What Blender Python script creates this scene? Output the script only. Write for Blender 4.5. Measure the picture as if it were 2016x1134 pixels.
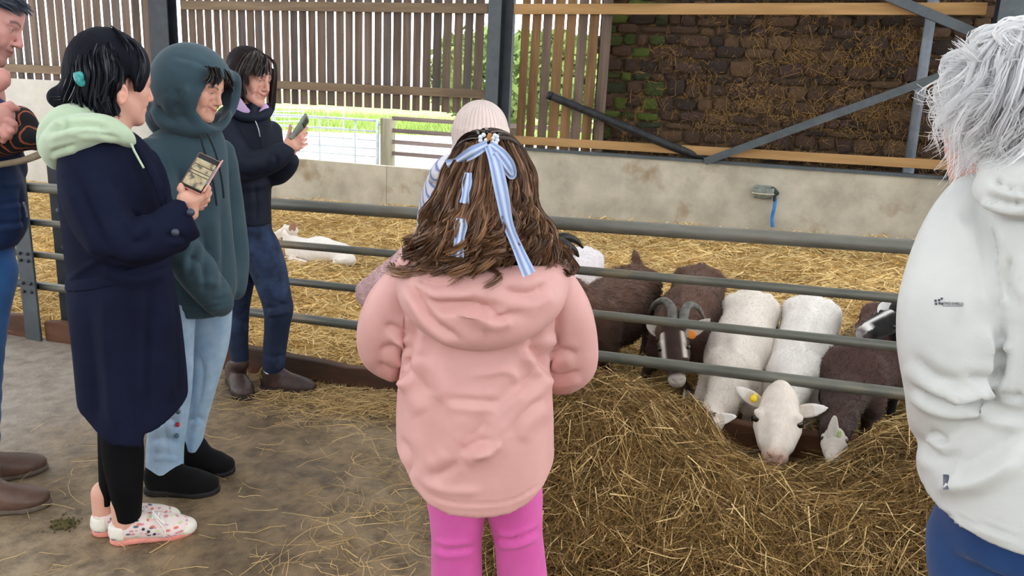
import bpy, bmesh, math, random
import numpy as np
from mathutils import Matrix, Vector, Quaternion

for _o in list(bpy.data.objects):
    bpy.data.objects.remove(_o, do_unlink=True)
SC = bpy.context.scene
COL = SC.collection
rng = np.random.default_rng(7)
random.seed(7)

# ------------------------------------------------------------------ camera
IW, IH, FPX = 2016, 1134, 1483.4
CAM = np.array([0.0, 0.0, 1.5])
def _basis(pitch, roll, yaw):
    c, s = math.cos(pitch), math.sin(pitch)
    fwd = np.array([0, c, -s]); r0 = np.array([1.0, 0, 0]); u0 = np.cross(r0, fwd)
    nx, ny = -math.sin(roll), math.cos(roll)
    R = ny*r0 - nx*u0; U = nx*r0 + ny*u0
    M = np.array([[math.cos(yaw), -math.sin(yaw), 0], [math.sin(yaw), math.cos(yaw), 0], [0, 0, 1]])
    return M@R, M@U, M@fwd
CR, CU, CF = _basis(math.radians(13.586), math.radians(2.875), math.radians(19.192))
SLOPE = 0.0322                      # the yard floor rises gently along the fence
cam_data = bpy.data.cameras.new('camera'); cam = bpy.data.objects.new('camera', cam_data)
COL.objects.link(cam); SC.camera = cam
cam_data.sensor_width = 36.0; cam_data.lens = FPX/IW*36.0; cam_data.clip_end = 500; cam_data.clip_start = 0.05
_m = Matrix.Identity(4)
for i in range(3):
    _m[i][0], _m[i][1], _m[i][2], _m[i][3] = CR[i], CU[i], -CF[i], CAM[i]
cam.matrix_world = _m

# ------------------------------------------------------------------ sky and exposure
SC.view_settings.view_transform = 'Standard'; SC.view_settings.look = 'None'
SC.view_settings.gamma = 1.0; SC.view_settings.use_curve_mapping = False
SC.view_settings.exposure = -0.28
world = bpy.data.worlds.new('overcast_sky'); SC.world = world; world.use_nodes = True
_bg = world.node_tree.nodes['Background']
_bg.inputs[0].default_value = (0.95, 0.98, 1.0, 1); _bg.inputs[1].default_value = 4.6
try:
    SC.cycles.use_denoising = True
    SC.cycles.use_adaptive_sampling = True; SC.cycles.adaptive_threshold = 0.12
    SC.cycles.adaptive_min_samples = 24; SC.cycles.max_bounces = 5; SC.cycles.diffuse_bounces = 3; SC.cycles.glossy_bounces = 2
    SC.cycles.transparent_max_bounces = 8; SC.cycles.caustics_reflective = False; SC.cycles.caustics_refractive = False
    SC.cycles.sample_clamp_indirect = 6
except Exception: pass

# ------------------------------------------------------------------ photograph geometry helpers
def ray(x, y):
    d = CF*FPX + CR*(x-IW/2) - CU*(y-IH/2); return d/np.linalg.norm(d)
def onY(x, y, Y):
    d = ray(x, y); return CAM + d*(Y/d[1])
def onG(x, y, h=0.0):
    d = ray(x, y); return CAM + d*((h-CAM[2])/(d[2]-SLOPE*d[0]))
def proj(P):
    p = np.asarray(P, float)-CAM; z = p@CF
    return np.stack([IW/2+FPX*(p@CR)/z, IH/2-FPX*(p@CU)/z], -1)
def gz(x): return SLOPE*x
def depth_of(P): return float((np.asarray(P)-CAM)@CF)

# ------------------------------------------------------------------ noise
def _hash(ix, iy, iz, seed):
    h = (ix.astype(np.int64)*374761393 + iy.astype(np.int64)*668265263 + iz.astype(np.int64)*2147483647 + seed*1274126177) & 0xffffffff
    h = ((h ^ (h >> 13))*1274126177) & 0xffffffff
    h = h ^ (h >> 16)
    return (h & 0xffff)/65535.0
def vnoise(P, freq, seed=0):
    p = np.asarray(P, float)*freq; i = np.floor(p).astype(np.int64); f = p-i; f = f*f*(3-2*f)
    r = 0
    for dx in (0, 1):
        wx = f[..., 0] if dx else 1-f[..., 0]
        for dy in (0, 1):
            wy = f[..., 1] if dy else 1-f[..., 1]
            for dz in (0, 1):
                wz = f[..., 2] if dz else 1-f[..., 2]
                r = r + wx*wy*wz*_hash(i[..., 0]+dx, i[..., 1]+dy, i[..., 2]+dz, seed)
    return r*2-1
def fbm(P, freq, octv=3, seed=0):
    r = 0; a = 1; s = 0
    for o in range(octv):
        r = r + a*vnoise(P, freq*2**o, seed+o*17); s += a; a *= .5
    return r/s

# ------------------------------------------------------------------ object helpers
def tag(o, label=None, cat=None, group=None, kind=None):
    if label: o['label'] = label
    if cat: o['category'] = cat
    if group: o['group'] = group
    if kind: o['kind'] = kind
    return o
def empty(name, loc=(0, 0, 0), label=None, cat=None, group=None, kind=None):
    o = bpy.data.objects.new(name, None); COL.objects.link(o); o.location = loc; o.empty_display_size = .05
    return tag(o, label, cat, group, kind)
def world_of(o):
    m = o.matrix_basis.copy()
    return m if o.parent is None else world_of(o.parent) @ o.matrix_parent_inverse @ m
def adopt(o, parent):
    if parent is not None:
        o.parent = parent; o.matrix_parent_inverse = world_of(parent).inverted()
    return o
def mesh_np(name, V, Fq, mat=None, parent=None, col=None, smooth=True, Ft=None):
    me = bpy.data.meshes.new(name)
    V = np.asarray(V, np.float32); n = len(V)
    loops = []; starts = []; tot = 0
    for Fa in (Fq, Ft):
        if Fa is None or len(Fa) == 0: continue
        Fa = np.asarray(Fa, np.int32); w = Fa.shape[1]
        loops.append(Fa.ravel()); starts.append(tot+np.arange(len(Fa))*w); tot += Fa.size
    L = np.concatenate(loops); S = np.concatenate(starts)
    me.vertices.add(n); me.vertices.foreach_set('co', V.ravel())
    me.loops.add(len(L)); me.loops.foreach_set('vertex_index', L)
    me.polygons.add(len(S)); me.polygons.foreach_set('loop_start', S.astype(np.int32))
    me.update(calc_edges=True)
    me.polygons.foreach_set('use_smooth', np.full(len(S), bool(smooth)))
    if col is not None:
        at = me.attributes.new('Col', 'FLOAT_COLOR', 'POINT')
        c = np.ones((n, 4), np.float32); c[:, :3] = col
        at.data.foreach_set('color', c.ravel())
    if mat: me.materials.append(mat)
    me.update()
    o = bpy.data.objects.new(name, me); COL.objects.link(o)
    return adopt(o, parent)
def box_data(c, h, ax=None):
    c = np.asarray(c, float); h = np.asarray(h, float)
    A = np.eye(3) if ax is None else np.asarray(ax, float)
    sg = np.array([[x, y, z] for x in (-1, 1) for y in (-1, 1) for z in (-1, 1)], float)
    V = c + (sg*h)@A
    Fq = np.array([[0, 1, 3, 2], [4, 6, 7, 5], [0, 4, 5, 1], [2, 3, 7, 6], [0, 2, 6, 4], [1, 5, 7, 3]])
    return V, Fq
def bevel_me(o, w, seg=2):
    bm = bmesh.new(); bm.from_mesh(o.data)
    bmesh.ops.bevel(bm, geom=list(bm.edges), offset=w, segments=seg, affect='EDGES', profile=.5)
    bm.to_mesh(o.data); bm.free(); o.data.update()
    return o
def box(name, c, h, mat, parent=None, ax=None, bev=0.0, seg=1):
    V, Fq = box_data(c, h, ax)
    o = mesh_np(name, V, Fq, mat, parent, smooth=False)
    if bev: bevel_me(o, bev, seg)
    return o
def frame_from(d, up=(0, 0, 1)):
    d = np.asarray(d, float); d = d/np.linalg.norm(d); u = np.asarray(up, float)
    x = np.cross(d, u)
    if np.linalg.norm(x) < 1e-4: x = np.cross(d, (0, 1, 0))
    x = x/np.linalg.norm(x); z = np.cross(x, d)
    return x, d, z
def bar(name, a, b, w, t, mat, parent=None, up=(0, 0, 1), bev=0.0):
    a = np.asarray(a, float); b = np.asarray(b, float); x, y, z = frame_from(b-a, up)
    return box(name, (a+b)/2, (w/2, np.linalg.norm(b-a)/2, t/2), mat, parent, np.array([x, y, z]), bev)
def strands_mesh(P, Rr, sides=3, closed_tip=False):
    """P (N,M,3) centre lines, Rr (N,M) radii -> verts, quads (tubes) ; sides==2 gives ribbons"""
    N, M, _ = P.shape
    T = np.gradient(P, axis=1); T /= (np.linalg.norm(T, axis=2, keepdims=True)+1e-9)
    ref = rng.normal(size=(N, 1, 3)); ref = ref/np.linalg.norm(ref, axis=2, keepdims=True)
    A = np.cross(T, np.broadcast_to(ref, T.shape)); A /= (np.linalg.norm(A, axis=2, keepdims=True)+1e-9)
    B = np.cross(T, A)
    if sides == 2:
        V = np.stack([P+A*Rr[..., None], P-A*Rr[..., None]], 2)
    else:
        ang = np.arange(sides)*2*math.pi/sides
        V = P[:, :, None, :] + Rr[:, :, None, None]*(A[:, :, None, :]*np.cos(ang)[None, None, :, None] + B[:, :, None, :]*np.sin(ang)[None, None, :, None])
    S = V.shape[2]; idx = np.arange(N*M*S).reshape(N, M, S)
    if sides == 2:
        Fq = np.stack([idx[:, :-1, 0], idx[:, 1:, 0], idx[:, 1:, 1], idx[:, :-1, 1]], -1).reshape(-1, 4)
    else:
        nx = np.roll(idx, -1, axis=2)
        Fq = np.stack([idx[:, :-1], nx[:, :-1], nx[:, 1:], idx[:, 1:]], -1).reshape(-1, 4)
    return V.reshape(-1, 3), Fq
def tube(name, pts, r, mat, parent=None, sides=12, sub=6, caps=True, flat=None):
    """smooth tube through 3-D points; r scalar or list"""
    pts = np.asarray(pts, float); rr = np.full(len(pts), r) if np.isscalar(r) else np.asarray(r, float)
    if len(pts) > 2 and sub > 1: pts, rr = catmull(pts, rr, sub)
    M = len(pts); T = np.gradient(pts, axis=0); T /= np.linalg.norm(T, axis=1, keepdims=True)+1e-12
    a = np.cross(T[0], (0, 0, 1)); a = a if np.linalg.norm(a) > 1e-3 else np.cross(T[0], (0, 1, 0)); a /= np.linalg.norm(a)
    A = []
    for i in range(M):
        a = a - T[i]*(a@T[i]); a = a/np.linalg.norm(a); A.append(a)
    A = np.array(A); B = np.cross(T, A); ang = np.arange(sides)*2*math.pi/sides
    fx, fy = (1, 1) if flat is None else flat
    V = pts[:, None, :] + rr[:, None, None]*(A[:, None, :]*np.cos(ang)[None, :, None]*fx + B[:, None, :]*np.sin(ang)[None, :, None]*fy)
    idx = np.arange(M*sides).reshape(M, sides); nx = np.roll(idx, -1, 1)
    Fq = np.stack([idx[:-1], nx[:-1], nx[1:], idx[1:]], -1).reshape(-1, 4)
    V = V.reshape(-1, 3); Ft = None
    if caps:
        n = len(V); V = np.vstack([V, pts[:1], pts[-1:]])
        Ft = np.vstack([np.stack([nx[0], idx[0], np.full(sides, n)], -1), np.stack([idx[-1], nx[-1], np.full(sides, n+1)], -1)])
    return mesh_np(name, V, Fq, mat, parent, Ft=Ft)
def catmull(pts, rr=None, sub=6):
    pts = np.asarray(pts, float); n = len(pts)
    P = np.vstack([2*pts[0]-pts[1], pts, 2*pts[-1]-pts[-2]])
    t = np.linspace(0, n-1, (n-1)*sub+1); i = np.minimum(t.astype(int), n-2); f = (t-i)[:, None]
    p0, p1, p2, p3 = P[i], P[i+1], P[i+2], P[i+3]
    out = .5*(2*p1 + (p2-p0)*f + (2*p0-5*p1+4*p2-p3)*f**2 + (3*p1-p0-3*p2+p3)*f**3)
    if rr is None: return out
    return out, np.interp(t, np.arange(n), rr)

# ------------------------------------------------------------------ materials
def new_mat(name):
    m = bpy.data.materials.new(name); m.use_nodes = True
    nt = m.node_tree; b = nt.nodes['Principled BSDF']
    return m, nt, b
def L(nt, a, b): nt.links.new(a, b)
def node(nt, t, **kw):
    n = nt.nodes.new(t)
    for k, v in kw.items():
        if k in n.inputs: n.inputs[k].default_value = v
        else: setattr(n, k, v)
    return n
def rgba(c): return (c[0], c[1], c[2], 1.0)
def srgb(r, g, b):
    f = lambda v: (v/255/12.92) if v/255 <= .04045 else ((v/255+.055)/1.055)**2.4
    return (f(r), f(g), f(b))
def mat(name, c1, c2=None, scale=8.0, detail=5.0, rough=.8, bump=0.0, bscale=None, stretch=(1, 1, 1), metal=0.0, attr=False, spec=.3,
        c3=None, scale3=2.0, thr3=(.5, .65), sheen=0.0, sss=0.0, bdist=.01, ramp=(.35, .65), vary=0.0):
    """procedural material: noise mix of c1/c2, optional patches of c3, bump"""
    m, nt, b = new_mat(name)
    tc = node(nt, 'ShaderNodeTexCoord'); mp = node(nt, 'ShaderNodeMapping'); mp.inputs['Scale'].default_value = stretch
    L(nt, tc.outputs['Object'], mp.inputs['Vector'])
    nz = node(nt, 'ShaderNodeTexNoise', Scale=scale, Detail=detail, Roughness=.6); L(nt, mp.outputs[0], nz.inputs['Vector'])
    if attr:
        at = node(nt, 'ShaderNodeAttribute', attribute_name='Col'); base = at.outputs['Color']
        mx = node(nt, 'ShaderNodeMix', data_type='RGBA', blend_type='MULTIPLY'); mx.inputs[0].default_value = 1.0
        rp = node(nt, 'ShaderNodeValToRGB'); rp.color_ramp.elements[0].position = .25; rp.color_ramp.elements[1].position = .75
        lo = 1-vary; rp.color_ramp.elements[0].color = (lo, lo, lo, 1); rp.color_ramp.elements[1].color = (1, 1, 1, 1)
        L(nt, nz.outputs['Fac'], rp.inputs[0]); L(nt, base, mx.inputs[6]); L(nt, rp.outputs[0], mx.inputs[7]); outc = mx.outputs[2]
    else:
        rp = node(nt, 'ShaderNodeValToRGB'); rp.color_ramp.elements[0].position = ramp[0]; rp.color_ramp.elements[1].position = ramp[1]
        rp.color_ramp.elements[0].color = rgba(c1); rp.color_ramp.elements[1].color = rgba(c2 or c1)
        L(nt, nz.outputs['Fac'], rp.inputs[0]); outc = rp.outputs[0]
    if c3 is not None:
        n3 = node(nt, 'ShaderNodeTexNoise', Scale=scale3, Detail=4.0, Roughness=.65); L(nt, mp.outputs[0], n3.inputs['Vector'])
        r3 = node(nt, 'ShaderNodeValToRGB'); r3.color_ramp.elements[0].position = thr3[0]; r3.color_ramp.elements[1].position = thr3[1]
        L(nt, n3.outputs['Fac'], r3.inputs[0])
        mx = node(nt, 'ShaderNodeMix', data_type='RGBA'); L(nt, r3.outputs[0], mx.inputs[0]); L(nt, outc, mx.inputs[6]); mx.inputs[7].default_value = rgba(c3); outc = mx.outputs[2]
    L(nt, outc, b.inputs['Base Color'])
    b.inputs['Roughness'].default_value = rough; b.inputs['Metallic'].default_value = metal; b.inputs['Specular IOR Level'].default_value = spec
    if sheen: b.inputs['Sheen Weight'].default_value = sheen; b.inputs['Sheen Roughness'].default_value = .5
    if sss:
        b.inputs['Subsurface Weight'].default_value = sss; b.inputs['Subsurface Radius'].default_value = (.012, .005, .003); b.inputs['Subsurface Scale'].default_value = 1.0
    if bump:
        n2 = node(nt, 'ShaderNodeTexNoise', Scale=bscale or scale*3, Detail=4.0, Roughness=.6); L(nt, mp.outputs[0], n2.inputs['Vector'])
        bp = node(nt, 'ShaderNodeBump', Strength=bump, Distance=bdist); L(nt, n2.outputs['Fac'], bp.inputs['Height']); L(nt, bp.outputs[0], b.inputs['Normal'])
    return m

# ------------------------------------------------------------------ signed-distance modelling
def unit(v):
    v = np.asarray(v, float); return v/np.linalg.norm(v)
def smin(a, b, k):
    if k <= 1e-6: return np.minimum(a, b)
    h = np.maximum(k-np.abs(a-b), 0)/k
    return np.minimum(a, b)-h*h*k*.25
def smax(a, b, k): return -smin(-a, -b, k)
class Sdf:
    """solid built by smooth unions / cuts of soft primitives, meshed with surface nets"""
    def __init__(s, vox=.008, k=.02):
        s.vox = vox; s.k = k; s.ops = []; s.lo = np.full(3, 1e9); s.hi = np.full(3, -1e9)
    def _ext(s, lo, hi): s.lo = np.minimum(s.lo, lo); s.hi = np.maximum(s.hi, hi)
    def rc(s, a, b, ra, rb, k=None, op='+', flat=None):
        a = np.asarray(a, float); b = np.asarray(b, float); r = max(ra, rb)
        lo = np.minimum(a, b)-r; hi = np.maximum(a, b)+r
        if op == '+': s._ext(lo, hi)
        if flat is not None:
            n = unit(flat[0]); sc = flat[1]
        def f(X, Y, Z):
            px, py, pz = X-a[0], Y-a[1], Z-a[2]; bx, by, bz = b-a
            if flat is not None:
                q = (px*n[0]+py*n[1]+pz*n[2])*(1/sc-1)
                px, py, pz = px+q*n[0], py+q*n[1], pz+q*n[2]
                q = (bx*n[0]+by*n[1]+bz*n[2])*(1/sc-1); bx, by, bz = bx+q*n[0], by+q*n[1], bz+q*n[2]
            den = bx*bx+by*by+bz*bz+1e-12
            t = np.clip((px*bx+py*by+pz*bz)/den, 0, 1)
            d = np.sqrt((px-t*bx)**2+(py-t*by)**2+(pz-t*bz)**2)-(ra+(rb-ra)*t)
            return d*(min(1, sc) if flat is not None else 1)
        s.ops.append((op, f, lo, hi, s.k if k is None else k)); return s
    def ball(s, c, r, k=None, op='+', flat=None): return s.rc(c, np.asarray(c, float)+[0, 0, 1e-4], r, r, k, op, flat)
    def ell(s, c, rad, ax=None, k=None, op='+'):
        c = np.asarray(c, float); rad = np.asarray(rad, float); A = np.eye(3) if ax is None else np.asarray(ax, float)
        R = np.abs(A.T)@rad; lo, hi = c-R, c+R
        if op == '+': s._ext(lo, hi)
        def f(X, Y, Z):
            p = (X-c[0], Y-c[1], Z-c[2]); q = [(p[0]*A[i, 0]+p[1]*A[i, 1]+p[2]*A[i, 2]) for i in range(3)]
            k0 = np.sqrt(sum((q[i]/rad[i])**2 for i in range(3))); k1 = np.sqrt(sum((q[i]/rad[i]**2)**2 for i in range(3)))+1e-9
            return k0*(k0-1)/k1
        s.ops.append((op, f, lo, hi, s.k if k is None else k)); return s
    def bx(s, c, h, ax=None, rnd=.005, k=None, op='+'):
        c = np.asarray(c, float); h = np.asarray(h, float); A = np.eye(3) if ax is None else np.asarray(ax, float)
        R = np.abs(A.T)@h; lo, hi = c-R, c+R
        if op == '+': s._ext(lo, hi)
        def f(X, Y, Z):
            p = (X-c[0], Y-c[1], Z-c[2]); q = [np.abs(p[0]*A[i, 0]+p[1]*A[i, 1]+p[2]*A[i, 2])-h[i]+rnd for i in range(3)]
            return np.sqrt(sum(np.maximum(v, 0)**2 for v in q))+np.minimum(np.maximum(np.maximum(q[0], q[1]), q[2]), 0)-rnd
        s.ops.append((op, f, lo, hi, s.k if k is None else k)); return s
    def tube(s, pts, rr, k=None, op='+', flat=None, sub=0):
        if sub: pts, rr = catmull(pts, rr, sub)
        for i in range(len(pts)-1): s.rc(pts[i], pts[i+1], rr[i], rr[i+1], k, op, flat)
        return s
    def fn(s, f, lo, hi, k=None, op='+'):
        lo = np.asarray(lo, float); hi = np.asarray(hi, float)
        if op == '+': s._ext(lo, hi)
        s.ops.append((op, f, lo, hi, s.k if k is None else k)); return s
    def cut(s, p, n, k=.004):
        """remove everything on the side n points to"""
        p = np.asarray(p, float); n = unit(n)
        s.ops.append(('&', lambda X, Y, Z: (X-p[0])*n[0]+(Y-p[1])*n[1]+(Z-p[2])*n[2], None, None, k)); return s
    def mesh(s, smooth=1):
        v = s.vox; lo = s.lo-4*v; hi = s.hi+4*v
        n = np.ceil((hi-lo)/v).astype(int)+1
        gx = [lo[i]+v*np.arange(n[i]) for i in range(3)]
        Fd = np.full(n, .25, np.float32)
        for op, f, l, h, k in s.ops:
            if l is None: i0 = np.zeros(3, int); i1 = n
            else:
                i0 = np.clip(np.floor((l-k-3*v-lo)/v).astype(int), 0, n); i1 = np.clip(np.ceil((h+k+3*v-lo)/v).astype(int)+1, 0, n)
            if np.any(i1 <= i0): continue
            sl = tuple(slice(i0[i], i1[i]) for i in range(3))
            X = gx[0][sl[0]][:, None, None]; Y = gx[1][sl[1]][None, :, None]; Z = gx[2][sl[2]][None, None, :]
            d = f(X, Y, Z); c = Fd[sl]
            if op == '+': Fd[sl] = smin(c, d, k)
            elif op == '-': Fd[sl] = smax(c, -d, k)
            elif op == '&': Fd[sl] = smax(c, d, k)
        V, Fq = surface_nets(Fd); V = lo + V*v
        if smooth: V = laplace(V, Fq, smooth)
        return V, Fq
    def build(s, name, mt, parent=None, smooth=1, col=None, disp=None):
        V, Fq = s.mesh(smooth)
        if disp is not None:
            N = vnormals(V, Fq); V = V + N*disp(V, N)[:, None]
        c = None
        if col is not None: c = col(V, vnormals(V, Fq))
        return mesh_np(name, V, Fq, mt, parent, col=c)
def surface_nets(Fd):
    ins = Fd < 0
    c = [ins[dx:ins.shape[0]-1+dx, dy:ins.shape[1]-1+dy, dz:ins.shape[2]-1+dz] for dx in (0, 1) for dy in (0, 1) for dz in (0, 1)]
    cnt = sum(a.astype(np.int8) for a in c); act = (cnt > 0) & (cnt < 8)
    ijk = np.argwhere(act); idx = np.full(act.shape, -1, np.int64); idx[act] = np.arange(len(ijk))
    off = np.array([[dx, dy, dz] for dx in (0, 1) for dy in (0, 1) for dz in (0, 1)])
    val = np.stack([Fd[ijk[:, 0]+o[0], ijk[:, 1]+o[1], ijk[:, 2]+o[2]] for o in off], 1)
    acc = np.zeros((len(ijk), 3)); num = np.zeros(len(ijk))
    for a in range(8):
        for b in range(a+1, 8):
            if np.abs(off[a]-off[b]).sum() != 1: continue
            m = (val[:, a] < 0) != (val[:, b] < 0)
            if not m.any(): continue
            t = val[m, a]/(val[m, a]-val[m, b]); acc[m] += off[a]+t[:, None]*(off[b]-off[a]); num[m] += 1
    V = ijk + acc/num[:, None]
    quads = []
    for ax in range(3):
        u, w = (ax+1) % 3, (ax+2) % 3
        s0 = [slice(1, -1)]*3; s1 = [slice(1, -1)]*3
        s0[ax] = slice(0, -1); s1[ax] = slice(1, None)
        A = ins[tuple(s0)]; B = ins[tuple(s1)]
        e = np.argwhere(A != B)
        if len(e) == 0: continue
        flip = A[e[:, 0], e[:, 1], e[:, 2]]
        base = e.copy(); base[:, u] += 1; base[:, w] += 1
        def cell(du, dw):
            q = base.copy(); q[:, u] -= du; q[:, w] -= dw
            return idx[q[:, 0], q[:, 1], q[:, 2]]
        Q = np.stack([cell(1, 1), cell(0, 1), cell(0, 0), cell(1, 0)], 1)
        Q[~flip] = Q[~flip][:, ::-1]
        quads.append(Q)
    Q = np.vstack(quads); Q = Q[(Q >= 0).all(1)]
    return V, Q
def laplace(V, Fq, it=1, lam=.5):
    for _ in range(it):
        acc = np.zeros_like(V); cnt = np.zeros(len(V))
        for a in range(4):
            b = (a+1) % 4
            for p, q in ((a, b), (b, a)):
                for d in range(3): acc[:, d] += np.bincount(Fq[:, p], V[Fq[:, q], d], len(V))
                cnt += np.bincount(Fq[:, p], minlength=len(V))
        V = V + lam*(acc/np.maximum(cnt, 1)[:, None]-V)
    return V
def vnormals(V, Fq):
    n = np.cross(V[Fq[:, 2]]-V[Fq[:, 0]], V[Fq[:, 3]]-V[Fq[:, 1]]); N = np.zeros_like(V)
    for a in range(4):
        for d in range(3): N[:, d] += np.bincount(Fq[:, a], n[:, d], len(V))
    return N/(np.linalg.norm(N, axis=1, keepdims=True)+1e-12)
# ================================================================== THE BARN
YF, YW = 3.45, 10.8                 # pen fence line, back wall line
def pen_h(y): return -.05 + .08*(y-3.5)/7.3
M_conc = mat('weathered_concrete', srgb(160, 153, 138), srgb(190, 183, 167), 2.2, 6, .9, .25, 30, c3=srgb(140, 118, 90), scale3=1.3, thr3=(.56, .72))
M_conc2 = mat('pale_concrete', srgb(176, 172, 166), srgb(192, 188, 181), 2.0, 6, .9, .2, 30)
M_steel = mat('grey_painted_steel', srgb(64, 71, 76), srgb(78, 86, 91), 5, 4, .55, .1, 40, spec=.4)
M_steel_d = mat('dark_painted_steel', srgb(38, 43, 51), srgb(52, 58, 66), 4, 5, .6, .1, 40)
M_galv = mat('galvanised_rail', srgb(90, 89, 82), srgb(118, 116, 107), 9, 6, .5, .12, 60, stretch=(.25, 1, 1), metal=.25, spec=.5, c3=srgb(104, 88, 64), scale3=5, thr3=(.55, .68))
M_rail = mat('worn_green_rail', srgb(78, 80, 72), srgb(106, 104, 94), 12, 6, .45, .12, 60, stretch=(.25, 1, 1), metal=.2, spec=.5, c3=srgb(126, 110, 84), scale3=6, thr3=(.55, .68))
def wood(name, c1, c2, vert=True, rough=.85):
    return mat(name, c1, c2, 9, 6, rough, .35, 28, stretch=(1, 1, .08) if vert else (.08, 1, 1), c3=tuple(.62*v for v in c1), scale3=3, thr3=(.52, .68))
M_slat = wood('larch_slat', srgb(90, 76, 68), srgb(116, 98, 86))
M_slat2 = wood('fresh_larch_slat', srgb(108, 82, 54), srgb(136, 105, 72))
M_slat3 = wood('grey_larch_slat', srgb(82, 72, 69), srgb(102, 91, 86))
M_batten = wood('batten_wood', srgb(104, 88, 72), srgb(128, 110, 90), False)
M_batten2 = wood('warm_batten_wood', srgb(150, 116, 74), srgb(178, 142, 98), False)
M_kick = mat('wet_kickboard', srgb(74, 46, 33), srgb(108, 72, 52), 6, 6, .8, .4, 20, stretch=(.15, 1, 1), c3=srgb(60, 44, 34), scale3=4, thr3=(.5, .66))

# ---- floor of the passage
def floor_material():
    m, nt, b = new_mat('passage_concrete')
    tc = node(nt, 'ShaderNodeTexCoord')
    n1 = node(nt, 'ShaderNodeTexNoise', Scale=1.1, Detail=6.0, Roughness=.62); n2 = node(nt, 'ShaderNodeTexNoise', Scale=9.0, Detail=7.0, Roughness=.7)
    n3 = node(nt, 'ShaderNodeTexNoise', Scale=60.0, Detail=4.0, Roughness=.7)
    for n in (n1, n2, n3): L(nt, tc.outputs['Object'], n.inputs['Vector'])
    r1 = node(nt, 'ShaderNodeValToRGB'); e = r1.color_ramp.elements
    e[0].position = .3; e[0].color = rgba(srgb(98, 80, 60)); e[1].position = .72; e[1].color = rgba(srgb(160, 146, 126))
    q = e.new(.5); q.color = rgba(srgb(132, 111, 84))
    L(nt, n1.outputs[0], r1.inputs[0])
    r2 = node(nt, 'ShaderNodeValToRGB'); e = r2.color_ramp.elements; e[0].position = .36; e[0].color = (.42, .39, .35, 1); e[1].position = .6; e[1].color = (1.12, 1.1, 1.05, 1)
    L(nt, n2.outputs[0], r2.inputs[0])
    mx = node(nt, 'ShaderNodeMix', data_type='RGBA', blend_type='MULTIPLY'); mx.inputs[0].default_value = 1; L(nt, r1.outputs[0], mx.inputs[6]); L(nt, r2.outputs[0], mx.inputs[7])
    # greyer, cleaner slab towards the far left
    sp = node(nt, 'ShaderNodeSeparateXYZ'); L(nt, tc.outputs['Object'], sp.inputs[0])
    mr = node(nt, 'ShaderNodeMapRange'); mr.inputs[1].default_value = -2.6; mr.inputs[2].default_value = -3.6; L(nt, sp.outputs['X'], mr.inputs[0])
    mx2 = node(nt, 'ShaderNodeMix', data_type='RGBA'); L(nt, mr.outputs[0], mx2.inputs[0]); L(nt, mx.outputs[2], mx2.inputs[6])
    mx3 = node(nt, 'ShaderNodeMix', data_type='RGBA', blend_type='MULTIPLY'); mx3.inputs[0].default_value = .6; mx3.inputs[6].default_value = rgba(srgb(150, 140, 130)); L(nt, r2.outputs[0], mx3.inputs[7])
    L(nt, mx3.outputs[2], mx2.inputs[7]); L(nt, mx2.outputs[2], b.inputs['Base Color'])
    rr = node(nt, 'ShaderNodeMapRange'); rr.inputs[1].default_value = .35; rr.inputs[2].default_value = .65; rr.inputs[3].default_value = .45; rr.inputs[4].default_value = .85
    L(nt, n1.outputs[0], rr.inputs[0]); L(nt, rr.outputs[0], b.inputs['Roughness'])
    ad = node(nt, 'ShaderNodeMath', operation='ADD'); L(nt, n2.outputs[0], ad.inputs[0]); mu = node(nt, 'ShaderNodeMath', operation='MULTIPLY'); L(nt, n3.outputs[0], mu.inputs[0]); mu.inputs[1].default_value = .25; L(nt, mu.outputs[0], ad.inputs[1])
    bp = node(nt, 'ShaderNodeBump', Strength=.55, Distance=.02); L(nt, ad.outputs[0], bp.inputs['Height']); L(nt, bp.outputs[0], b.inputs['Normal'])
    return m
def tilted_slab(name, x0, x1, y0, y1, h0, h1, mt, nx=2, ny=2, bump=0, freq=1, thick=.15):
    xs = np.linspace(x0, x1, nx); ys = np.linspace(y0, y1, ny)
    X, Y = np.meshgrid(xs, ys, indexing='ij'); Z = gz(X) + h0 + (h1-h0)*(Y-y0)/(y1-y0)
    P = np.stack([X, Y, Z], -1).reshape(-1, 3)
    if bump: P[:, 2] += bump*fbm(P, freq, 3, 5)
    idx = np.arange(nx*ny).reshape(nx, ny)
    Fq = np.stack([idx[:-1, :-1], idx[1:, :-1], idx[1:, 1:], idx[:-1, 1:]], -1).reshape(-1, 4)
    return mesh_np(name, P, Fq, mt)
floor = tag(tilted_slab('floor', -9, 6, -8, YF+.02, 0, 0, floor_material(), 90, 70, .006, 1.5), kind='structure')

# ---- back wall
wall = empty('wall_back', (0, YW, 0), kind='structure')
XL, XM0, XM1, XR0 = onY(328, 100, YW)[0], onY(357, 100, YW)[0], onY(962, 100, YW)[0], onY(1895, 300, YW)[0]
z_low, z_tall, z_right = onY(720, 323, YW)[2], onY(80, 157, YW)[2], onY(1500, 327, YW)[2]
box('concrete_panel', ((-18+XL)/2, YW, (z_tall-.7)/2), ((XL+18)/2, .07, (z_tall+.7)/2), M_conc2, wall)
xj = onY(765, 380, YW)[0]; XC = onY(985, 150, YW)[0]
box('concrete_panel', ((XL+xj)/2, YW, (z_low-.7)/2), ((xj-XL)/2-.004, .07, (z_low+.7)/2), M_conc, wall)
box('concrete_panel', ((XC+xj)/2, YW, (z_low-.7)/2), ((XC-xj)/2-.004, .07, (z_low+.7)/2), M_conc, wall)
box('concrete_panel', ((XC+XR0+.1)/2, YW, (z_right-.7)/2), ((XR0+.1-XC)/2, .07, (z_right+.7)/2), M_conc, wall)
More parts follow.
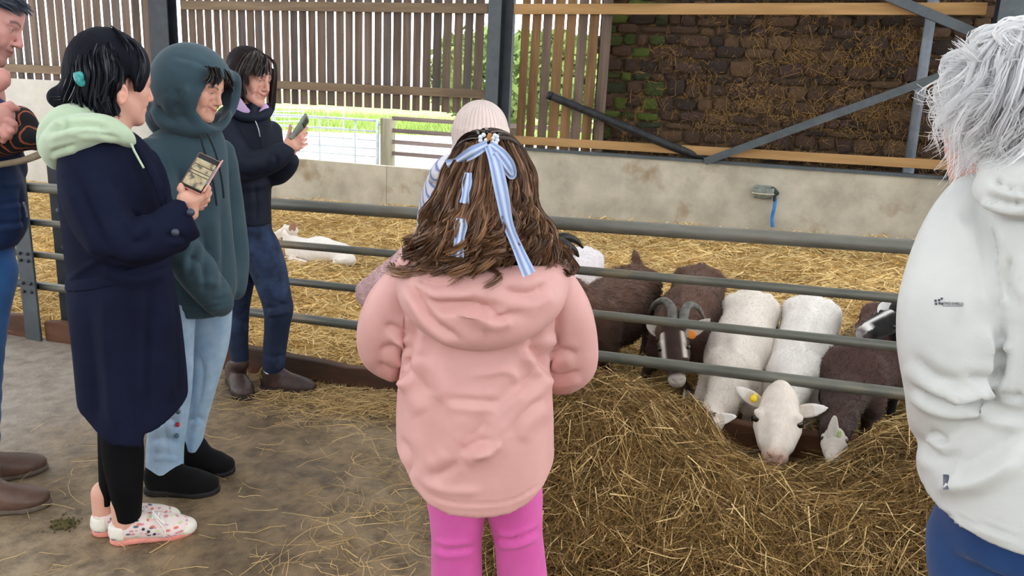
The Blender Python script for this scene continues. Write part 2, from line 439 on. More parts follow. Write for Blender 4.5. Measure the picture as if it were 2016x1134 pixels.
box('steel_edge_channel', ((XC+XR0)/2, YW-.02, z_right+.015), ((XR0-XC)/2, .085, .02), M_steel, wall)
# slats: one board each
ZT = 3.75
def slats(px0, px1, n, before, after, zb, mats, sd, gap=.27):
    r = np.random.default_rng(sd)
    xa, xb = onY(px0, 60, YW)[0], onY(px1, 60, YW)[0]; pitch = (xb-xa)/n
    for i in range(-before, n+after):
        x = xa+pitch*(i+.5)+r.normal(0, .003); w = pitch*(1-gap)/2+r.normal(0, .003)
        d = .011
        A = np.eye(3); a = r.normal(0, .0025); A[0] = (1, r.normal(0, .02), 0); A[2] = (a, 0, 1)
        box('slat', (x, YW+.04+r.normal(0, .003), (zb+ZT)/2), (w, d, (ZT-zb)/2+r.normal(0, .006)), mats[r.integers(len(mats))], wall, A, bev=.003)
zb_mid = onY(700, 211, YW)[2]
slats(73, 295, 12, 12, 0, z_tall-.02, [M_slat, M_slat3, M_slat], 1, .25)
slats(367.7, 952.8, 32, 1, 0, zb_mid, [M_slat, M_slat3, M_slat, M_slat], 2, .24)
slats(1021, 1180, 7, 0, 1, z_right+.02, [M_slat2, M_slat2, M_slat], 3, .2)
def batten(px0, px1, py0, py1, h, mt, y=YW-.03):
    a = onY(px0, py0, y); b = onY(px1, py1, y)
    return bar('batten', a, b, .045, h, mt, wall, bev=.004)
batten(5, 300, 133, 147, .15, M_batten); batten(357, 962, 10, 17, .14, M_batten); batten(357, 962, 158, 186, .13, M_batten)
batten(1000, 1942, 18, 17.5, .14, M_batten2); batten(1010, 1885, 275, 326.5, .12, M_batten2)

# ---- steel columns and bracing
def column(px_c, w, name_label, mt, zt=4.5, y=YW-.06):
    x = onY(px_c, 100, y)[0]
    c = empty('steel_column', (x, y, -.3), name_label, 'column')
    d = .12
    box('flange', (x, y-d, (zt-.7)/2), (w/2, .009, (zt+.7)/2), mt, c)
    box('flange', (x, y+d-.03, (zt-.7)/2), (w/2, .009, (zt+.7)/2), mt, c)
    box('web', (x, y-.015, (zt-.7)/2), (.007, d-.02, (zt+.7)/2), mt, c)
    return x
xl = column(326, .40, 'dark steel column between the left and middle slatted bays', M_steel_d)
xc = column(977, .20, 'grey steel column in the middle of the slatted back wall', M_steel)
box('web_plate', (xc+.18, YW-.02, 1.9), (.06, .05, 2.6), M_steel_d, bpy.data.objects['steel_column.001'])
ya = YW-.25
a = onY(1962, 0, ya); b = onY(1905, 380, ya); xr = (a[0]+b[0])/2+.05
cR = empty('steel_column', (xr, ya, 0), 'grey steel column at the right end of the stone wall', 'column')
box('flange', (xr+.08, ya-.12, 1.9), (.15, .009, 2.6), M_steel, cR); box('flange', (xr+.08, ya+.1, 1.9), (.15, .009, 2.6), M_steel_d, cR)
box('web', (xr+.03, ya, 1.9), (.03, .11, 2.6), M_steel_d, cR)
yb = YW-.14
def brace(p, q, w, label):
    a = onY(*p, yb); b = onY(*q, yb); o = bar('steel_brace', a, b, .05, w, M_steel, None)
    return tag(o, label, 'brace')
brace((1388, 318), (1912, 128), .10, 'long grey steel brace slanting across the stone wall')
brace((1500, -112), (1935, 72), .11, 'short grey steel brace at the upper right corner')

# ---- fence of the pen
def rail_pt(x, h, y=YF): return np.array([x, y, gz(x)+h])
XP = (onY(46, 580, YF-.04)[0]+onY(76, 580, YF-.04)[0])/2
RH = [(.997, .032), (.776, .0215), (.567, .0215), (.36, .0265)]
fr = empty('pen_fence', rail_pt(XP, 0), 'four-rail tubular pen fence in front of the feeding goats', 'fence')
for h, r in RH: tube('rail', [rail_pt(XP-.04, h), rail_pt(2.6, h)], r, M_rail if h < .99 else M_galv, fr, sides=16)
fl = empty('pen_fence', rail_pt(-8, 0), 'four-rail tubular pen fence left of the bolted post', 'fence')
for h, r in RH: tube('rail', [rail_pt(-8.5, h), rail_pt(XP-.05, h)], r, M_galv, fl, sides=14)
tagp = empty('fence_post', rail_pt(XP, 0, YF-.05), 'flat grey steel fence post with bolt heads', 'post')
box('post_plate', rail_pt(XP, .56, YF-.05), (.067, .008, .6), M_steel, tagp, bev=.003)
box('post_flange', rail_pt(XP-.06, .56, YF-.02), (.006, .03, .6), M_steel, tagp)
for i, h in enumerate((.535, .58, .33, .385, .76, .80, .97, 1.02)):
    for sx in (-.032, .034):
        c = rail_pt(XP+sx, h, YF-.062)
        tube('bolt', [c+[0, .006, 0], c+[0, -.008, 0]], .011, M_steel_d, tagp, sides=6)
st = empty('stanchion', rail_pt(XP+.22, 0, YF+.3), 'dark steel stanchion stub standing behind the rails', 'stanchion')
box('plate', rail_pt(XP+.20, .52, YF+.13), (.15, .012, .62), M_steel_d, st); box('web', rail_pt(XP+.36, .52, YF+.25), (.012, .12, .62), M_steel_d, st)
box('flange', rail_pt(XP+.46, .52, YF+.16), (.09, .01, .62), M_steel_d, st)
for cx, h in ((.12, .84), (.14, .6), (.2, 1.0)): tube('bolt_hole_stain', [rail_pt(XP+cx, h, YF+.119), rail_pt(XP+cx, h, YF+.11)], .02, M_steel, st, sides=8)
def kick(x0, x1, h, label, sd):
    r = np.random.default_rng(sd); n = 60
    xs = np.linspace(x0, x1, n); top = h + .012*np.interp(xs, np.linspace(x0, x1, 14), r.normal(size=14)) + r.normal(0, .002, n)
    V = []
    for x, t in zip(xs, top):
        for y, z in ((YF-.03, -.01), (YF-.032, t-.006), (YF-.025, t), (YF+.025, t), (YF+.03, -.15)): V.append((x, y, gz(x)+z))
    V = np.array(V); i = np.arange(n*5).reshape(n, 5)
    Fq = np.vstack([np.stack([i[:-1, k], i[:-1, k+1], i[1:, k+1], i[1:, k]], -1) for k in range(4)])
    ends = np.array([[i[0, 0], i[0, 4], i[0, 3], i[0, 2], i[0, 1]]])
    o = mesh_np('kick_board', V, Fq, M_kick, None, smooth=False)
    return tag(o, label, 'board')
kick(XP+.08, 3.0, .14, 'long wet timber kick board under the goats fence', 4)
kick(-8.5, XP-.08, .14, 'wet timber kick board left of the bolted post', 5)

# ---- stone wall beyond the open bay, every stone its own piece
YS = YW+.75
sw = empty('wall_stone', (0, YS, 0), kind='structure')
M_mortar = mat('earthy_mortar', srgb(48, 37, 28), srgb(88, 69, 48), 7, 7, .95, .9, 30, c3=srgb(132, 106, 66), scale3=4, thr3=(.56, .75))
xs0, xs1 = onY(1175, 150, YS)[0], 6.2
box('mortar_bed', ((xs0+xs1)/2, YS+.10, 1.6), ((xs1-xs0)/2, .108, 2.6), M_mortar, sw)
def stone_mat(i, c): return mat('sandstone_%d' % i, tuple(.72*v for v in c), tuple(1.15*v for v in c), 9, 7, .9, .7, 26, c3=srgb(120, 96, 62), scale3=5, thr3=(.6, .8), bdist=.02)
SM = [stone_mat(i, c) for i, c in enumerate([srgb(66, 51, 42), srgb(76, 58, 46), srgb(52, 42, 37), srgb(90, 70, 52), srgb(70, 54, 49)])]
SMg = [stone_mat(10+i, c) for i, c in enumerate([srgb(58, 68, 34), srgb(78, 92, 38), srgb(52, 58, 40)])]
def stone_mesh(sd):
    r = np.random.default_rng(100+sd); bm = bmesh.new(); bmesh.ops.create_cube(bm, size=1)
    bmesh.ops.subdivide_edges(bm, edges=list(bm.edges), cuts=2, use_grid_fill=True)
    for v in bm.verts:
        c = np.array(v.co)*2; e = np.abs(c) > .9
        k = 1-.085*max(0, e.sum()-1)
        v.co = Vector(c*.5*k + r.normal(0, .04, 3)*np.array([.7, 1.5, 1.0]))
    for f in bm.faces: f.smooth = True
    me = bpy.data.meshes.new('stone'); bm.to_mesh(me); bm.free(); me.materials.append(None); return me
SMESH = [stone_mesh(i) for i in range(14)]
rs = np.random.default_rng(21); z = -.2; nst = 0
green = onY(1205, 110, YS)[0], onY(1285, 110, YS)[0]
while z < 3.6:
    hh = rs.choice([.09, .12, .15, .18, .21]); 
    if z < .45: hh = .4
    x = xs0-.05+rs.uniform(0, .15)
    while x < xs1:
        ww = max(rs.uniform(.14, .46), hh*1.05); h2 = hh*rs.uniform(.72, 1.12)
        if z < .45 or x > 3.9 or z > 3.25: ww = .7
        o = bpy.data.objects.new('stone', SMESH[rs.integers(14)]); COL.objects.link(o)
        gx_ = x+ww/2
        o.location = (gx_, YS+.02+rs.normal(0, .012), z+hh/2+rs.normal(0, .012)); o.rotation_euler = (rs.normal(0, .04), rs.normal(0, .045), rs.normal(0, .05))
        o.scale = (ww*rs.uniform(.84, 1.0), .16, h2*.96)
        o.material_slots[0].link = 'OBJECT'
        gp = green[0]-.1 < gx_ < green[1]+.1 and rs.random() < .62 and z > 1.0
        o.material_slots[0].material = SMg[rs.integers(3)] if gp else SM[rs.integers(5)]
        adopt(o, sw); nst += 1
        x += ww
    z += hh
# straw blown and stuck into the joints of the stone wall
Ns = 7000
cx = rs.normal(0, 1, (150, 2))*[1.5, .6]+[.7, 1.95]; ci = rs.integers(0, 150, Ns)
sx = np.clip(cx[ci, 0]+rs.normal(0, .17, Ns), xs0+.5, 4.2); szz = cx[ci, 1]+rs.normal(0, .1, Ns)
a0 = np.stack([sx, YS-.07+rs.normal(0, .012, Ns), szz], 1); dr = np.stack([rs.normal(0, .5, Ns), rs.normal(0, .18, Ns), rs.normal(-.35, .5, Ns)], 1)
ln = rs.uniform(.05, .17, Ns)[:, None]
P = np.stack([a0, a0+dr*ln*.5+rs.normal(0, .008, (Ns, 3)), a0+dr*ln], 1)
V, Fq = strands_mesh(P, np.full((Ns, 3), .0022), 2)
cS = np.array(srgb(168, 132, 78))*rs.uniform(.45, 1.05, (Ns, 1))
M_straw = mat('straw', (1, 1, 1), rough=.75, attr=True, spec=.25, vary=.12)
tag(mesh_np('wall_straw', V, Fq, M_straw, sw, col=np.repeat(cS, 6, 0)), 'wisps of straw caught in the stone wall joints', None, None, 'stuff')

# ---- pipes
M_gpipe = mat('grey_plastic_pipe', srgb(112, 120, 130), srgb(130, 138, 148), 6, 4, .5, .05)
dp = empty('drain_pipe', onY(1788, 330, YS-.2), 'grey plastic drain pipe running down the stone wall', 'pipe')
yp = YS-.27
tube('pipe', [onY(1843, -40, yp), onY(1787, 345, yp)], .062, M_gpipe, dp, sides=18); tube('collar', [onY(1789, 330, yp), onY(1786, 352, yp)], .07, M_gpipe, dp, sides=18)
tube('coupling', [onY(1838, 2, yp), onY(1834, 30, yp)], .069, M_gpipe, dp, sides=18)
M_bpipe = mat('black_pipe', srgb(24, 25, 28), srgb(44, 46, 50), 14, 6, .45, .1, c3=srgb(110, 108, 104), scale3=24, thr3=(.66, .74))
bp_ = empty('black_pipe', onY(1310, 285, YW-.1), 'black plastic pipe leaning against the slats', 'pipe')
y0 = YW-.2
tube('pipe', [onY(1082, 188, y0), onY(1200, 237, y0+.12), onY(1330, 291, y0+.15), onY(1425, 322, y0+.3)], .058, M_bpipe, bp_, sides=16)
tube('open_end', [onY(1079, 187, y0), onY(1086, 190, y0)], .064, M_bpipe, bp_, sides=16)
# ---- drinking bowl with blue hose
c = onY(1503, 379, YW-.16); M_bowl = mat('green_grey_bowl', srgb(104, 112, 106), srgb(140, 146, 138), 14, 5, .6, .2)
bw = empty('water_bowl', c, 'small grey drinking bowl on the concrete wall', 'bowl')
s = Sdf(.009, .01); s.ell(c+[0, 0, .03], (.14, .11, .12)); s.ell(c+[-.01, -.01, .06], (.115, .09, .1), op='-'); s.cut(c+[0, 0, .07], (0, 0, 1)); s.bx(c+[0, .09, .0], (.12, .02, .09))
s.build('bowl', M_bowl, bw)
M_rim = mat('worn_rim', srgb(176, 172, 150), srgb(196, 190, 170), 9, rough=.7)
tube('rim', [c+[.14*math.cos(t), .105*math.sin(t), -.012] for t in np.linspace(math.pi, 2*math.pi, 12)], .008, M_rim, bw, sides=8, sub=2)
s = Sdf(.006, .01); s.rc(c+[.11, .0, .05], c+[.17, .02, .0], .035, .03); s.rc(c+[.15, 0, .03], c+[.15, 0, -.09], .02, .02); s.build('valve_cover', M_steel_d, bw)
M_hose = mat('blue_hose', srgb(30, 104, 178), srgb(60, 130, 196), 12, rough=.5)
hs = tube('water_hose', [onY(1527, 390, YW-.14), onY(1524, 410, YW-.15), onY(1520, 428, YW-.13), onY(1521, 447, YW-.14)], .022, M_hose)
tag(hs, 'blue water hose hanging below the drinking bowl', 'hose')

# ---- outside: yard, grass, gates
M_yard = mat('pale_gravel_yard', srgb(214, 206, 196), srgb(232, 226, 216), 3, 6, .95, .2, 40)
yard = tag(mesh_np('ground_yard', [(-80, YW+.1, -.14), (40, YW+.1, -.14), (40, 90, -.14), (-80, 90, -.14)], [[0, 1, 2, 3]], M_yard, smooth=False), kind='structure')
M_grass = mat('grass', srgb(150, 172, 96), srgb(186, 200, 124), 1.5, 6, .95, .4, 20)
gb = []
xs = np.linspace(-80, 40, 40); ys = np.linspace(0, 60, 30); X, Y = np.meshgrid(xs, ys, indexing='ij')
y00 = 33+np.clip((X+18)*1.0, -4, 30); Z = -.15+Y*.035; Pg = np.stack([X, y00+Y, Z], -1); Pg[..., 2] += .15*fbm(Pg, .3, 2, 3)*np.clip(Y/4, 0, 1)
idx = np.arange(40*30).reshape(40, 30); Fq = np.stack([idx[:-1, :-1], idx[1:, :-1], idx[1:, 1:], idx[:-1, 1:]], -1).reshape(-1, 4)
tag(mesh_np('ground_grass', Pg.reshape(-1, 3), Fq, M_grass), kind='structure')
Ng = 15000
gx_ = rng.uniform(-34, -8, Ng); gy = rng.uniform(0, 14, Ng); by = 33+np.clip((gx_+18)*1.0, -4, 30)+gy
a0 = np.stack([gx_, by, -.17+gy*.035], 1); dr = np.stack([rng.normal(0, .08, Ng), rng.normal(0, .08, Ng), rng.uniform(.15, .45, Ng)], 1)
P = np.stack([a0, a0+dr*.6, a0+dr+rng.normal(0, .05, (Ng, 3))*[1, 1, .2]], 1)
V, Fq = strands_mesh(P, np.tile([.02, .015, .004], (Ng, 1)), 2)
M_blade = mat('grass_blade', (1, 1, 1), rough=.8, attr=True, vary=.1)
tag(mesh_np('grass_blades', V, Fq, M_blade, None, col=np.repeat(np.array(srgb(160, 184, 100))*rng.uniform(.7, 1.25, (Ng, 1)), 6, 0)), 'long green grass in the field behind the gate', 'grass', None, 'stuff')
M_hurdle = mat('galvanised_gate_metal', srgb(170, 182, 190), srgb(196, 206, 212), 8, 4, .45, .05, metal=.3, spec=.5)
M_gpost = wood('weathered_gate_post', srgb(126, 122, 104), srgb(158, 154, 136)); M_grail = wood('weathered_fence_rail', srgb(110, 98, 96), srgb(140, 126, 122), False)
YG = 14.6
gp0 = onY(764, 232, YG); gpo = tag(box('gate_post', (gp0[0], YG, (gp0[2]-.4)/2), (.125, .12, (gp0[2]+.4)/2), M_gpost, None, bev=.02), 'square weathered timber gate post in the yard', 'post')
wf = empty('rail_fence', (gp0[0]+1, YG, -.2), 'timber rail fence beyond the low concrete wall', 'fence')
for py in (233, 257, 279.5, 302):
    z0 = onY(778, py, YG)[2]; bar('rail', (gp0[0]+.1, YG, z0), (gp0[0]+4.6, YG, z0-.02), .045, .085, M_grail, wf)
box('end_post', (gp0[0]+4.5, YG+.05, .2), (.09, .09, .55), M_gpost, wf)
g = empty('yard_gate', (gp0[0]-.2, YG-.1, -.2), 'galvanised tubular gate hung beside the timber post', 'gate')
xg1 = onY(743, 280, YG-.1)[0]; xg0 = xg1-3.9; zt = onY(700, 235, YG-.1)[2]; zbt = zt-1.15
tube('top_rail', [(xg0, YG-.1, zt), (xg1, YG-.1, zt)], .026, M_hurdle, g)
for f in (.2, .37, .53, .68, .83, 1.0): tube('bar', [(xg0, YG-.1, zt-1.15*f*.98), (xg1, YG-.1, zt-1.15*f*.98)], .013 if f > .25 else .018, M_hurdle, g, sides=8)
tube('hanging_stile', [(xg1, YG-.1, zt+.03), (xg1, YG-.1, zbt)], .035, M_hurdle, g); tube('closing_stile', [(xg0, YG-.1, zt+.03), (xg0, YG-.1, zbt)], .03, M_hurdle, g)
for t in (.32, .63, .86): tube('upright', [(xg1-3.9*(1-t), YG-.1, zt), (xg1-3.9*(1-t), YG-.1, zbt)], .02, M_hurdle, g)
tube('hinge', [(xg1, YG-.1, zt-.08), (gp0[0]-.12, YG-.03, zt-.08)], .018, M_hurdle, g)
def hurdle(a, b, h, label, nb=6, nu=9):
    a = np.array(a, float); b = np.array(b, float); r = empty('sheep_hurdle', a, label, 'hurdle')
    for i in range(nb): tube('bar', [a+[0, 0, h*i/(nb-1)+.1], b+[0, 0, h*i/(nb-1)+.1]], .016, M_hurdle, r, sides=8)
    for i in range(nu): p = a+(b-a)*i/(nu-1); tube('upright', [p, p+[0, 0, h+.1]], .02 if i in (0, nu-1) else .009, M_hurdle, r, sides=8)
q0 = onY(522, 310, 18.0); q1 = onY(630, 300, 17.0); q2 = onY(575, 300, 16.4)
hurdle((q0[0]-1.2, 18.0, .0), (q1[0]+.2, 17.8, .1), 1.25, 'galvanised sheep hurdle standing in the long grass')
hurdle((q2[0]-1.6, 16.2, -.1), (q2[0]+.0, 16.9, .0), 1.25, 'nearer galvanised sheep hurdle behind the woman with phone', 6, 6)
# trees and hedge beyond
M_leaf = mat('leaves', (1, 1, 1), rough=.8, attr=True, vary=.15); M_bark = mat('bark', srgb(80, 68, 56), srgb(110, 96, 80), 12, rough=.9, bump=.4)
def tree(px, Y, w, h, label, sd, n=2600):
    r = np.random.default_rng(sd); b = onY(px, 200, Y); t = empty('tree', (b[0], Y, .3), label, 'tree', 'trees beyond the yard')
    tube('trunk', [(b[0], Y, -.3), (b[0]+.1, Y, h*.5), (b[0], Y, h*.8)], [.22, .15, .06], M_bark, t, sides=8)
    d = r.normal(size=(n, 3)); d /= np.linalg.norm(d, axis=1, keepdims=True); rad = r.uniform(.45, 1, (n, 1))**.5
    C_ = np.array([b[0], Y, h*.62])+d*rad*np.array([w, w, h*.42])*(1+.25*fbm(d, 2.5, 2, sd))[:, None]
    u = r.normal(size=(n, 3)); u /= np.linalg.norm(u, axis=1, keepdims=True); v = np.cross(u, r.normal(size=(n, 3))); v /= np.linalg.norm(v, axis=1, keepdims=True)
    s_ = r.uniform(.12, .3, (n, 1)); V = np.stack([C_-u*s_, C_+v*s_*.5, C_+u*s_, C_-v*s_*.5], 1).reshape(-1, 3)
    tag(mesh_np('foliage', V, np.arange(4*n).reshape(n, 4), M_leaf, t, col=np.repeat(np.array(srgb(128, 152, 84))*r.uniform(.6, 1.2, (n, 1)), 4, 0)), kind='stuff')
tree(1010, 30, 2.6, 4.3, 'leafy tree seen through the slats right of the middle column', 31)
tree(1120, 27, 2.2, 4.0, 'leafy tree seen through the slats beside the stone wall', 32)
tree(935, 34, 2.4, 4.6, 'leafy tree seen through the slats left of the middle column', 33)
# ---- roof with skylights (overhead, out of frame) and front wall added to cut light
M_roof = mat('fibre_cement_roof', srgb(120, 120, 118), srgb(140, 140, 136), 3, rough=.9)
ceil = empty('ceiling', (0, 0, 5), kind='structure')
for i, x in enumerate(np.arange(-18, 9, 3.0)):
    box('roof_sheet', (x+1.1, 2.6, 5.1), (1.1, 9.2, .02), M_roof, ceil)  # unseen roof, gaps between sheets sized to set the indoor light
wf_ = empty('wall_light_block', (0, -6.6, 0), kind='structure')
for i, x in enumerate(np.arange(-16, 10, 2.0)): box('light_block_sheet', (x+1, -6.6, .9), (.99, .02, 1.6), M_roof, wf_)
# ================================================================== STRAW AND HAY
M_bed = mat('straw_bed', srgb(168, 132, 76), srgb(222, 190, 126), 22, 8, .9, .8, 50, c3=srgb(96, 70, 36), scale3=6, thr3=(.52, .7), bdist=.03)
def bed_z(x, y):
    P = np.stack([x, y, 0*x], -1)
    return gz(x)+pen_h(y)+.055*fbm(P, 1.3, 3, 9)+.02*vnoise(P, 5, 4)
nx, ny = 150, 110
X, Y = np.meshgrid(np.linspace(-16, 5.5, nx), YF+.03+(YW-YF-.03)*np.linspace(0, 1, ny)**1.4, indexing='ij'); Z = bed_z(X, Y)
idx = np.arange(nx*ny).reshape(nx, ny); Fq = np.stack([idx[:-1, :-1], idx[1:, :-1], idx[1:, 1:], idx[:-1, 1:]], -1).reshape(-1, 4)
tag(mesh_np('floor_pen', np.stack([X, Y, Z], -1).reshape(-1, 3), Fq, M_bed), kind='structure')
def lay_strands(x, y, zf, ln, lift, wob, r, tilt=.25, M=4, dirs=None):
    """strands lying on a height function"""
    n = len(x); th = rng.uniform(0, 2*math.pi, n) if dirs is None else dirs
    t = np.linspace(-.5, .5, M); bend = rng.normal(0, wob, n)
    dx = np.cos(th)[:, None]*t*ln[:, None]; dy = np.sin(th)[:, None]*t*ln[:, None]
    c = (t**2-.08)[None]*bend[:, None]*ln[:, None]*4
    px = x[:, None]+dx-np.sin(th)[:, None]*c; py = y[:, None]+dy+np.cos(th)[:, None]*c
    pz = zf(px, py)+rng.uniform(0, 1, (n, 1))*lift + rng.normal(0, tilt, (n, 1))*t*ln[:, None] + rng.normal(0, .004, (n, M))
    rr = r*rng.uniform(.7, 1.3, (n, 1))*np.linspace(1, .7, M)
    return np.stack([px, py, pz], -1), rr
# bedding, denser near the rails
n = 84000
y = YF+.06+(YW-YF-.36)*rng.uniform(0, 1, n)**1.35; x = rng.uniform(-1, 1, n); x = -1.9+.0*y + x*(2.2+.62*y) - .32*(y-3.4)
P, rr = lay_strands(x, y, bed_z, rng.uniform(.10, .3, n), .045, .14, 1, .22, 3); rr = rr*(.0016+.00035*y)[:, None]
V, Fq = strands_mesh(P, rr, 2)
tone = rng.uniform(.6, 1.1, (n, 1))*(1+.22*fbm(np.stack([x, y, 0*x], -1), 1.1, 2, 3))[:, None]; dull = rng.random((n, 1)) < .3
cS = np.where(dull, np.array(srgb(204, 164, 98)), np.array(srgb(242, 212, 150)))*tone
tag(mesh_np('straw_bedding', V, Fq, M_straw, None, col=np.repeat(cS, 6, 0)), 'golden straw bedding covering the goat pen floor', 'straw', None, 'stuff')
# the heap of hay outside the rails
def bump2(x, y, cx, cy, sx, sy, h, p=2): return h*np.exp(-np.abs((x-cx)/sx)**p-np.abs((y-cy)/sy)**p)
def heap_h(x, y):
    h = bump2(x, y, -.62, 3.02, .40, .44, .33, 2.4)+bump2(x, y, -.62, 2.52, .30, .40, .14)+bump2(x, y, -.10, 2.62, .30, .34, .15)
    h = h+bump2(x, y, 1.05, 3.05, .52, .42, .27, 2.4)+bump2(x, y, .66, 2.62, .5, .34, .16)
    h = h+bump2(x, y, -.2, 3.16, .13, .13, .13)+bump2(x, y, .44, 3.1, .13, .13, .12)+bump2(x, y, .64, 3.3, .22, .2, .14)
    h = h*(1-.7*bump2(x, y, .12, 3.2, .2, .2, 1.0))+bump2(x, y, .12, 2.95, .3, .22, .05)
    return h
def heap_z(x, y):
    P = np.stack([x, y, 0*x], -1); h = heap_h(x, y)
    return gz(x)+h+.05*np.clip(h/.15, 0, 1)*fbm(P, 3.2, 3, 12)
M_heap = mat('hay_heart', srgb(40, 29, 15), srgb(84, 62, 32), 40, 7, .95, .8, 90, bdist=.02)  # core colour darkened to stand for deep shadow between the strands
nx, ny = 120, 90
X, Y = np.meshgrid(np.linspace(-1.7, 2.2, nx), np.linspace(1.85, YF-.035, ny), indexing='ij'); Z = heap_z(X, Y)-.03
idx = np.arange(nx*ny).reshape(nx, ny); Fq = np.stack([idx[:-1, :-1], idx[1:, :-1], idx[1:, 1:], idx[:-1, 1:]], -1).reshape(-1, 4)
hc = empty('hay_heap', (.2, 2.8, 0), 'big heap of brown hay on the passage floor by the rails', 'hay', None, 'stuff')
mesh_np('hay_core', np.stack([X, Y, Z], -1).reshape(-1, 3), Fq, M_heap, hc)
n = 58000
x = np.concatenate([rng.uniform(-1.45, 2.0, int(n*.8)), rng.normal(-.4, .45, n-int(n*.8))]); y = rng.uniform(1.95, YF-.06, n)
keep = heap_h(x, y) > .025+.05*rng.random(n); x, y = x[keep], y[keep]; n = len(x)
e = .02; gx_ = heap_h(x+e, y)-heap_h(x-e, y); gy_ = heap_h(x, y+e)-heap_h(x, y-e)
down = np.arctan2(-gy_, -gx_); dirs = np.where(rng.random(n) < .55, down+rng.normal(0, .75, n), rng.uniform(0, 6.283, n))
P, rr = lay_strands(x, y, heap_z, rng.uniform(.10, .34, n), .045, .16, .00095, .2, 4, dirs)
P[..., 1] = np.minimum(P[..., 1], YF-.04+rng.normal(0, .01, (n, 1)))
fat = rng.random((n, 1)) < .12; rr = np.where(fat, rr*1.9, rr)
V, Fq = strands_mesh(P, rr, 2)
cl = fbm(np.stack([x, y, 0*x], -1), 2.6, 2, 7)[:, None]
cH = np.where(rng.random((n, 1)) < .5, np.array(srgb(130, 98, 54)), np.array(srgb(176, 140, 84)))*rng.uniform(.22, 1.1, (n, 1))*(1+.3*cl)
cH = np.where(fat, np.array(srgb(222, 190, 134))*rng.uniform(.7, 1.1, (n, 1)), cH)
tag(mesh_np('hay_strands', V, Fq, M_straw, hc, col=np.repeat(cH, 8, 0)), kind='stuff')
# loose wisps scattered on the passage floor
def floor_z(x, y): return gz(x)+.008+0*y
n = 2900
x = np.concatenate([rng.normal(-1.85, .42, 1900), rng.uniform(-3.2, 1.2, 550), rng.normal(-1.1, .3, 450)]); y = np.concatenate([YF-.08-np.abs(rng.normal(0, .2, 1900)), rng.uniform(1.2, 3.3, 550), rng.normal(2.4, .35, 450)])
y = np.minimum(y, YF-.06)
P, rr = lay_strands(x, y, floor_z, rng.uniform(.05, .26, n), .02, .22, .0013, .06, 5); P[..., 2] = np.maximum(P[..., 2], gz(P[..., 0])+.004)
den = np.exp(-((x+1.55)/.38)**2)*(y > 2.95); P[..., 2] += (den*rng.uniform(0, .05, n))[:, None]
V, Fq = strands_mesh(P, rr, 2)
tag(mesh_np('loose_straw', V, Fq, M_straw, None, col=np.repeat(np.array(srgb(216, 184, 130))*rng.uniform(.5, 1.1, (n, 1)), 10, 0)), 'loose wisps of straw scattered over the concrete floor', 'straw', None, 'stuff')
# droppings clump on the floor
c = onG(128, 1035); s = Sdf(.0025, .003)
for i in range(110): s.ball(c+np.array([rng.normal(0, .026), rng.normal(0, .02), .002+rng.uniform(0, .008)]), rng.uniform(.003, .006), .003)
tag(s.build('dung_clump', mat('greenish_dung', srgb(74, 68, 40), srgb(104, 94, 58), 30, rough=.9, bump=.5)), 'small flattened clump of green dung on the floor', 'dung')
# ================================================================== GOATS
def gp(px, py, Y): return onY(px, py, Y)
M_fur = mat('goat_fur', (1, 1, 1), rough=.85, attr=True, scale=60, vary=.16, bump=.5, bscale=90, sheen=.06, stretch=(1, 1, .35), bdist=.006)
M_horn = mat('horn', srgb(70, 68, 64), srgb(112, 108, 100), 30, 4, .5, .3, stretch=(1, 1, 1))
M_bhorn = mat('black_horn', srgb(16, 16, 17), srgb(34, 33, 33), 30, 4, .4, .2)
M_hoof = mat('hoof', srgb(160, 148, 128), srgb(190, 178, 160), 20, rough=.6)
M_eye = mat('goat_eye', srgb(20, 16, 12), srgb(34, 26, 18), 10, rough=.15, spec=.6)
def goat_eye(c, r, parent): s = Sdf(r/5, .001); s.ball(c, r); return s.build('eye', M_eye, parent)
def fur_tufts(V, Fq, name, parent, colf, n, ln, lay, sd, r=.0012, lo=.8):
    """short coat hairs laid along the body"""
    q = np.random.default_rng(sd); N = vnormals(V, Fq); f = q.integers(0, len(Fq), n); w = q.dirichlet(np.ones(4), n)
    P0 = (V[Fq[f]]*w[..., None]).sum(1); N0 = (N[Fq[f]]*w[..., None]).sum(1)
    d = lay(P0)+q.normal(0, .28, (n, 3)); d = d-N0*(d*N0).sum(1, keepdims=True); d /= np.linalg.norm(d, axis=1, keepdims=True)+1e-9
    l = ln*q.uniform(.6, 1.3, (n, 1)); P = np.stack([P0-N0*.001, P0+d*l*.5+N0*l*.16, P0+d*l+N0*l*.20], 1)
    VV, FF = strands_mesh(P, np.tile([r, r*.8, r*.2], (n, 1)), 2)
    return mesh_np(name, VV, FF, M_fur, parent, col=np.repeat(colf(P0, N0)*q.uniform(lo, 2-lo*.98, (n, 1)), 6, 0))
def leg(s, top, foot, r0, r1, knee=None):
    top = np.asarray(top, float); foot = np.asarray(foot, float); kn = (top+foot)/2+np.asarray(knee if knee is not None else (0, 0, 0))
    s.rc(top, kn, r0, r1*1.25, .03); s.rc(kn, foot+[0, 0, .05], r1*1.2, r1, .012); s.rc(foot+[0, 0, .05], foot+[0, -.005, .015], r1*1.15, r1*1.35, .01)
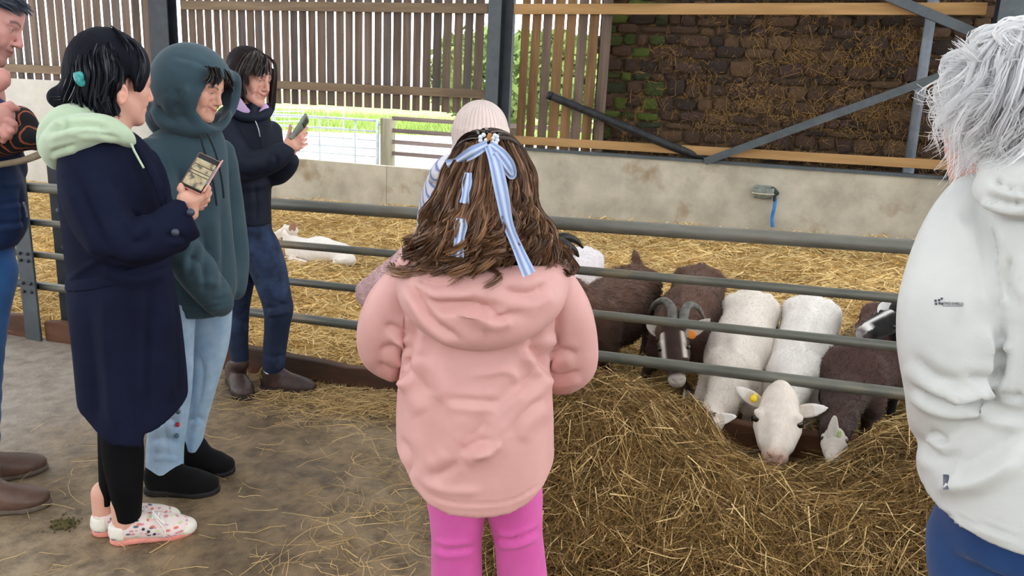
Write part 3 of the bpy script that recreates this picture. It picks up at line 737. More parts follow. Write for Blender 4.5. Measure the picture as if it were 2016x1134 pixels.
def ear(name, root, tip, w, mt, parent, face, colf):
    """leaf-shaped cupped ear"""
    root = np.asarray(root, float); tip = np.asarray(tip, float); d = unit(tip-root); n = unit(np.asarray(face)-d*(np.asarray(face)@d)); L_ = np.linalg.norm(tip-root)
    s = Sdf(.0035, .006)
    t = np.linspace(0, 1, 9); ww = w*np.array([.5, .78, .95, 1, .95, .82, .62, .4, .14])
    pts = root+np.outer(t, tip-root)
    s.tube(pts, ww, .004, flat=(n, .28)); s.tube(pts+n*w*.42, ww*.72, .006, op='-', flat=(n, .35))
    return s.build(name, mt, parent, col=colf)
pick = lambda m, a, b: np.where(m[:, None], np.asarray(a), np.asarray(b))
WH, WH2, PK, BR, BR2, BK = map(np.array, (srgb(238, 232, 226), srgb(226, 214, 202), srgb(222, 178, 160), srgb(98, 70, 56), srgb(66, 45, 37), srgb(22, 20, 20)))

def goat_body(s, hip, mid, sho, rh, rm, rs, wide=1.0):
    hip, mid, sho = map(lambda v: np.asarray(v, float), (hip, mid, sho)); ax = unit(sho-hip); side = unit(np.cross(ax, (0, 0, 1)))
    s.rc(hip, mid, rh, rm, .05); s.rc(mid, sho, rm, rs, .05)
    s.ell(hip+[0, 0, rh*.25]-ax*.02, (rh*1.02, rh*.9, rh*.78), np.array([side, ax, np.cross(side, ax)]), .05)       # square rump
    s.rc(hip+[0, 0, rh*.86]-ax*.07, sho+[0, 0, rs*1.0], .03, .03, .04)                               # spine
    for q in (-1, 1):
        s.ball(hip+side*q*rh*.74+[0, 0, rh*.62]-ax*.0, .042, .05); s.ball(hip+side*q*rh*.5+[0, 0, rh*.5]-ax*rh*.95, .04, .05)   # hip and pin bones
        s.ell(mid+side*q*rm*.30+[0, 0, -rm*.28], (rm*.82, rm*1.25, rm*.82), np.array([side, ax, np.cross(side, ax)]), .05)        # barrel
        s.rc(sho+side*q*rs*.55+[0, 0, rs*.6], sho+side*q*rs*.75+ax*.05+[0, 0, -rs*.7], .05, .06, .04)                          # shoulder blade
    return ax, side
def simple_col(base, under, z0, z1):
    return lambda V, N: under+(base-under)*np.clip((V[:, 2]-z0)/(z1-z0), 0, 1)[:, None]
def noisy(c, V, amp=.12, f=14, sd=2): return c*(1+amp*fbm(V, f, 3, sd))[:, None]

# --- white goat with a yellow ear tag, head over the board
def goat_tagged():
    g = empty('goat', gp(1580, 700, 4.1)*[1, 1, 0]+[0, 0, -.05], 'white goat with yellow ear tag eating hay head-on under the rail', 'goat', 'goats in the pen')
    s = Sdf(.013, .03)
    hip, mid, sho = gp(1594, 640, 4.52), gp(1582, 705, 4.15), gp(1567, 742, 3.86)
    ax, sd = goat_body(s, hip, mid, sho, .150, .158, .135)
    poll = gp(1536, 792, 3.37); s.tube([sho, gp(1556, 772, 3.66), gp(1543, 800, 3.48), poll], [.105, .082, .066, .055], .03)
    for q, t in ((hip, -.1), (hip, .1)): leg(s, q+sd*t+[0, .02, -.08], np.array([q[0]+sd[0]*t, q[1]+.05, gz(q[0])-.06]), .075, .022, (0, .05, .03))
    for t in (-.09, .09): leg(s, sho+sd*t+[0, 0, -.06], np.array([sho[0]+sd[0]*t, sho[1]+.02, gz(sho[0])-.06]), .06, .021)
    s.tube([hip-ax*.13+[0, 0, .08], hip-ax*.19+[0, 0, .06], hip-ax*.2+[0, 0, -.02]], [.03, .025, .012], .02)
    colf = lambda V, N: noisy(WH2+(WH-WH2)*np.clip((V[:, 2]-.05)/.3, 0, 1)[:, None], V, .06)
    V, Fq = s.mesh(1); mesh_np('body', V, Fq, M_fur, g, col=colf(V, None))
    fur_tufts(V, Fq, 'coat_hair', g, colf, 10000, .026, lambda P: np.tile(hip-sho+[0, 0, -.1], (len(P), 1)), 41, .0008, .94)
    goat_head(g, gp(1536, 780, 3.34), gp(1524, 912, 3.12), colh_white, ears=((gp(1500, 797, 3.36), gp(1449, 762, 3.36)), (gp(1566, 812, 3.36), gp(1629, 803, 3.36))), eyes=True, pollbump=True, w=1.46)
    t = gp(1484, 785, 3.33); s = Sdf(.0025, .003); s.rc(t+[0, -.004, 0], t+[0, .004, 0], .0165, .0165); s.bx(t+[.004, 0, .012], (.01, .004, .012)); s.build('ear_tag', mat('yellow_tag', srgb(232, 196, 40), srgb(240, 206, 60), 9, rough=.4), g)
    return g
def colh_white(V, t, u):
    c = np.tile(WH2, (len(V), 1))*1.0; m = np.clip((t-.78)/.16, 0, 1)[:, None]; c = c*(1-m)+np.array(srgb(214, 180, 164))*m
    m = np.exp(-((t-.97)/.05)**2)[:, None]*.55; return c*(1-m)+np.array(srgb(120, 86, 74))*m
def goat_head(g, poll, muz, colh, ears=(), eyes=True, up=None, pollbump=False, colear=None, w=1.0, name='head', face=None):
    poll = np.asarray(poll, float); muz = np.asarray(muz, float); d = unit(muz-poll); Lh = np.linalg.norm(muz-poll)
    fc = unit(CAM-(poll+muz)/2) if face is None else unit(face)              # the way the forehead looks
    sd = unit(np.cross(d, fc)); fn = np.cross(sd, d); k = Lh/.27*w
    A = np.array([sd, d, fn]); at = lambda x, t, z: poll+sd*x*k+d*t*Lh+fn*z*k
    s = Sdf(.0055, .015)
    s.ell(at(0, .08, -.02), (.047*k, .06*k, .05*k), A); s.ell(at(0, .27, -.012), (.053*k, .06*k, .046*k), A)   # skull, brow
    s.rc(at(0, .35, -.02), at(0, .86, -.012), .048*k, .032*k, .02); s.rc(at(0, .5, .01), at(0, .85, .008), .022*k, .02*k, .02)
    s.rc(at(0, .5, -.05), at(0, .88, -.035), .034*k, .022*k, .02)                                              # jaw
    s.ell(at(0, .92, -.008), (.03*k, .026*k, .03*k), A)
    for q in (-1, 1):
        s.ball(at(.046*q, .34, .008), .0165*k, .012); s.rc(at(.036*q, .46, -.012), at(.026*q, .7, -.01), .024*k, .02*k, .02); s.ell(at(.061*q, .405, .008), (.009*k, .016*k, .010*k), A, .004, '-')
        s.rc(at(.011*q, .955, .014), at(.02*q, .93, .016), .005*k, .004*k, .004, '-')
    s.rc(at(0, 1.02, -.008), at(0, .98, .006), .003*k, .002*k, .004, '-')
    if pollbump: s.rc(at(0, .05, .0), at(0, -.10, .012), .033*k, .02*k, .03)
    def colf(V, N): p = V-poll; return noisy(colh(V, (p@d)/Lh, (p@sd)/k), V, .07, 30)
    h = s.build(name, M_fur, g, col=colf)
    if eyes:
        for q in (-1, 1): goat_eye(at(.050*q, .40, .006), .0115*k, h)
    for rt, tp in ears:
        rt, tp = np.asarray(rt, float), np.asarray(tp, float); Le = np.linalg.norm(tp-rt)
        ear('ear', rt, tp, .024*k/w, M_fur, h, CAM-rt+[0, 0, -.5], colear or (lambda V, N: noisy(pick(np.linalg.norm(V-rt, axis=1) < Le*.6, WH2*.97+PK*.03, WH), V, .05)))
    return h

def goat_white_hidden():
    g = empty('goat', gp(1450, 700, 4.1)*[1, 1, 0]+[0, 0, -.05], 'cream white goat with head buried in hay left of the tagged goat', 'goat', 'goats in the pen')
    s = Sdf(.013, .03)
    hip, mid, sho = gp(1476, 630, 4.5), gp(1457, 690, 4.15), gp(1440, 742, 3.84)
    ax, sd = goat_body(s, hip, mid, sho, .150, .168, .145)
    s.tube([sho, gp(1432, 768, 3.66), gp(1418, 800, 3.48), gp(1402, 818, 3.33)], [.12, .088, .07, .056], .03)
    for q, t in ((hip, -.1), (hip, .1)): leg(s, q+sd*t+[0, .02, -.08], np.array([q[0]+sd[0]*t, q[1]+.05, gz(q[0])-.06]), .075, .022, (0, .05, .03))
    for t in (-.1, .09): leg(s, sho+sd*t+[0, 0, -.06], np.array([sho[0]+sd[0]*t, sho[1]+.02, gz(sho[0])-.06]), .06, .021)
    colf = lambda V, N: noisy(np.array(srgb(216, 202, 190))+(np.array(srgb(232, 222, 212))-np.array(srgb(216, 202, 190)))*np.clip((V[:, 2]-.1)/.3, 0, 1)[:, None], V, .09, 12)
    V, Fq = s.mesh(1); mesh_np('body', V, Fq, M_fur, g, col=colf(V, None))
    fur_tufts(V, Fq, 'coat_hair', g, colf, 10000, .022, lambda P: np.tile(hip-sho+[0, 0, -.1], (len(P), 1)), 42, .0008, .93)
    goat_head(g, gp(1400, 812, 3.32), gp(1366, 860, 3.06), colh_white, w=1.2, ears=((gp(1392, 830, 3.2), gp(1450, 819, 3.18)),), face=(-.6, -.5, .6))
goat_tagged(); goat_white_hidden()

def col_horned(V, t, u):
    c = np.tile(BR2*.75, (len(V), 1)); st = np.exp(-((np.abs(u)-.039)/.0075)**2)*(t > .14)*(t < .58)+np.clip((t-.84)/.06, 0, 1)*.6
    st = np.clip(st*1.3, 0, 1)[:, None]; return c*(1-st)+np.array(srgb(214, 202, 192))*st
def goat_horned():
    g = empty('goat', gp(1340, 700, 4.1)*[1, 1, 0]+[0, 0, -.05], 'brown goat with curved grey horns and white face stripes', 'goat', 'goats in the pen')
    s = Sdf(.013, .03)
    hip, mid, sho = gp(1374, 575, 4.85), gp(1356, 622, 4.45), gp(1338, 655, 4.15)
    ax, sd = goat_body(s, hip, mid, sho, .155, .175, .15)
    s.tube([sho, gp(1325, 640, 3.95), gp(1316, 655, 3.82)], [.12, .095, .07], .03)
    for q, t in ((hip, -.1), (hip, .1)): leg(s, q+sd*t+[0, .02, -.08], np.array([q[0]+sd[0]*t, q[1]+.05, gz(q[0])-.05]), .08, .024, (0, .05, .03))
    leg(s, sho+sd*-.1+[0, 0, -.05], onG(1272, 742, -.02), .065, .024); leg(s, sho+sd*.1+[0, 0, -.05], onG(1350, 784, -.02), .065, .024)
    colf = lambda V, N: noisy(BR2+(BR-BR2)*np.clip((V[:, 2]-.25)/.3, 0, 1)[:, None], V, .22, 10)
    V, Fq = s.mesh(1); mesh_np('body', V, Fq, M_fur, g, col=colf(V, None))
    fur_tufts(V, Fq, 'coat_hair', g, colf, 9500, .035, lambda P: np.tile(hip-sho+[0, 0, -.2], (len(P), 1)), 43)
    o = onG(1352, 783, .0); s = Sdf(.004, .005); s.rc(o+[0, 0, .02], o+[0, -.02, .012], .024, .02); s.cut(o, (0, 0, -1)); s.build('hoof', M_hoof, g)
    poll = gp(1322, 640, 3.80); h = goat_head(g, poll, gp(1334, 758, 3.62), col_horned, w=1.14,
        ears=((gp(1302, 655, 3.8), gp(1274, 640, 3.84)), (gp(1352, 660, 3.78), gp(1398, 628, 3.78))), colear=lambda V, N: noisy(np.tile(np.array(srgb(196, 186, 176)), (len(V), 1)), V, .1))
    t = gp(1362, 659, 3.74); s = Sdf(.003, .004); s.ell(t, (.022, .006, .024)); s.build('ear_tag', mat('orange_tag', srgb(224, 124, 34), srgb(236, 146, 60), 20, rough=.6), g)
    for pts, rr in (([(1325, 640), (1322, 608), (1307, 592), (1288, 600), (1277, 618)], [.027, .026, .021, .014, .006]), ([(1345, 640), (1346, 618), (1356, 601), (1374, 606), (1388, 630)], [.027, .026, .021, .014, .006])):
        P = [gp(x, y, 3.78+.07*i) for i, (x, y) in enumerate(pts)]; tube('horn', P, rr, M_horn, h, sides=12, sub=8)
def goat_brown():
    g = empty('goat', gp(1200, 700, 4.1)*[1, 1, 0]+[0, 0, -.05], 'shaggy dark brown goat standing beside the pink coat', 'goat', 'goats in the pen')
    s = Sdf(.013, .03)
    hip, mid, sho = gp(1246, 578, 4.75), gp(1205, 610, 4.35), gp(1165, 640, 4.02)
    ax, sd = goat_body(s, hip, mid, sho, .165, .185, .165)
    s.tube([sho+[0, 0, .03], gp(1130, 590, 3.85), gp(1090, 560, 3.75)], [.14, .10, .085], .03)
    s.tube([hip-ax*.1+[0, 0, .13], gp(1251, 505, 4.85), gp(1249, 494, 4.86)], [.035, .025, .012], .02)
    for q, t in ((hip, -.1), (hip, .1)): leg(s, q+sd*t+[0, .02, -.08], np.array([q[0]+sd[0]*t, q[1]+.05, gz(q[0])-.05]), .085, .024, (0, .05, .03))
    leg(s, sho+sd*-.1+[0, 0, -.05], onG(1198, 745, -.03)+[-.22, .0, 0], .065, .024); leg(s, sho+sd*.1+[0, 0, -.08], onG(1198, 745, -.03), .07, .025)
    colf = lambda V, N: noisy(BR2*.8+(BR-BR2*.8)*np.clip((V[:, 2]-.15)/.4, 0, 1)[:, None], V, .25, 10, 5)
    V, Fq = s.mesh(1); mesh_np('body', V, Fq, M_fur, g, col=colf(V, None))
    fur_tufts(V, Fq, 'coat_hair', g, colf, 12000, .045, lambda P: np.tile(hip-sho+[0, 0, -.5], (len(P), 1)), 44)
    goat_head(g, gp(1085, 545, 3.72), gp(1050, 600, 3.6), lambda V, t, u: np.tile(BR2, (len(V), 1)), ears=((gp(1085, 555, 3.7), gp(1105, 590, 3.7)),))
def goat_dark():
    g = empty('goat', gp(1680, 700, 4.1)*[1, 1, 0]+[0, 0, -.05], 'dark brown goat with a pale upright ear at the right of the rail', 'goat', 'goats in the pen')
    s = Sdf(.013, .03)
    hip, mid, sho = gp(1752, 655, 4.5), gp(1718, 705, 4.12), gp(1678, 745, 3.82)
    ax, sd = goat_body(s, hip, mid, sho, .155, .172, .15)
    s.tube([sho, gp(1660, 785, 3.62), gp(1650, 825, 3.44), gp(1642, 850, 3.3)], [.125, .092, .074, .06], .03)
    for q, t in ((hip, -.1), (hip, .1)): leg(s, q+sd*t+[0, .02, -.08], np.array([q[0]+sd[0]*t, q[1]+.05, gz(q[0])-.06]), .08, .024, (0, .05, .03))
    for t in (-.1, .1): leg(s, sho+sd*t+[0, 0, -.06], np.array([sho[0]+sd[0]*t, sho[1]+.02, gz(sho[0])-.06]), .06, .022)
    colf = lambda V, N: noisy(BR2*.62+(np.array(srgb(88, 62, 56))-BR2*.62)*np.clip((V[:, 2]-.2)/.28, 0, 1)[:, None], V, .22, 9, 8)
    V, Fq = s.mesh(1); mesh_np('body', V, Fq, M_fur, g, col=colf(V, None))
    fur_tufts(V, Fq, 'coat_hair', g, colf, 9000, .03, lambda P: np.tile(hip-sho+[0, 0, -.2], (len(P), 1)), 45)
    goat_head(g, gp(1644, 846, 3.28), gp(1640, 905, 3.05), lambda V, t, u: np.tile(np.array(srgb(190, 180, 170)), (len(V), 1)),
        ears=((gp(1636, 880, 3.18), gp(1644, 816, 3.16)),), colear=lambda V, N: noisy(np.tile(np.array(srgb(206, 202, 194)), (len(V), 1)), V, .08))
    t = gp(1652, 855, 3.13); s = Sdf(.003, .004); s.bx(t, (.009, .003, .017)); s.build('ear_tag', mat('green_tag', srgb(152, 172, 110), srgb(168, 186, 128), 9, rough=.5), g)
    q = np.random.default_rng(77); c = gp(1672, 676, 3.98)+[0, -.05, .05]; n = 26
    P0 = c+q.normal(0, .02, (n, 3)); d = q.normal(0, 1, (n, 3))*[1, .4, .4]; d /= np.linalg.norm(d, axis=1, keepdims=True); l = q.uniform(.04, .1, (n, 1))
    VV, FF = strands_mesh(np.stack([P0-d*l*.5, P0+q.normal(0, .006, (n, 3)), P0+d*l*.5], 1), np.full((n, 3), .0016), 3)
    tag(mesh_np('back_straw', VV, FF, M_straw, g, col=np.repeat(np.tile(np.array(srgb(206, 176, 116)), (n, 1)), 9, 0)), kind='stuff')
def goat_pied():
    g = empty('goat', gp(1760, 620, 4.7)*[1, 1, 0]+[0, 0, -.05], 'black goat with a white face stripe behind the white jacket', 'goat', 'goats in the pen')
    s = Sdf(.013, .03)
    hip, mid, sho = gp(1900, 700, 4.55), gp(1862, 705, 4.3), gp(1815, 700, 4.1)
    ax, sd = goat_body(s, hip, mid, sho, .15, .165, .145)
    poll = gp(1776, 616, 3.96); s.tube([sho, gp(1795, 655, 4.03), poll], [.12, .095, .065], .03)
    for q, t in ((hip, -.1), (hip, .1), (sho, -.1), (sho, .1)): leg(s, q+sd*t+[0, 0, -.07], np.array([q[0]+sd[0]*t, q[1]+sd[1]*t, gz(q[0])-.06]), .06, .022)
    colf = lambda V, N: noisy(np.tile(BK, (len(V), 1)), V, .2)
    V, Fq = s.mesh(1); mesh_np('body', V, Fq, M_fur, g, col=colf(V, None))
    def ch(V, t, u):
        c = np.tile(BK, (len(V), 1)); m = np.clip(np.exp(-((u-.012-.01*t)/.011)**2)*(t > -.1)*1.4+np.clip((t-.72)/.1, 0, 1)*(u > -.02), 0, 1)[:, None]
        m2 = (np.exp(-((t-.97)/.06)**2)*.9)[:, None]; c = c*(1-m)+np.array(srgb(228, 226, 224))*m; return c*(1-m2)+np.array(srgb(92, 76, 76))*m2
    h = goat_head(g, poll, gp(1692, 658, 3.80), ch, face=(-.35, -.75, .75), w=1.1)
    ear('ear', gp(1750, 600, 3.97), gp(1730, 616, 3.92), .026, M_fur, h, (0, -1, .4), lambda V, N: np.tile(np.array(srgb(226, 224, 222)), (len(V), 1)))
def goat_horn_white():
    g = empty('goat', gp(1130, 520, 5.6)*[1, 1, 0]+[0, 0, -.05], 'white goat with black horns half hidden behind the curly hair', 'goat', 'goats in the pen')
    s = Sdf(.01, .03)
    hip, mid, sho = gp(1150, 525, 6.1), gp(1125, 530, 5.75), gp(1095, 535, 5.4)
    goat_body(s, hip, mid, sho, .15, .165, .14)
    s.tube([sho, gp(1075, 510, 5.2)], [.12, .08], .03)
    ax = unit(sho-hip); sd = unit(np.cross(ax, (0, 0, 1)))
    for q, t in ((hip, -.1), (hip, .1), (sho, -.1), (sho, .1)): leg(s, q+sd*t+[0, 0, -.07], np.array([q[0]+sd[0]*t, q[1]+sd[1]*t, gz(q[0])-.05]), .06, .022)
    colf = lambda V, N: noisy(np.tile(np.array(srgb(232, 226, 230)), (len(V), 1)), V, .06)
    V, Fq = s.mesh(1); mesh_np('body', V, Fq, M_fur, g, col=colf(V, None))
    fur_tufts(V, Fq, 'coat_hair', g, colf, 5000, .03, lambda P: np.tile(hip-sho+[0, 0, -.2], (len(P), 1)), 46)
    h = goat_head(g, gp(1082, 500, 5.1), gp(1060, 545, 4.85), colh_white, ears=((gp(1092, 506, 5.0), gp(1112, 500, 4.95)),))
    tube('horn', [gp(1090, 492, 5.05), gp(1103, 478, 5.08), gp(1128, 492, 5.15), gp(1139, 505, 5.2)], [.042, .04, .03, .008], M_bhorn, h, sides=12, sub=8)
    tube('horn', [gp(1085, 480, 5.15), gp(1108, 467, 5.2), gp(1132, 473, 5.28), gp(1148, 488, 5.32)], [.04, .036, .026, .008], M_bhorn, h, sides=12, sub=8)
def goat_lying():
    Yb = 6.5; g = empty('goat', gp(620, 515, Yb)*[1, 1, 0]+[0, 0, -.2], 'white goat lying down in the straw far behind the jeans', 'goat', 'goats in the pen')
    s = Sdf(.012, .04)
    b = gp(640, 500, Yb); z0 = bed_z(np.array([b[0]]), np.array([Yb]))[0]
    hip, mid, sho = gp(672, 503, Yb+.05), gp(630, 499, Yb), gp(588, 496, Yb-.02)
    s.rc(hip, mid, .13, .165, .05); s.rc(mid, sho, .165, .135, .05)
    s.tube([sho+[0, 0, .05], gp(574, 478, Yb-.05), gp(568, 460, Yb-.06)], [.11, .08, .06], .03)
    s.tube([hip+[.05, -.1, -.06], gp(690, 512, Yb-.22), gp(660, 517, Yb-.26)], [.09, .05, .03], .03); s.tube([sho+[0, -.08, -.08], gp(575, 512, Yb-.2), gp(600, 518, Yb-.25)], [.06, .035, .03], .03)
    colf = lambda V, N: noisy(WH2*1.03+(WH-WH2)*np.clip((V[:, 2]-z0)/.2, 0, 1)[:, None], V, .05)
    s.build('body', M_fur, g, col=colf)
    goat_head(g, gp(572, 452, Yb-.08), gp(540, 464, Yb+.05), colh_white, ears=((gp(574, 455, Yb-.1), gp(579, 438, Yb-.1)),), face=(-.2, -.9, .5), colear=lambda V, N: np.tile(np.array(srgb(172, 132, 116)), (len(V), 1)))
goat_horned(); goat_brown(); goat_dark(); goat_pied(); goat_horn_white(); goat_lying()
# ================================================================== PEOPLE: TOOLS
class Rig:
    """a standing place; pixels of the photograph become points on the upright plane through it"""
    def __init__(s, g):
        s.g = np.asarray(g, float); h = s.g[:2]; s.dist = float(np.linalg.norm(h)); s.n = np.array([h[0]/s.dist, h[1]/s.dist, 0]); s.u = np.array([s.n[1], -s.n[0], 0]); s.z = np.array([0, 0, 1.0])
    def P(s, x, y, dd=0.0):
        d = ray(x, y); return CAM+d*((s.dist+dd)/(d@s.n))
    def S(s, x, y, dd=0.0): return depth_of(s.P(x, y, dd))/FPX
    def pts(s, L_): return np.array([s.P(*q[:3]) for q in L_])
    def rad(s, L_): return np.array([q[3]*s.S(q[0], q[1], q[2]) for q in L_])
    def tube(s, sd, L_, k=.02, sub=4, flat=None, op='+'): return sd.tube(s.pts(L_), s.rad(L_), k, sub=sub, flat=flat, op=op)
    def vec(s, a, b, c): return unit(s.u*a+s.n*b+s.z*c)
    def loft_f(s, rows, grow=0.0, pw=2.0):
        c = []
        for r in rows:
            y, xl, xr, dd, rd = r[:5]; a = s.P(xl, y, dd); b = s.P(xr, y, dd); m = (a+b)/2
            c.append((m[2], m@s.u, np.linalg.norm((b-a)[:2])/2+grow, m@s.n, rd+grow))
        c = np.array(c); c = c[np.argsort(c[:, 0])]
        if len(c) > 2: c = catmull(c, None, 5); c = c[np.argsort(c[:, 0])]
        z = c[:, 0]
        def f(X, Y, Z):
            zz = np.clip(Z, z[0], z[-1])
            cu, hw, cv, rd = [np.interp(zz, z, c[:, i]) for i in (1, 2, 3, 4)]
            uu = (X*s.u[0]+Y*s.u[1]-cu)/hw; vv = (X*s.n[0]+Y*s.n[1]-cv)/rd
            k0 = (np.abs(uu)**pw+np.abs(vv)**pw)**(1/pw)
            return np.maximum((k0-1)*np.minimum(hw, rd), np.maximum(Z-z[-1]-grow*.3, z[0]-grow*.3-Z))
        R = max(c[:, 2].max(), c[:, 4].max()); cc = c[:, 1].mean()*s.u+c[:, 3].mean()*s.n; sp = np.ptp(c[:, 1])+np.ptp(c[:, 3])
        lo = cc-(R+sp+.02); hi = cc+(R+sp+.02); lo[2] = z[0]-.01; hi[2] = z[-1]+.01
        return f, lo, hi
    def loft(s, sd, rows, k=.02, grow=0.0, pw=2.0, op='+'):
        f, lo, hi = s.loft_f(rows, grow, pw); return sd.fn(f, lo, hi, k, op)
    def hem(s, sd, line, dd=-.1, k=.004):
        """trim a garment along a hem line given in photo pixels"""
        Q = np.array([s.P(x, y, dd) for x, y in line]); uu = Q@s.u; o = np.argsort(uu); uu, zz = uu[o], Q[o, 2]
        sd.ops.append(('&', lambda X, Y, Z: np.interp(X*s.u[0]+Y*s.u[1]+0*Z, uu, zz)-Z, None, None, k)); return sd
def folds(strokes, amp=.0, freq=9, stretch=(1, 1, .45), sd=3, thr=.0):
    """cloth relief: drawn creases plus soft broad wrinkles"""
    def f(V, N):
        d = np.zeros(len(V)); px = proj(V); face = np.clip(((CAM-V)*N).sum(1)/np.linalg.norm(CAM-V, axis=1)*3, 0, 1)
        for pts, w, dep in strokes:
            pts = np.array(pts, float)
            if len(pts) > 2: pts = catmull(np.c_[pts, 0*pts[:, 0]], None, 4)[:, :2]
            best = np.full(len(V), 1e9); tt = np.zeros(len(V)); m = len(pts)-1
            bb = (px > pts.min(0)-5*w).all(1) & (px < pts.max(0)+5*w).all(1); q = px[bb]
            if not bb.any(): continue
            bs = np.full(len(q), 1e9); ts = np.zeros(len(q)); sg = np.zeros(len(q))
            for i in range(m):
                a, b = pts[i], pts[i+1]; ab = b-a; t = np.clip(((q-a)@ab)/(ab@ab+1e-9), 0, 1); dd = np.linalg.norm(q-a-t[:, None]*ab, axis=1)
                cr = ab[0]*(q-a)[:, 1]-ab[1]*(q-a)[:, 0]; better = dd < bs; sg = np.where(better, np.sign(cr), sg); bs = np.where(better, dd, bs); ts = np.where(better, (i+t)/m, ts)
            taper = np.clip(np.minimum(ts, 1-ts)*5+.15, 0, 1)
            # crease with a lip on one side
            pr_ = np.exp(-1.1*bs/w)-.75*np.exp(-((bs*sg-2.4*w)/(1.7*w))**2)-.3*np.exp(-((bs*sg+2.2*w)/(1.4*w))**2) if dep < 0 else np.exp(-(bs/w)**2)
            d[bb] += 1.25*dep*pr_*taper*face[bb]
        if amp:
            q = V*np.asarray(stretch); r = fbm(q, freq, 3, sd); w = fbm(q+3.1, freq*.6, 2, sd+9)
            d += amp*(r*.6+(1-np.abs(w)*2.2)*.5)
        return d
    return f
def join_parts(parts):
    V, F_, C_ = [], [], []; n = 0
    for v, f, c in parts: V.append(v); F_.append(f+n); C_.append(c if c.ndim == 2 else np.tile(c, (len(v), 1))); n += len(v)
    return np.vstack(V), np.vstack(F_), np.vstack(C_)
M_skin = mat('skin', (1, 1, 1), rough=.5, attr=True, scale=40, vary=.05, bump=.12, bscale=220, sss=.12, spec=.35, bdist=.002)
M_eyew = mat('eye', (1, 1, 1), rough=.1, attr=True, spec=.6)
SK = np.array(srgb(214, 164, 144))
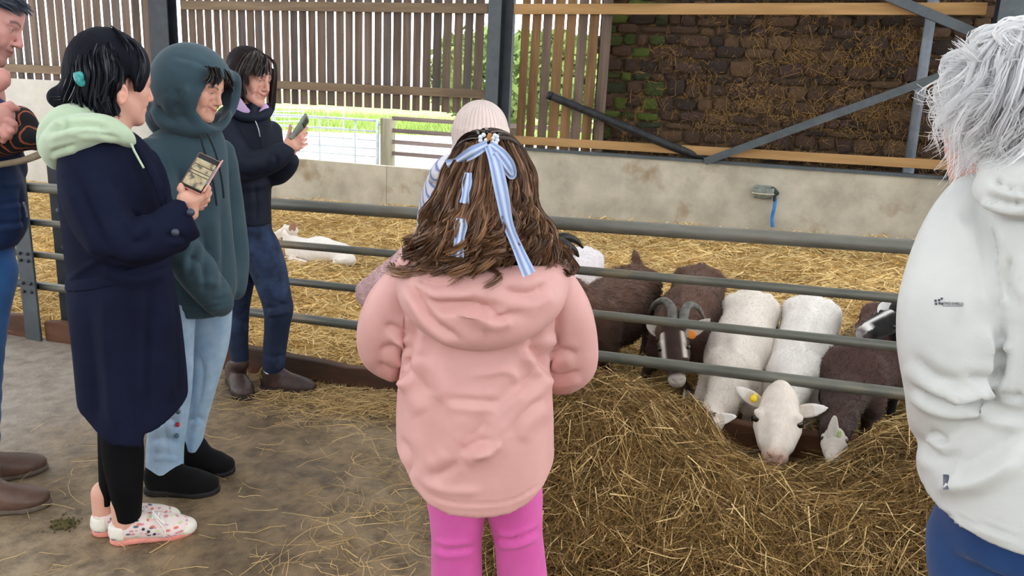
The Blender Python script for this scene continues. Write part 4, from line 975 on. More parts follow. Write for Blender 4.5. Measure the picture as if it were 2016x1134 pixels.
class Head:
    def __init__(s, c, f, w, k, skin=SK, smile=.0, brow=srgb(50, 36, 30), female=True, lid=.55, stubble=0.0):
        f = unit(f); w = unit(np.asarray(w)-f*(np.asarray(w)@f)); s.f, s.w, s.s = f, w, np.cross(f, w); s.c = np.asarray(c, float); s.k = k
        s.skin, s.smile, s.brow, s.female, s.lid, s.stubble = np.asarray(skin), smile, np.asarray(brow), female, lid, stubble
    @staticmethod
    def at_nose(nose, f, w, k, **kw):
        f = unit(f); w = unit(np.asarray(w)-f*(np.asarray(w)@f)); return Head(np.asarray(nose)-k*(f*.118-w*.03), f, w, k, **kw)
    def at(s, x, y, z): return s.c+s.k*(s.s*x+s.f*y+s.w*z)
    def local(s, V): p = (V-s.c)/s.k; return p@s.s, p@s.f, p@s.w
    def mesh(s, neck_to=None, vox=.0038):
        k = s.k; A = np.array([s.s, s.f, s.w]); d = Sdf(vox, .012*k); at = s.at; E = lambda c, r, kk=None, op='+': d.ell(at(*c), np.array(r)*k, A, kk, op)
        E((0, -.012, .042), (.076, .095, .084), .02); E((0, .034, .026), (.064, .062, .07), .03)
        E((0, .042, -.03), (.055, .05, .052), .03); E((0, .036, -.062), (.046, .048, .04), .03)
        for q in (-1, 1):
            d.rc(at(.052*q, .0, -.045), at(.018*q, .076, -.096), .017*k, .015*k, .03)
            E((.040*q, .062, -.022), (.021, .02, .018), .02)                       # cheekbones
            E((.034*q, .074, -.045), (.017, .015, .018), .015)
            d.rc(at(.014*q, .089, .019), at(.046*q, .076, .02), .0095*k, .008*k, .012) # brow
        d.ball(at(0, .083, -.099), .016*k, .02)
        d.rc(at(0, .092, .014), at(0, .112, -.026), .0085*k, .0095*k, .01); d.ball(at(0, .1105, -.030), .0105*k, .006)
        for q in (-1, 1):
            d.ball(at(.0115*q, .1, -.034), .0078*k, .006); d.rc(at(.0065*q, .107, -.041), at(.0105*q, .1, -.041), .003*k, .003*k, .003, '-')
        E((0, .083, -.062), (.026, .017, .021), .015)
        sm = s.smile; cz, cx = -.061+.009*sm, .023+.004*sm
        for q in (-1, 1):
            d.rc(at(0, .1005, -.0555), at(cx*q, .088, cz+.001), .0048*k, .0025*k, .005); d.rc(at(0, .0995, -.0675), at(cx*q*.9, .088, cz-.002), .0055*k, .0025*k, .006)
            d.rc(at(0, .107, -.0615), at((cx+.003)*q, .091, cz), .0018*k, .0018*k, .003, '-')
            if sm: d.rc(at(.028*q, .088, -.03), at(.036*q, .08, -.062), .0035*k, .003*k, .012, '-')
            E((.031*q, .1, .003), (.0175, .014, .0105), .010, '-')                  # sockets
            d.ball(at(.031*q, .0765, .003), .0142*k, .003)                            # lids over the eyeball
        for q in (-1, 1):
            E((.076*q, -.010, -.008), (.0085, .019, .031), .006); E((.084*q, -.006, -.004), (.006, .011, .019), .004, '-')
        nb = neck_to if neck_to is not None else at(0, -.05, -.2)
        d.rc(at(0, -.02, -.055), nb, .054*k if s.female else .062*k, .058*k if s.female else .068*k, .03)
        V, F_ = d.mesh(1)
        x, y, z = s.local(V); c = np.tile(s.skin, (len(V), 1))
        red = np.exp(-((np.abs(x)-.042)/.02)**2-((z+.03)/.02)**2)*(y > .03)*.5+np.exp(-(x/.014)**2-((z+.028)/.014)**2)*(y > .08)*.4+np.exp(-((np.abs(x)-.078)/.01)**2)*.3*(np.abs(y+.01) < .03)
        c = c*(1-.35*red[:, None])+np.array(srgb(196, 112, 98))*.35*red[:, None]
        lz = z-(-.0615+.009*sm*np.clip(np.abs(x)/.025, 0, 1)**2); lip = np.exp(-(lz/.0085)**4-(x/(cx+.002))**6)*(y > .085)
        c = c*(1-.75*lip[:, None])+np.array(srgb(178, 98, 94))*.75*lip[:, None]
        line = np.exp(-(lz/.0028)**2-(x/(cx+.003))**6)*(y > .08); c = c*(1-.75*line[:, None])+np.array(srgb(84, 34, 34))*.75*line[:, None]
        bz = .0235+.05*np.abs(x)-1.1*(np.abs(x)-.005)**2*0; br = np.exp(-((z-(.0225+.006*np.sin(np.clip((np.abs(x)-.012)/.04, 0, 1)*3.14)))/.0048)**2)*((np.abs(x) > .010) & (np.abs(x) < .054))*(y > .05)
        c = c*(1-.85*br[:, None])+s.brow*.85*br[:, None]
        # eye: white, iris and lashes painted on the lidded ball
        ex = (np.abs(x)-.031)/.0125; ez = (z-.002)/.0062
        opn = (ex**2+(ez/s.lid)**2 < 1)*(y > .068); ir = ((np.abs(x)-.031)**2+(z-.002)**2 < .0056**2)
        c = np.where((opn > 0)[:, None], np.array(srgb(222, 214, 208)), c); c = np.where(((opn > 0) & ir)[:, None], np.array(srgb(52, 36, 28)), c)
        lash = np.exp(-((ez-s.lid*np.sqrt(np.clip(1-ex**2, 0, 1)))/.3)**2)*(np.abs(ex) < 1.05)*(y > .065); c = c*(1-.8*lash[:, None])+np.array(srgb(40, 26, 24))*.8*lash[:, None]
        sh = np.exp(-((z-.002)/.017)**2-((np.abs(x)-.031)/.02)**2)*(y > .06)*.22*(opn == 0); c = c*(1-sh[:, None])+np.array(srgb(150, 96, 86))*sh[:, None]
        if s.stubble:
            st = np.clip((-z-.03)/.03, 0, 1)*(y > -.02)*s.stubble*(z > -.13); c = c*(1-st[:, None])+np.array(srgb(120, 98, 92))*st[:, None]
        return V, F_, c
def hand_mesh(palm, fingers, skin=SK, k=.006, vox=.0028):
    """palm: [(a, b, ra, rb)], fingers: [(pts, r0, r1)]"""
    d = Sdf(vox, k)
    for a, b, ra, rb in palm: d.rc(a, b, ra, rb, .014)
    for pts, r0, r1 in fingers:
        rr = np.linspace(r0, r1, len(pts)); d.tube(np.asarray(pts), rr, .005)
        for p in pts[1:-1]: d.ball(p, r0*1.04, .004)
    V, F_ = d.mesh(1); c = np.tile(np.asarray(skin), (len(V), 1))
    for pts, r0, r1 in fingers:
        t = np.exp(-(np.linalg.norm(V-np.asarray(pts[-1]), axis=1)/(r0*1.6))**2)[:, None]*.35; c = c*(1-t)+np.array(srgb(214, 130, 116))*t
        for p in pts[1:-1]:
            t = np.exp(-(np.linalg.norm(V-np.asarray(p), axis=1)/(r0*1.1))**2)[:, None]*.18; c = c*(1-t)+np.array(srgb(190, 110, 98))*t
    return V, F_, c
def hair_strands(name, guides, n, r, jit, curl, freq, c1, c2, mt, parent, sd, M=18, clumps=60, tip=.25, lo=.6, hi=1.2, spread=1.0, short=.0):
    q = np.random.default_rng(sd); G = []
    for g in guides:
        g = catmull(np.asarray(g, float), None, 8); t = np.linspace(0, 1, len(g)); G.append(np.stack([np.interp(np.linspace(0, 1, M), t, g[:, i]) for i in range(3)], 1))
    G = np.array(G); K = len(G); a = q.uniform(0, K-1-1e-6, clumps); i = a.astype(int); fr = (a-i)[:, None, None]
    base = G[i]*(1-fr)+G[i+1]*fr; coff = q.normal(0, jit, (clumps, 1, 3))*spread
    ph = q.uniform(0, 6.283, (clumps, 1)); cf = q.uniform(.75, 1.3, (clumps, 1))*freq; ca = q.uniform(.4, 1.3, (clumps, 1))*curl
    ci = q.integers(0, clumps, n); t = np.linspace(0, 1, M)[None]
    P = base[ci]+coff[ci]*(.35+.65*t[..., None]) + q.normal(0, jit*.28, (n, 1, 3))*(.25+.75*t[..., None])
    T = np.gradient(P, axis=1); T /= np.linalg.norm(T, axis=2, keepdims=True)+1e-9; A = np.cross(T, [0.31, .2, .93]); A /= np.linalg.norm(A, axis=2, keepdims=True)+1e-9; B = np.cross(T, A)
    ang = ph[ci]+6.283*cf[ci]*t+q.normal(0, .18, (n, 1)); am = ca[ci]*t**1.2*q.uniform(.85, 1.15, (n, 1))
    P = P+A*(np.cos(ang)*am)[..., None]+B*(np.sin(ang)*am)[..., None]
    if short:
        e = 1-short*q.random((n, 1)); tt = t*e; x0 = tt*(M-1); i0 = np.minimum(x0.astype(int), M-2); f0 = (x0-i0)[..., None]; rr_ = np.arange(n)[:, None]
        P = P[rr_, i0]*(1-f0)+P[rr_, i0+1]*f0
    R_ = r*q.uniform(.7, 1.3, (n, 1))*(1-(1-tip)*t**3)
    V, Fq = strands_mesh(P, R_*1.3, 2)
    mixc = (q.random((clumps, 1))*.7+.0)[ci]+q.random((n, 1))*.3; c = (np.asarray(c1)*(1-mixc)+np.asarray(c2)*mixc)*q.uniform(lo, hi, (n, 1))
    return mesh_np(name, V, Fq, mt, parent, col=np.repeat(c, M*2, 0))
def hair_mat(name, rough=.38, spec=.45): return mat(name, (1, 1, 1), rough=rough, attr=True, spec=spec, vary=.1, scale=30)
M_hair = hair_mat('hair')
M_hairb = mat('hair_mass', (1, 1, 1), rough=.75, attr=True, spec=.12, vary=.5, scale=60, stretch=(1, 1, .12), bump=.8, bscale=90, bdist=.006)
def white_hair_mat():
    m, nt, b = new_mat('white_hair'); at = node(nt, 'ShaderNodeAttribute', attribute_name='Col'); L(nt, at.outputs[0], b.inputs['Base Color']); b.inputs['Roughness'].default_value = .5
    tr = node(nt, 'ShaderNodeBsdfTranslucent'); L(nt, at.outputs[0], tr.inputs[0]); mx = node(nt, 'ShaderNodeMixShader'); mx.inputs[0].default_value = .62; L(nt, b.outputs[0], mx.inputs[1]); L(nt, tr.outputs[0], mx.inputs[2]); L(nt, mx.outputs[0], nt.nodes['Material Output'].inputs[0]); return m
def cloth(name, c, c2=None, rough=.85, sheen=.15, bump=.15, bscale=500, scale=6, spec=.25): return mat(name, c, c2 or tuple(min(1, 1.12*v) for v in c), scale, 4, rough, bump, bscale, sheen=sheen, spec=spec, bdist=.002)
def shoe(name, heel, toe, w, parent, m_up, m_sole, top=.07, toe_h=.045, sole=.026, shaft=None, col=None):
    heel = np.asarray(heel, float); toe = np.asarray(toe, float); ax = toe-heel; ax[2] = 0; Ln = np.linalg.norm(ax); ax /= Ln; sd = np.cross(ax, (0, 0, 1)); up = np.array([0, 0, 1.0]); g = lambda x, y, z: heel+ax*x*Ln+sd*y+up*(z+gz((heel+ax*x*Ln)[0])-heel[2])
    s = Sdf(.007, .02); hw = w/2
    s.rc(g(.14, 0, .045), g(.5, 0, .045), hw*.82, hw*.86, .03); s.rc(g(.5, 0, .04), g(.72, 0, .03), hw*.86, hw*.95, .03, flat=(up, .8)); s.rc(g(.72, 0, toe_h*.7), g(.86, 0, toe_h*.62), hw*.95, hw*.78, .03, flat=(up, .7))
    s.rc(g(.13, 0, top), g(.34, 0, top), hw*.7, hw*.68, .03); s.rc(g(.34, 0, top), g(.62, 0, toe_h), hw*.55, hw*.6, .03)
    if shaft is not None: s.rc(g(.17, 0, top), np.asarray(shaft[0], float), hw*.78, shaft[1], .03)
    s.cut(g(.5, 0, sole*.6), -up)
    u = s.build(name, m_up, parent, col=col)
    s = Sdf(.0055, .012); s.rc(g(.13, 0, .01), g(.5, 0, .01), hw*.9, hw*.86, .02); s.rc(g(.5, 0, .01), g(.75, 0, .01), hw*.86, hw*1.02, .02); s.rc(g(.75, 0, .01), g(.87, 0, .01), hw*1.02, hw*.8, .02)
    s.cut(g(.5, 0, 0), -up, .003); s.cut(g(.5, 0, sole), up, .003); s.build('sole', m_sole, u)
    return u
def print_text(name, text, px0, px1, py, hpx, targets, mt, parent, slope=0.0):
    """lettering laid onto a surface"""
    from mathutils.bvhtree import BVHTree
    Vv, Fv = [], []
    for t in targets:
        n = len(Vv); Vv += [v.co.copy() for v in t.data.vertices]; Fv += [tuple(i+n for i in q.vertices) for q in t.data.polygons]
    bv = BVHTree.FromPolygons(Vv, Fv)
    cu = bpy.data.curves.new(name, 'FONT'); cu.body = text; cu.size = 1.0
    to = bpy.data.objects.new(name, cu); COL.objects.link(to); me = bpy.data.meshes.new_from_object(to.evaluated_get(bpy.context.evaluated_depsgraph_get())); bpy.data.objects.remove(to)
    pos = np.array([v.co for v in me.vertices]); pos[:, 0] -= pos[:, 0].min(); w = pos[:, 0].max(); out = []
    for q in pos:
        x = px0+(px1-px0)*q[0]/w; h = bv.ray_cast(Vector(CAM), Vector(ray(x, py+slope*(x-px0)-q[1]/.7*hpx)))
        out.append(np.array(h[0])+np.array(h[1])*.0012 if h[0] is not None else (out[-1] if out else CAM+ray(x, py)*2))
    me.vertices.foreach_set('co', np.array(out, np.float32).ravel()); me.materials.append(mt); me.update()
    o = bpy.data.objects.new(name, me); COL.objects.link(o); return adopt(o, parent)
def person(rig, label, group='visitors at the goat pen'):
    return empty('person', rig.g, label, 'person', group)
# ================================================================== WOMAN IN THE LONG NAVY COAT
def navy_woman():
    R = Rig(onG(275, 1045)); p = person(R, 'woman in long navy coat and mint hood holding a phone'); P = R.P
    M_navy = cloth('navy_wool_coat', srgb(17, 21, 41), srgb(22, 27, 49), bump=.25, sheen=.0, spec=.12)
    hd = Head.at_nose(P(299, 196, .04), R.vec(.90, .40, -.16), R.vec(.12, 0, 1), 1.06, skin=np.array(srgb(216, 166, 148)), smile=.8)
    parts = [hd.mesh(P(218, 275, .0))]
    # hand round the phone
    q = lambda x, y, d=-.2: P(x, y, d)
    parts.append(hand_mesh([(q(375, 420), q(372, 395), .024, .030), (q(366, 392, -.21), q(386, 388, -.19), .026, .022)],
        [([q(362, 385, -.215), q(356, 372, -.215), q(357, 365, -.205)], .0105, .009), ([q(388, 398, -.19), q(404, 386, -.19), q(409, 371, -.18), q(405, 360, -.17)], .0098, .0085), ([q(390, 402, -.17), q(407, 393, -.165), q(411, 380, -.15), q(404, 372, -.14)], .0096, .008), ([q(388, 408, -.16), q(402, 402, -.15), q(405, 392, -.13)], .009, .008), ([q(384, 411, -.15), q(396, 409, -.14), q(400, 401, -.12)], .008, .007)]))
    for a, b in ((P(246, 990, -.05), P(248, 1048, -.05)), (P(207, 970, .05), P(208, 1030, .05))):
        s = Sdf(.005, .01); s.rc(a, b, .046, .040); s.rc(b, b+[0, 0, -.03], .04, .038); v, f = s.mesh(); parts.append((v, f, np.array(srgb(222, 170, 150))))
    s = Sdf(.003, .006); Ae = np.array([R.vec(1, 0, -.15), R.n, R.vec(.15, 0, 1)]); ec = P(241, 186, -.118); sc_ = R.S(241, 186); s.ell(ec, (9.5*sc_, .014, 20*sc_), Ae); s.ell(ec-R.n*.012+R.u*.003, (5.5*sc_, .010, 13*sc_), Ae, .004, '-'); s.rc(ec+R.n*.03, ec+R.n*.005, .014, .012); v, f = s.mesh(); parts.append((v, f, np.array(srgb(218, 160, 142))))
    s = Sdf(.02, .04); R.loft(s, [(262, 180, 262, 0, .07), (330, 130, 290, 0, .10), (560, 150, 320, 0, .11), (700, 170, 320, 0, .12)]); v, f = s.mesh(); parts.append((v, f, SK))
    for rows in ([(640, 170, 260, -.02, .08), (840, 205, 278, -.04, .06), (1000, 228, 270, -.05, .045)], [(640, 230, 320, .06, .08), (830, 195, 262, .05, .06), (990, 197, 222, .05, .042)]):
        s = Sdf(.018, .03); R.loft(s, rows); v, f = s.mesh(); parts.append((v, f, SK))
    V, F_, c = join_parts(parts); mesh_np('body', V, F_, M_skin, p, col=c)
    # coat
    rows = [(258, 168, 262, .0, .085), (272, 138, 280, 0, .105), (300, 116, 302, 0, .125), (340, 112, 308, 0, .135), (400, 117, 318, 0, .14), (480, 124, 330, 0, .14), (545, 133, 342, 0, .138), (580, 130, 348, 0, .145), (650, 139, 360, 0, .16), (750, 149, 370, 0, .17), (830, 157, 372, 0, .175), (890, 160, 372, 0, .175)]
    s = Sdf(.0085, .02); R.loft(s, rows)
    R.tube(s, [(168, 318, -.09, 46), (185, 400, -.13, 50), (226, 468, -.17, 46), (292, 474, -.2, 39), (350, 440, -.21, 34), (378, 424, -.21, 32)], .025)
    R.tube(s, [(282, 320, .1, 30), (308, 420, .1, 30), (345, 470, .02, 28)], .03)
    s.cut(P(377, 428, -.21), R.vec(.93, 0, .36)); s.rc(P(352, 441, -.21), P(384, 421, -.21), .046, .044, .004, '-')
    hem = [(100, 800), (158, 820), (191, 846), (214, 863), (279, 865), (281, 840), (306, 831), (371, 793), (420, 780)]
    R.hem(s, hem); R.loft(s, [(760, 165, 356, 0, .15), (920, 172, 360, 0, .16)], .004, op='-')
    st = [([(150, 350), (190, 440), (215, 500)], 9, -.012), ([(205, 505), (260, 528), (330, 512)], 9, -.016), ([(300, 440), (285, 470), (255, 480)], 8, -.010), ([(260, 400), (290, 440), (300, 465)], 8, .008), ([(235, 420), (262, 455)], 8, .007), ([(131, 560), (165, 530), (208, 505)], 5, .006),
          ([(300, 560), (292, 680), (286, 840)], 7, -.010), ([(325, 560), (335, 680), (330, 800)], 10, .010), ([(205, 560), (212, 700), (230, 860)], 14, .010), ([(170, 600), (185, 740), (190, 840)], 12, -.010), ([(255, 560), (258, 700), (262, 860)], 12, -.007), ([(345, 600), (352, 700), (352, 790)], 8, -.008), ([(318, 300), (330, 370), (322, 415)], 6, .006), ([(180, 330), (215, 340), (250, 390)], 10, -.006), ([(322, 470), (340, 462), (366, 470)], 5, -.006)]
    s.build('coat', M_navy, p, disp=folds(st, .004, 7, (1, 1, .35), 3))
    f1, lo, hi = R.loft_f(rows, .008); bz0, bz1 = P(133, 556, 0), P(345, 500, 0); sl = (bz1[2]-bz0[2])/((bz1-bz0)@R.u); u0 = bz0@R.u
    s = Sdf(.006, .006); s.fn(lambda X, Y, Z: np.maximum(f1(X, Y, Z), np.abs(Z-(bz0[2]+sl*(X*R.u[0]+Y*R.u[1]-u0)))-.021), lo, hi); s.lo[2] = min(bz0[2], bz1[2])-.05; s.hi[2] = max(bz0[2], bz1[2])+.05; s.build('belt', M_navy, p)
    M_btn = mat('dark_button', srgb(40, 44, 62), srgb(60, 64, 84), 20, rough=.35, spec=.5)
    for x, y in ((345, 457), (375, 418)):
        s = Sdf(.0025, .002); c = P(x, y, -.275); s.rc(c+R.n*.004, c-R.n*.003, .0125, .0125); s.build('button', M_btn, p)
    s = Sdf(.005, .008); R.tube(s, [(268, 286, -.125, 5), (296, 330, -.135, 8), (318, 385, -.15, 7), (322, 410, -.155, 3)], .006, flat=(R.n, .5)); s.build('lapel', M_navy, p)
    # mint hood
    M_mint = cloth('mint_sweatshirt', srgb(176, 197, 168), srgb(190, 208, 181), sheen=.3)
    s = Sdf(.006, .02)
    R.tube(s, [(257, 284, -.08, 8), (240, 266, -.11, 14), (205, 252, -.13, 20), (165, 256, -.14, 27), (130, 270, -.12, 30), (110, 290, -.05, 24), (112, 318, -.02, 14)], .02)
    R.tube(s, [(232, 258, .02, 14), (190, 232, -.04, 18), (150, 228, -.06, 20), (118, 240, -.03, 22), (100, 268, .0, 20), (96, 300, .03, 16)], .015)
    R.tube(s, [(250, 275, .06, 10), (235, 262, .08, 16), (200, 240, .07, 20), (140, 240, .05, 22)], .02)
    st = [([(95, 262), (130, 250), (175, 246), (215, 255)], 5, -.012), ([(100, 300), (125, 292), (150, 285)], 4, -.008), ([(125, 232), (128, 245), (122, 255)], 5, -.007), ([(150, 262), (190, 262), (235, 272)], 4, -.006)]
    s.build('mint_hood', M_mint, p, disp=folds(st, .003, 16, (1, 1, 1), 5))
    tube('drawstring', [P(258, 283, -.13), P(266, 300, -.15), P(283, 331, -.16)], .0035, M_mint, p, sides=8)
    # hair
    HC1, HC2 = srgb(22, 25, 36), srgb(40, 44, 58)
    s = Sdf(.006, .025); A = np.array([R.u, R.n, R.z]); e = lambda x, y, d, rx, ry, rz: s.ell(P(x, y, d), (rx*R.S(x, y), rz, ry*R.S(x, y)), A)
    e(210, 138, 0.0, 72, 65, .12); s.ell(hd.at(0, -.02, .05), np.array([.088, .108, .098])*1.06, np.array([hd.s, hd.f, hd.w])); e(240, 118, .0, 42, 34, .10); R.tube(s, [(180, 160, 0, 48), (165, 185, .0, 30), (125, 193, .01, 12), (108, 192, .01, 4)], .03); R.tube(s, [(195, 180, -.04, 34), (212, 205, -.05, 18), (224, 216, -.05, 8)], .02)
    R.tube(s, [(258, 110, -.085, 18), (268, 135, -.09, 15), (266, 165, -.088, 13), (248, 181, -.085, 6)], .015); R.tube(s, [(262, 112, .0, 18), (278, 118, .0, 10), (281, 112, .0, 4)], .01)
    s.ell(P(250, 182, -.1), (.03, .06, .05), A, .006, '-')
    hb = s.build('hair', M_hairb, p, col=lambda V, N: np.tile(np.array(HC1), (len(V), 1)), disp=folds([], .004, 22, (1, 1, .3), 4))
    g = [R.pts(l) for l in ([(225, 72, -.02), (256, 86, -.08), (272, 116, -.10), (270, 150, -.10), (262, 170, -.09)], [(215, 71, -.05), (225, 100, -.125), (236, 130, -.125), (230, 160, -.125), (212, 190, -.1), (214, 216, -.08)], [(205, 71, -.05), (190, 110, -.125), (195, 150, -.13), (195, 190, -.10), (212, 218, -.08)], [(195, 72, -.03), (160, 110, -.09), (162, 150, -.11), (155, 190, -.08), (165, 214, -.05)], [(185, 80, 0), (145, 115, -.05), (138, 155, -.06), (125, 190, -.03), (104, 192, .0)])]
    g = [catmull(x, None, 4)[np.linspace(0, (len(x)-1)*4, 9).astype(int)] for x in g]
    hair_strands('hair_locks', g[1:], 1900, .0014, .011, .006, 1.0, HC1, HC2, M_hair, hb, 51, 16, 80)
    hair_strands('side_lock', [g[0], g[0]+R.u*.012-R.n*.01, g[0]*.5+g[1]*.5+R.z*.03], 420, .0013, .006, .004, .8, HC1, HC2, M_hair, hb, 52, 16, 20, short=.25)
    M_teal = mat('teal_clip', srgb(36, 132, 134), srgb(62, 162, 158), 20, rough=.35, spec=.5)
    s = Sdf(.0035, .004); R.tube(s, [(148, 146, -.12, 4), (153, 158, -.13, 5), (160, 166, -.125, 4), (166, 160, -.12, 4), (165, 148, -.115, 3)], .004); R.tube(s, [(150, 150, -.125, 4), (158, 146, -.13, 5), (160, 156, -.13, 4)], .004); s.build('hair_clip', M_teal, p)
    # leggings and printed canvas shoes
    M_blk = cloth('black_leggings', srgb(11, 11, 13), srgb(15, 15, 18), sheen=.0, spec=.1)
    lg = Sdf(.007, .02); R.loft(lg, [(760, 205, 300, .0, .09), (850, 197, 284, -.03, .075), (900, 200, 285, -.04, .075), (950, 211, 283, -.05, .07), (985, 219, 281, -.05, .062), (1018, 226, 279, -.05, .058)])
    R.loft(lg, [(760, 190, 290, .07, .08), (850, 191, 255, .06, .07), (930, 193, 240, .05, .06), (988, 196, 224, .05, .048)], .015); lg.build('leggings', M_blk, p)
    M_sole = mat('coral_sole', srgb(220, 134, 124), srgb(232, 156, 142), 20, 4, .7, c3=srgb(196, 180, 160), scale3=14, thr3=(.6, .7))
    M_lace = cloth('white_lace', srgb(226, 222, 216)); 
    m, nt, b = new_mat('printed_canvas'); tc = node(nt, 'ShaderNodeTexCoord'); vo = node(nt, 'ShaderNodeTexVoronoi', Scale=84.0); mp = node(nt, 'ShaderNodeMapping'); mp.inputs['Scale'].default_value = (.6, .6, 1.3)
    L(nt, tc.outputs['Object'], mp.inputs[0]); L(nt, mp.outputs[0], vo.inputs['Vector'])
    sp = node(nt, 'ShaderNodeSeparateColor'); L(nt, vo.outputs['Color'], sp.inputs[0]); rp = node(nt, 'ShaderNodeValToRGB'); rp.color_ramp.interpolation = 'CONSTANT'
    cols = [(0, (226, 206, 200)), (.22, (206, 140, 150)), (.36, (222, 214, 206)), (.5, (88, 100, 112)), (.58, (196, 206, 160)), (.7, (196, 164, 190)), (.8, (214, 120, 110)), (.9, (224, 212, 204))]
    el = rp.color_ramp.elements; el[0].color = rgba(srgb(*cols[0][1])); el[1].position = cols[1][0]; el[1].color = rgba(srgb(*cols[1][1]))
    for t, cc in cols[2:]: z_ = el.new(t); z_.color = rgba(srgb(*cc))
    L(nt, sp.outputs[0], rp.inputs[0]); mx = node(nt, 'ShaderNodeMix', data_type='RGBA'); rd = node(nt, 'ShaderNodeMapRange'); rd.inputs[1].default_value = .42; rd.inputs[2].default_value = .52; L(nt, vo.outputs['Distance'], rd.inputs[0]); L(nt, rd.outputs[0], mx.inputs[0]); L(nt, rp.outputs[0], mx.inputs[6]); mx.inputs[7].default_value = rgba(srgb(226, 208, 204))
    L(nt, mx.outputs[2], b.inputs['Base Color']); b.inputs['Roughness'].default_value = .85
    M_white = mat('white_rubber', srgb(222, 218, 204), srgb(236, 232, 222), 14, rough=.6, c3=srgb(176, 164, 132), scale3=16, thr3=(.58, .72))
    for hx, hy, tx, ty, sa in ((222, 1068, 383, 1044, 1), (186, 1052, 352, 1024, 0)):
        h0, t0 = onG(hx, hy), onG(tx, ty); u = shoe('shoe', h0, t0, .098, p, m, M_sole, .058, .042, .026)
        ax = t0-h0; ax[2] = 0; Ln = np.linalg.norm(ax); ax /= Ln; sd_ = np.cross(ax, (0, 0, 1)); G = lambda x, y, z: h0+ax*x*Ln+sd_*y+[0, 0, z]
        s = Sdf(.004, .012); s.rc(G(.74, 0, .028), G(.87, 0, .026), .0545, .0445, .02, flat=((0, 0, 1), .78)); s.cut(G(.78, 0, 0), -unit(ax+np.array([0, 0, .3]))); s.cut(G(0, 0, .012), (0, 0, -1)); s.build('toe_cap', M_white, u)
        s = Sdf(.004, .008); s.rc(G(.13, 0, .045), G(.13, 0, .055), .0475, .046, .02); s.cut(G(.16, 0, 0), ax); s.cut(G(0, 0, .024), (0, 0, -1)); s.cut(G(0, 0, .075), (0, 0, 1)); hp_ = s.build('heel_patch', M_white, u); print_text('heel_lettering', 'boc', *((220, 229, 1064) if sa else (186, 199, 1050)), 5.5, [hp_], mat('purple_ink_%d' % sa, srgb(110, 80, 110), srgb(120, 90, 120), rough=.7), hp_)
        for i, x in enumerate((.50, .56, .62)):
            tube('lace', [G(x, -.032, .088-.2*(x-.5)), G(x+.01, 0, .104-.2*(x-.5)), G(x, .032, .088-.2*(x-.5))], .0035, M_lace, u, sides=6)
        tube('lace', [G(.50, .02, .104), G(.58, .048, .088), G(.66, .060, .055), G(.65, .060, .03)], .003, M_lace, u, sides=6); tube('lace', [G(.50, .01, .106), G(.57, .04, .10), G(.66, .05, .075), G(.60, .03, .096)], .004, M_lace, u, sides=6)
        for i, x in enumerate((.40, .46, .53)):
            c = G(x, .049, .066-.012*i); tube('eyelet', [c, c+sd_*.004], .005, M_btn, u, sides=8)
    return R
RN = navy_woman()
# the phone she holds
def screen_mat():
    m, nt, b = new_mat('phone_screen'); tc = node(nt, 'ShaderNodeTexCoord'); n1 = node(nt, 'ShaderNodeTexNoise', Scale=55.0, Detail=5.0); L(nt, tc.outputs['Object'], n1.inputs['Vector'])
    rp = node(nt, 'ShaderNodeValToRGB'); e = rp.color_ramp.elements; e[0].position = .38; e[0].color = rgba(srgb(48, 38, 28)); e[1].position = .46; e[1].color = rgba(srgb(196, 168, 104)); q = e.new(.65); q.color = rgba(srgb(226, 208, 160)); L(nt, n1.outputs[0], rp.inputs[0])
    L(nt, rp.outputs[0], b.inputs['Emission Color']); b.inputs['Emission Strength'].default_value = .75; b.inputs['Base Color'].default_value = (.02, .02, .02, 1); b.inputs['Roughness'].default_value = .15; return m
def navy_phone():
    R = RN; P = R.P; tl, tr, bl = P(398, 306, -.17), P(429, 314, -.185), P(360, 368, -.21)
    c = (tr+bl)/2; ly = unit(tl-bl); lx = tr-tl; lx = unit(lx-ly*(lx@ly)); lz = np.cross(lx, ly); A = np.array([lx, ly, lz]); hl, hw = np.linalg.norm(tl-bl)/2, .034
    r = empty('smartphone', c, 'black phone in a pink case filming the goats', 'phone'); mb = mat('black_phone', srgb(14, 14, 16), srgb(22, 22, 24), 10, rough=.3)
    sgn = 1 if lz@(CAM-c) > 0 else -1
    box('phone_body', c, (hw, hl, .005), mb, r, A, .002); box('screen', c+lz*sgn*.0054-ly*.006, (hw-.003, hl-.013, .0006), screen_mat(), r, A)
    for t in (.35, -.02, -.2): box('picture_rail', c+lz*sgn*.0062+ly*hl*t, (hw-.004, .0012, .0003), mb, r, A)
    mp = mat('pink_case', srgb(206, 140, 128), srgb(222, 166, 152), 20, rough=.6); box('case', c-lz*sgn*.006, (hw+.003, hl+.003, .004), mp, r, A, .002)
    B = np.array([unit(lx*.35+lz*sgn*.94), ly, unit(np.cross(unit(lx*.35+lz*sgn*.94), ly))]); box('case_flap', c+lx*(hw+.006)+lz*sgn*.014, (.017, hl, .002), mp, r, B, .001)
    box('card', c+lx*(hw+.003)+lz*sgn*.016+ly*.0, (.012, hl*.55, .001), mat('blue_card', srgb(128, 138, 168), srgb(150, 160, 190), 9, rough=.4), r, B)
navy_phone()
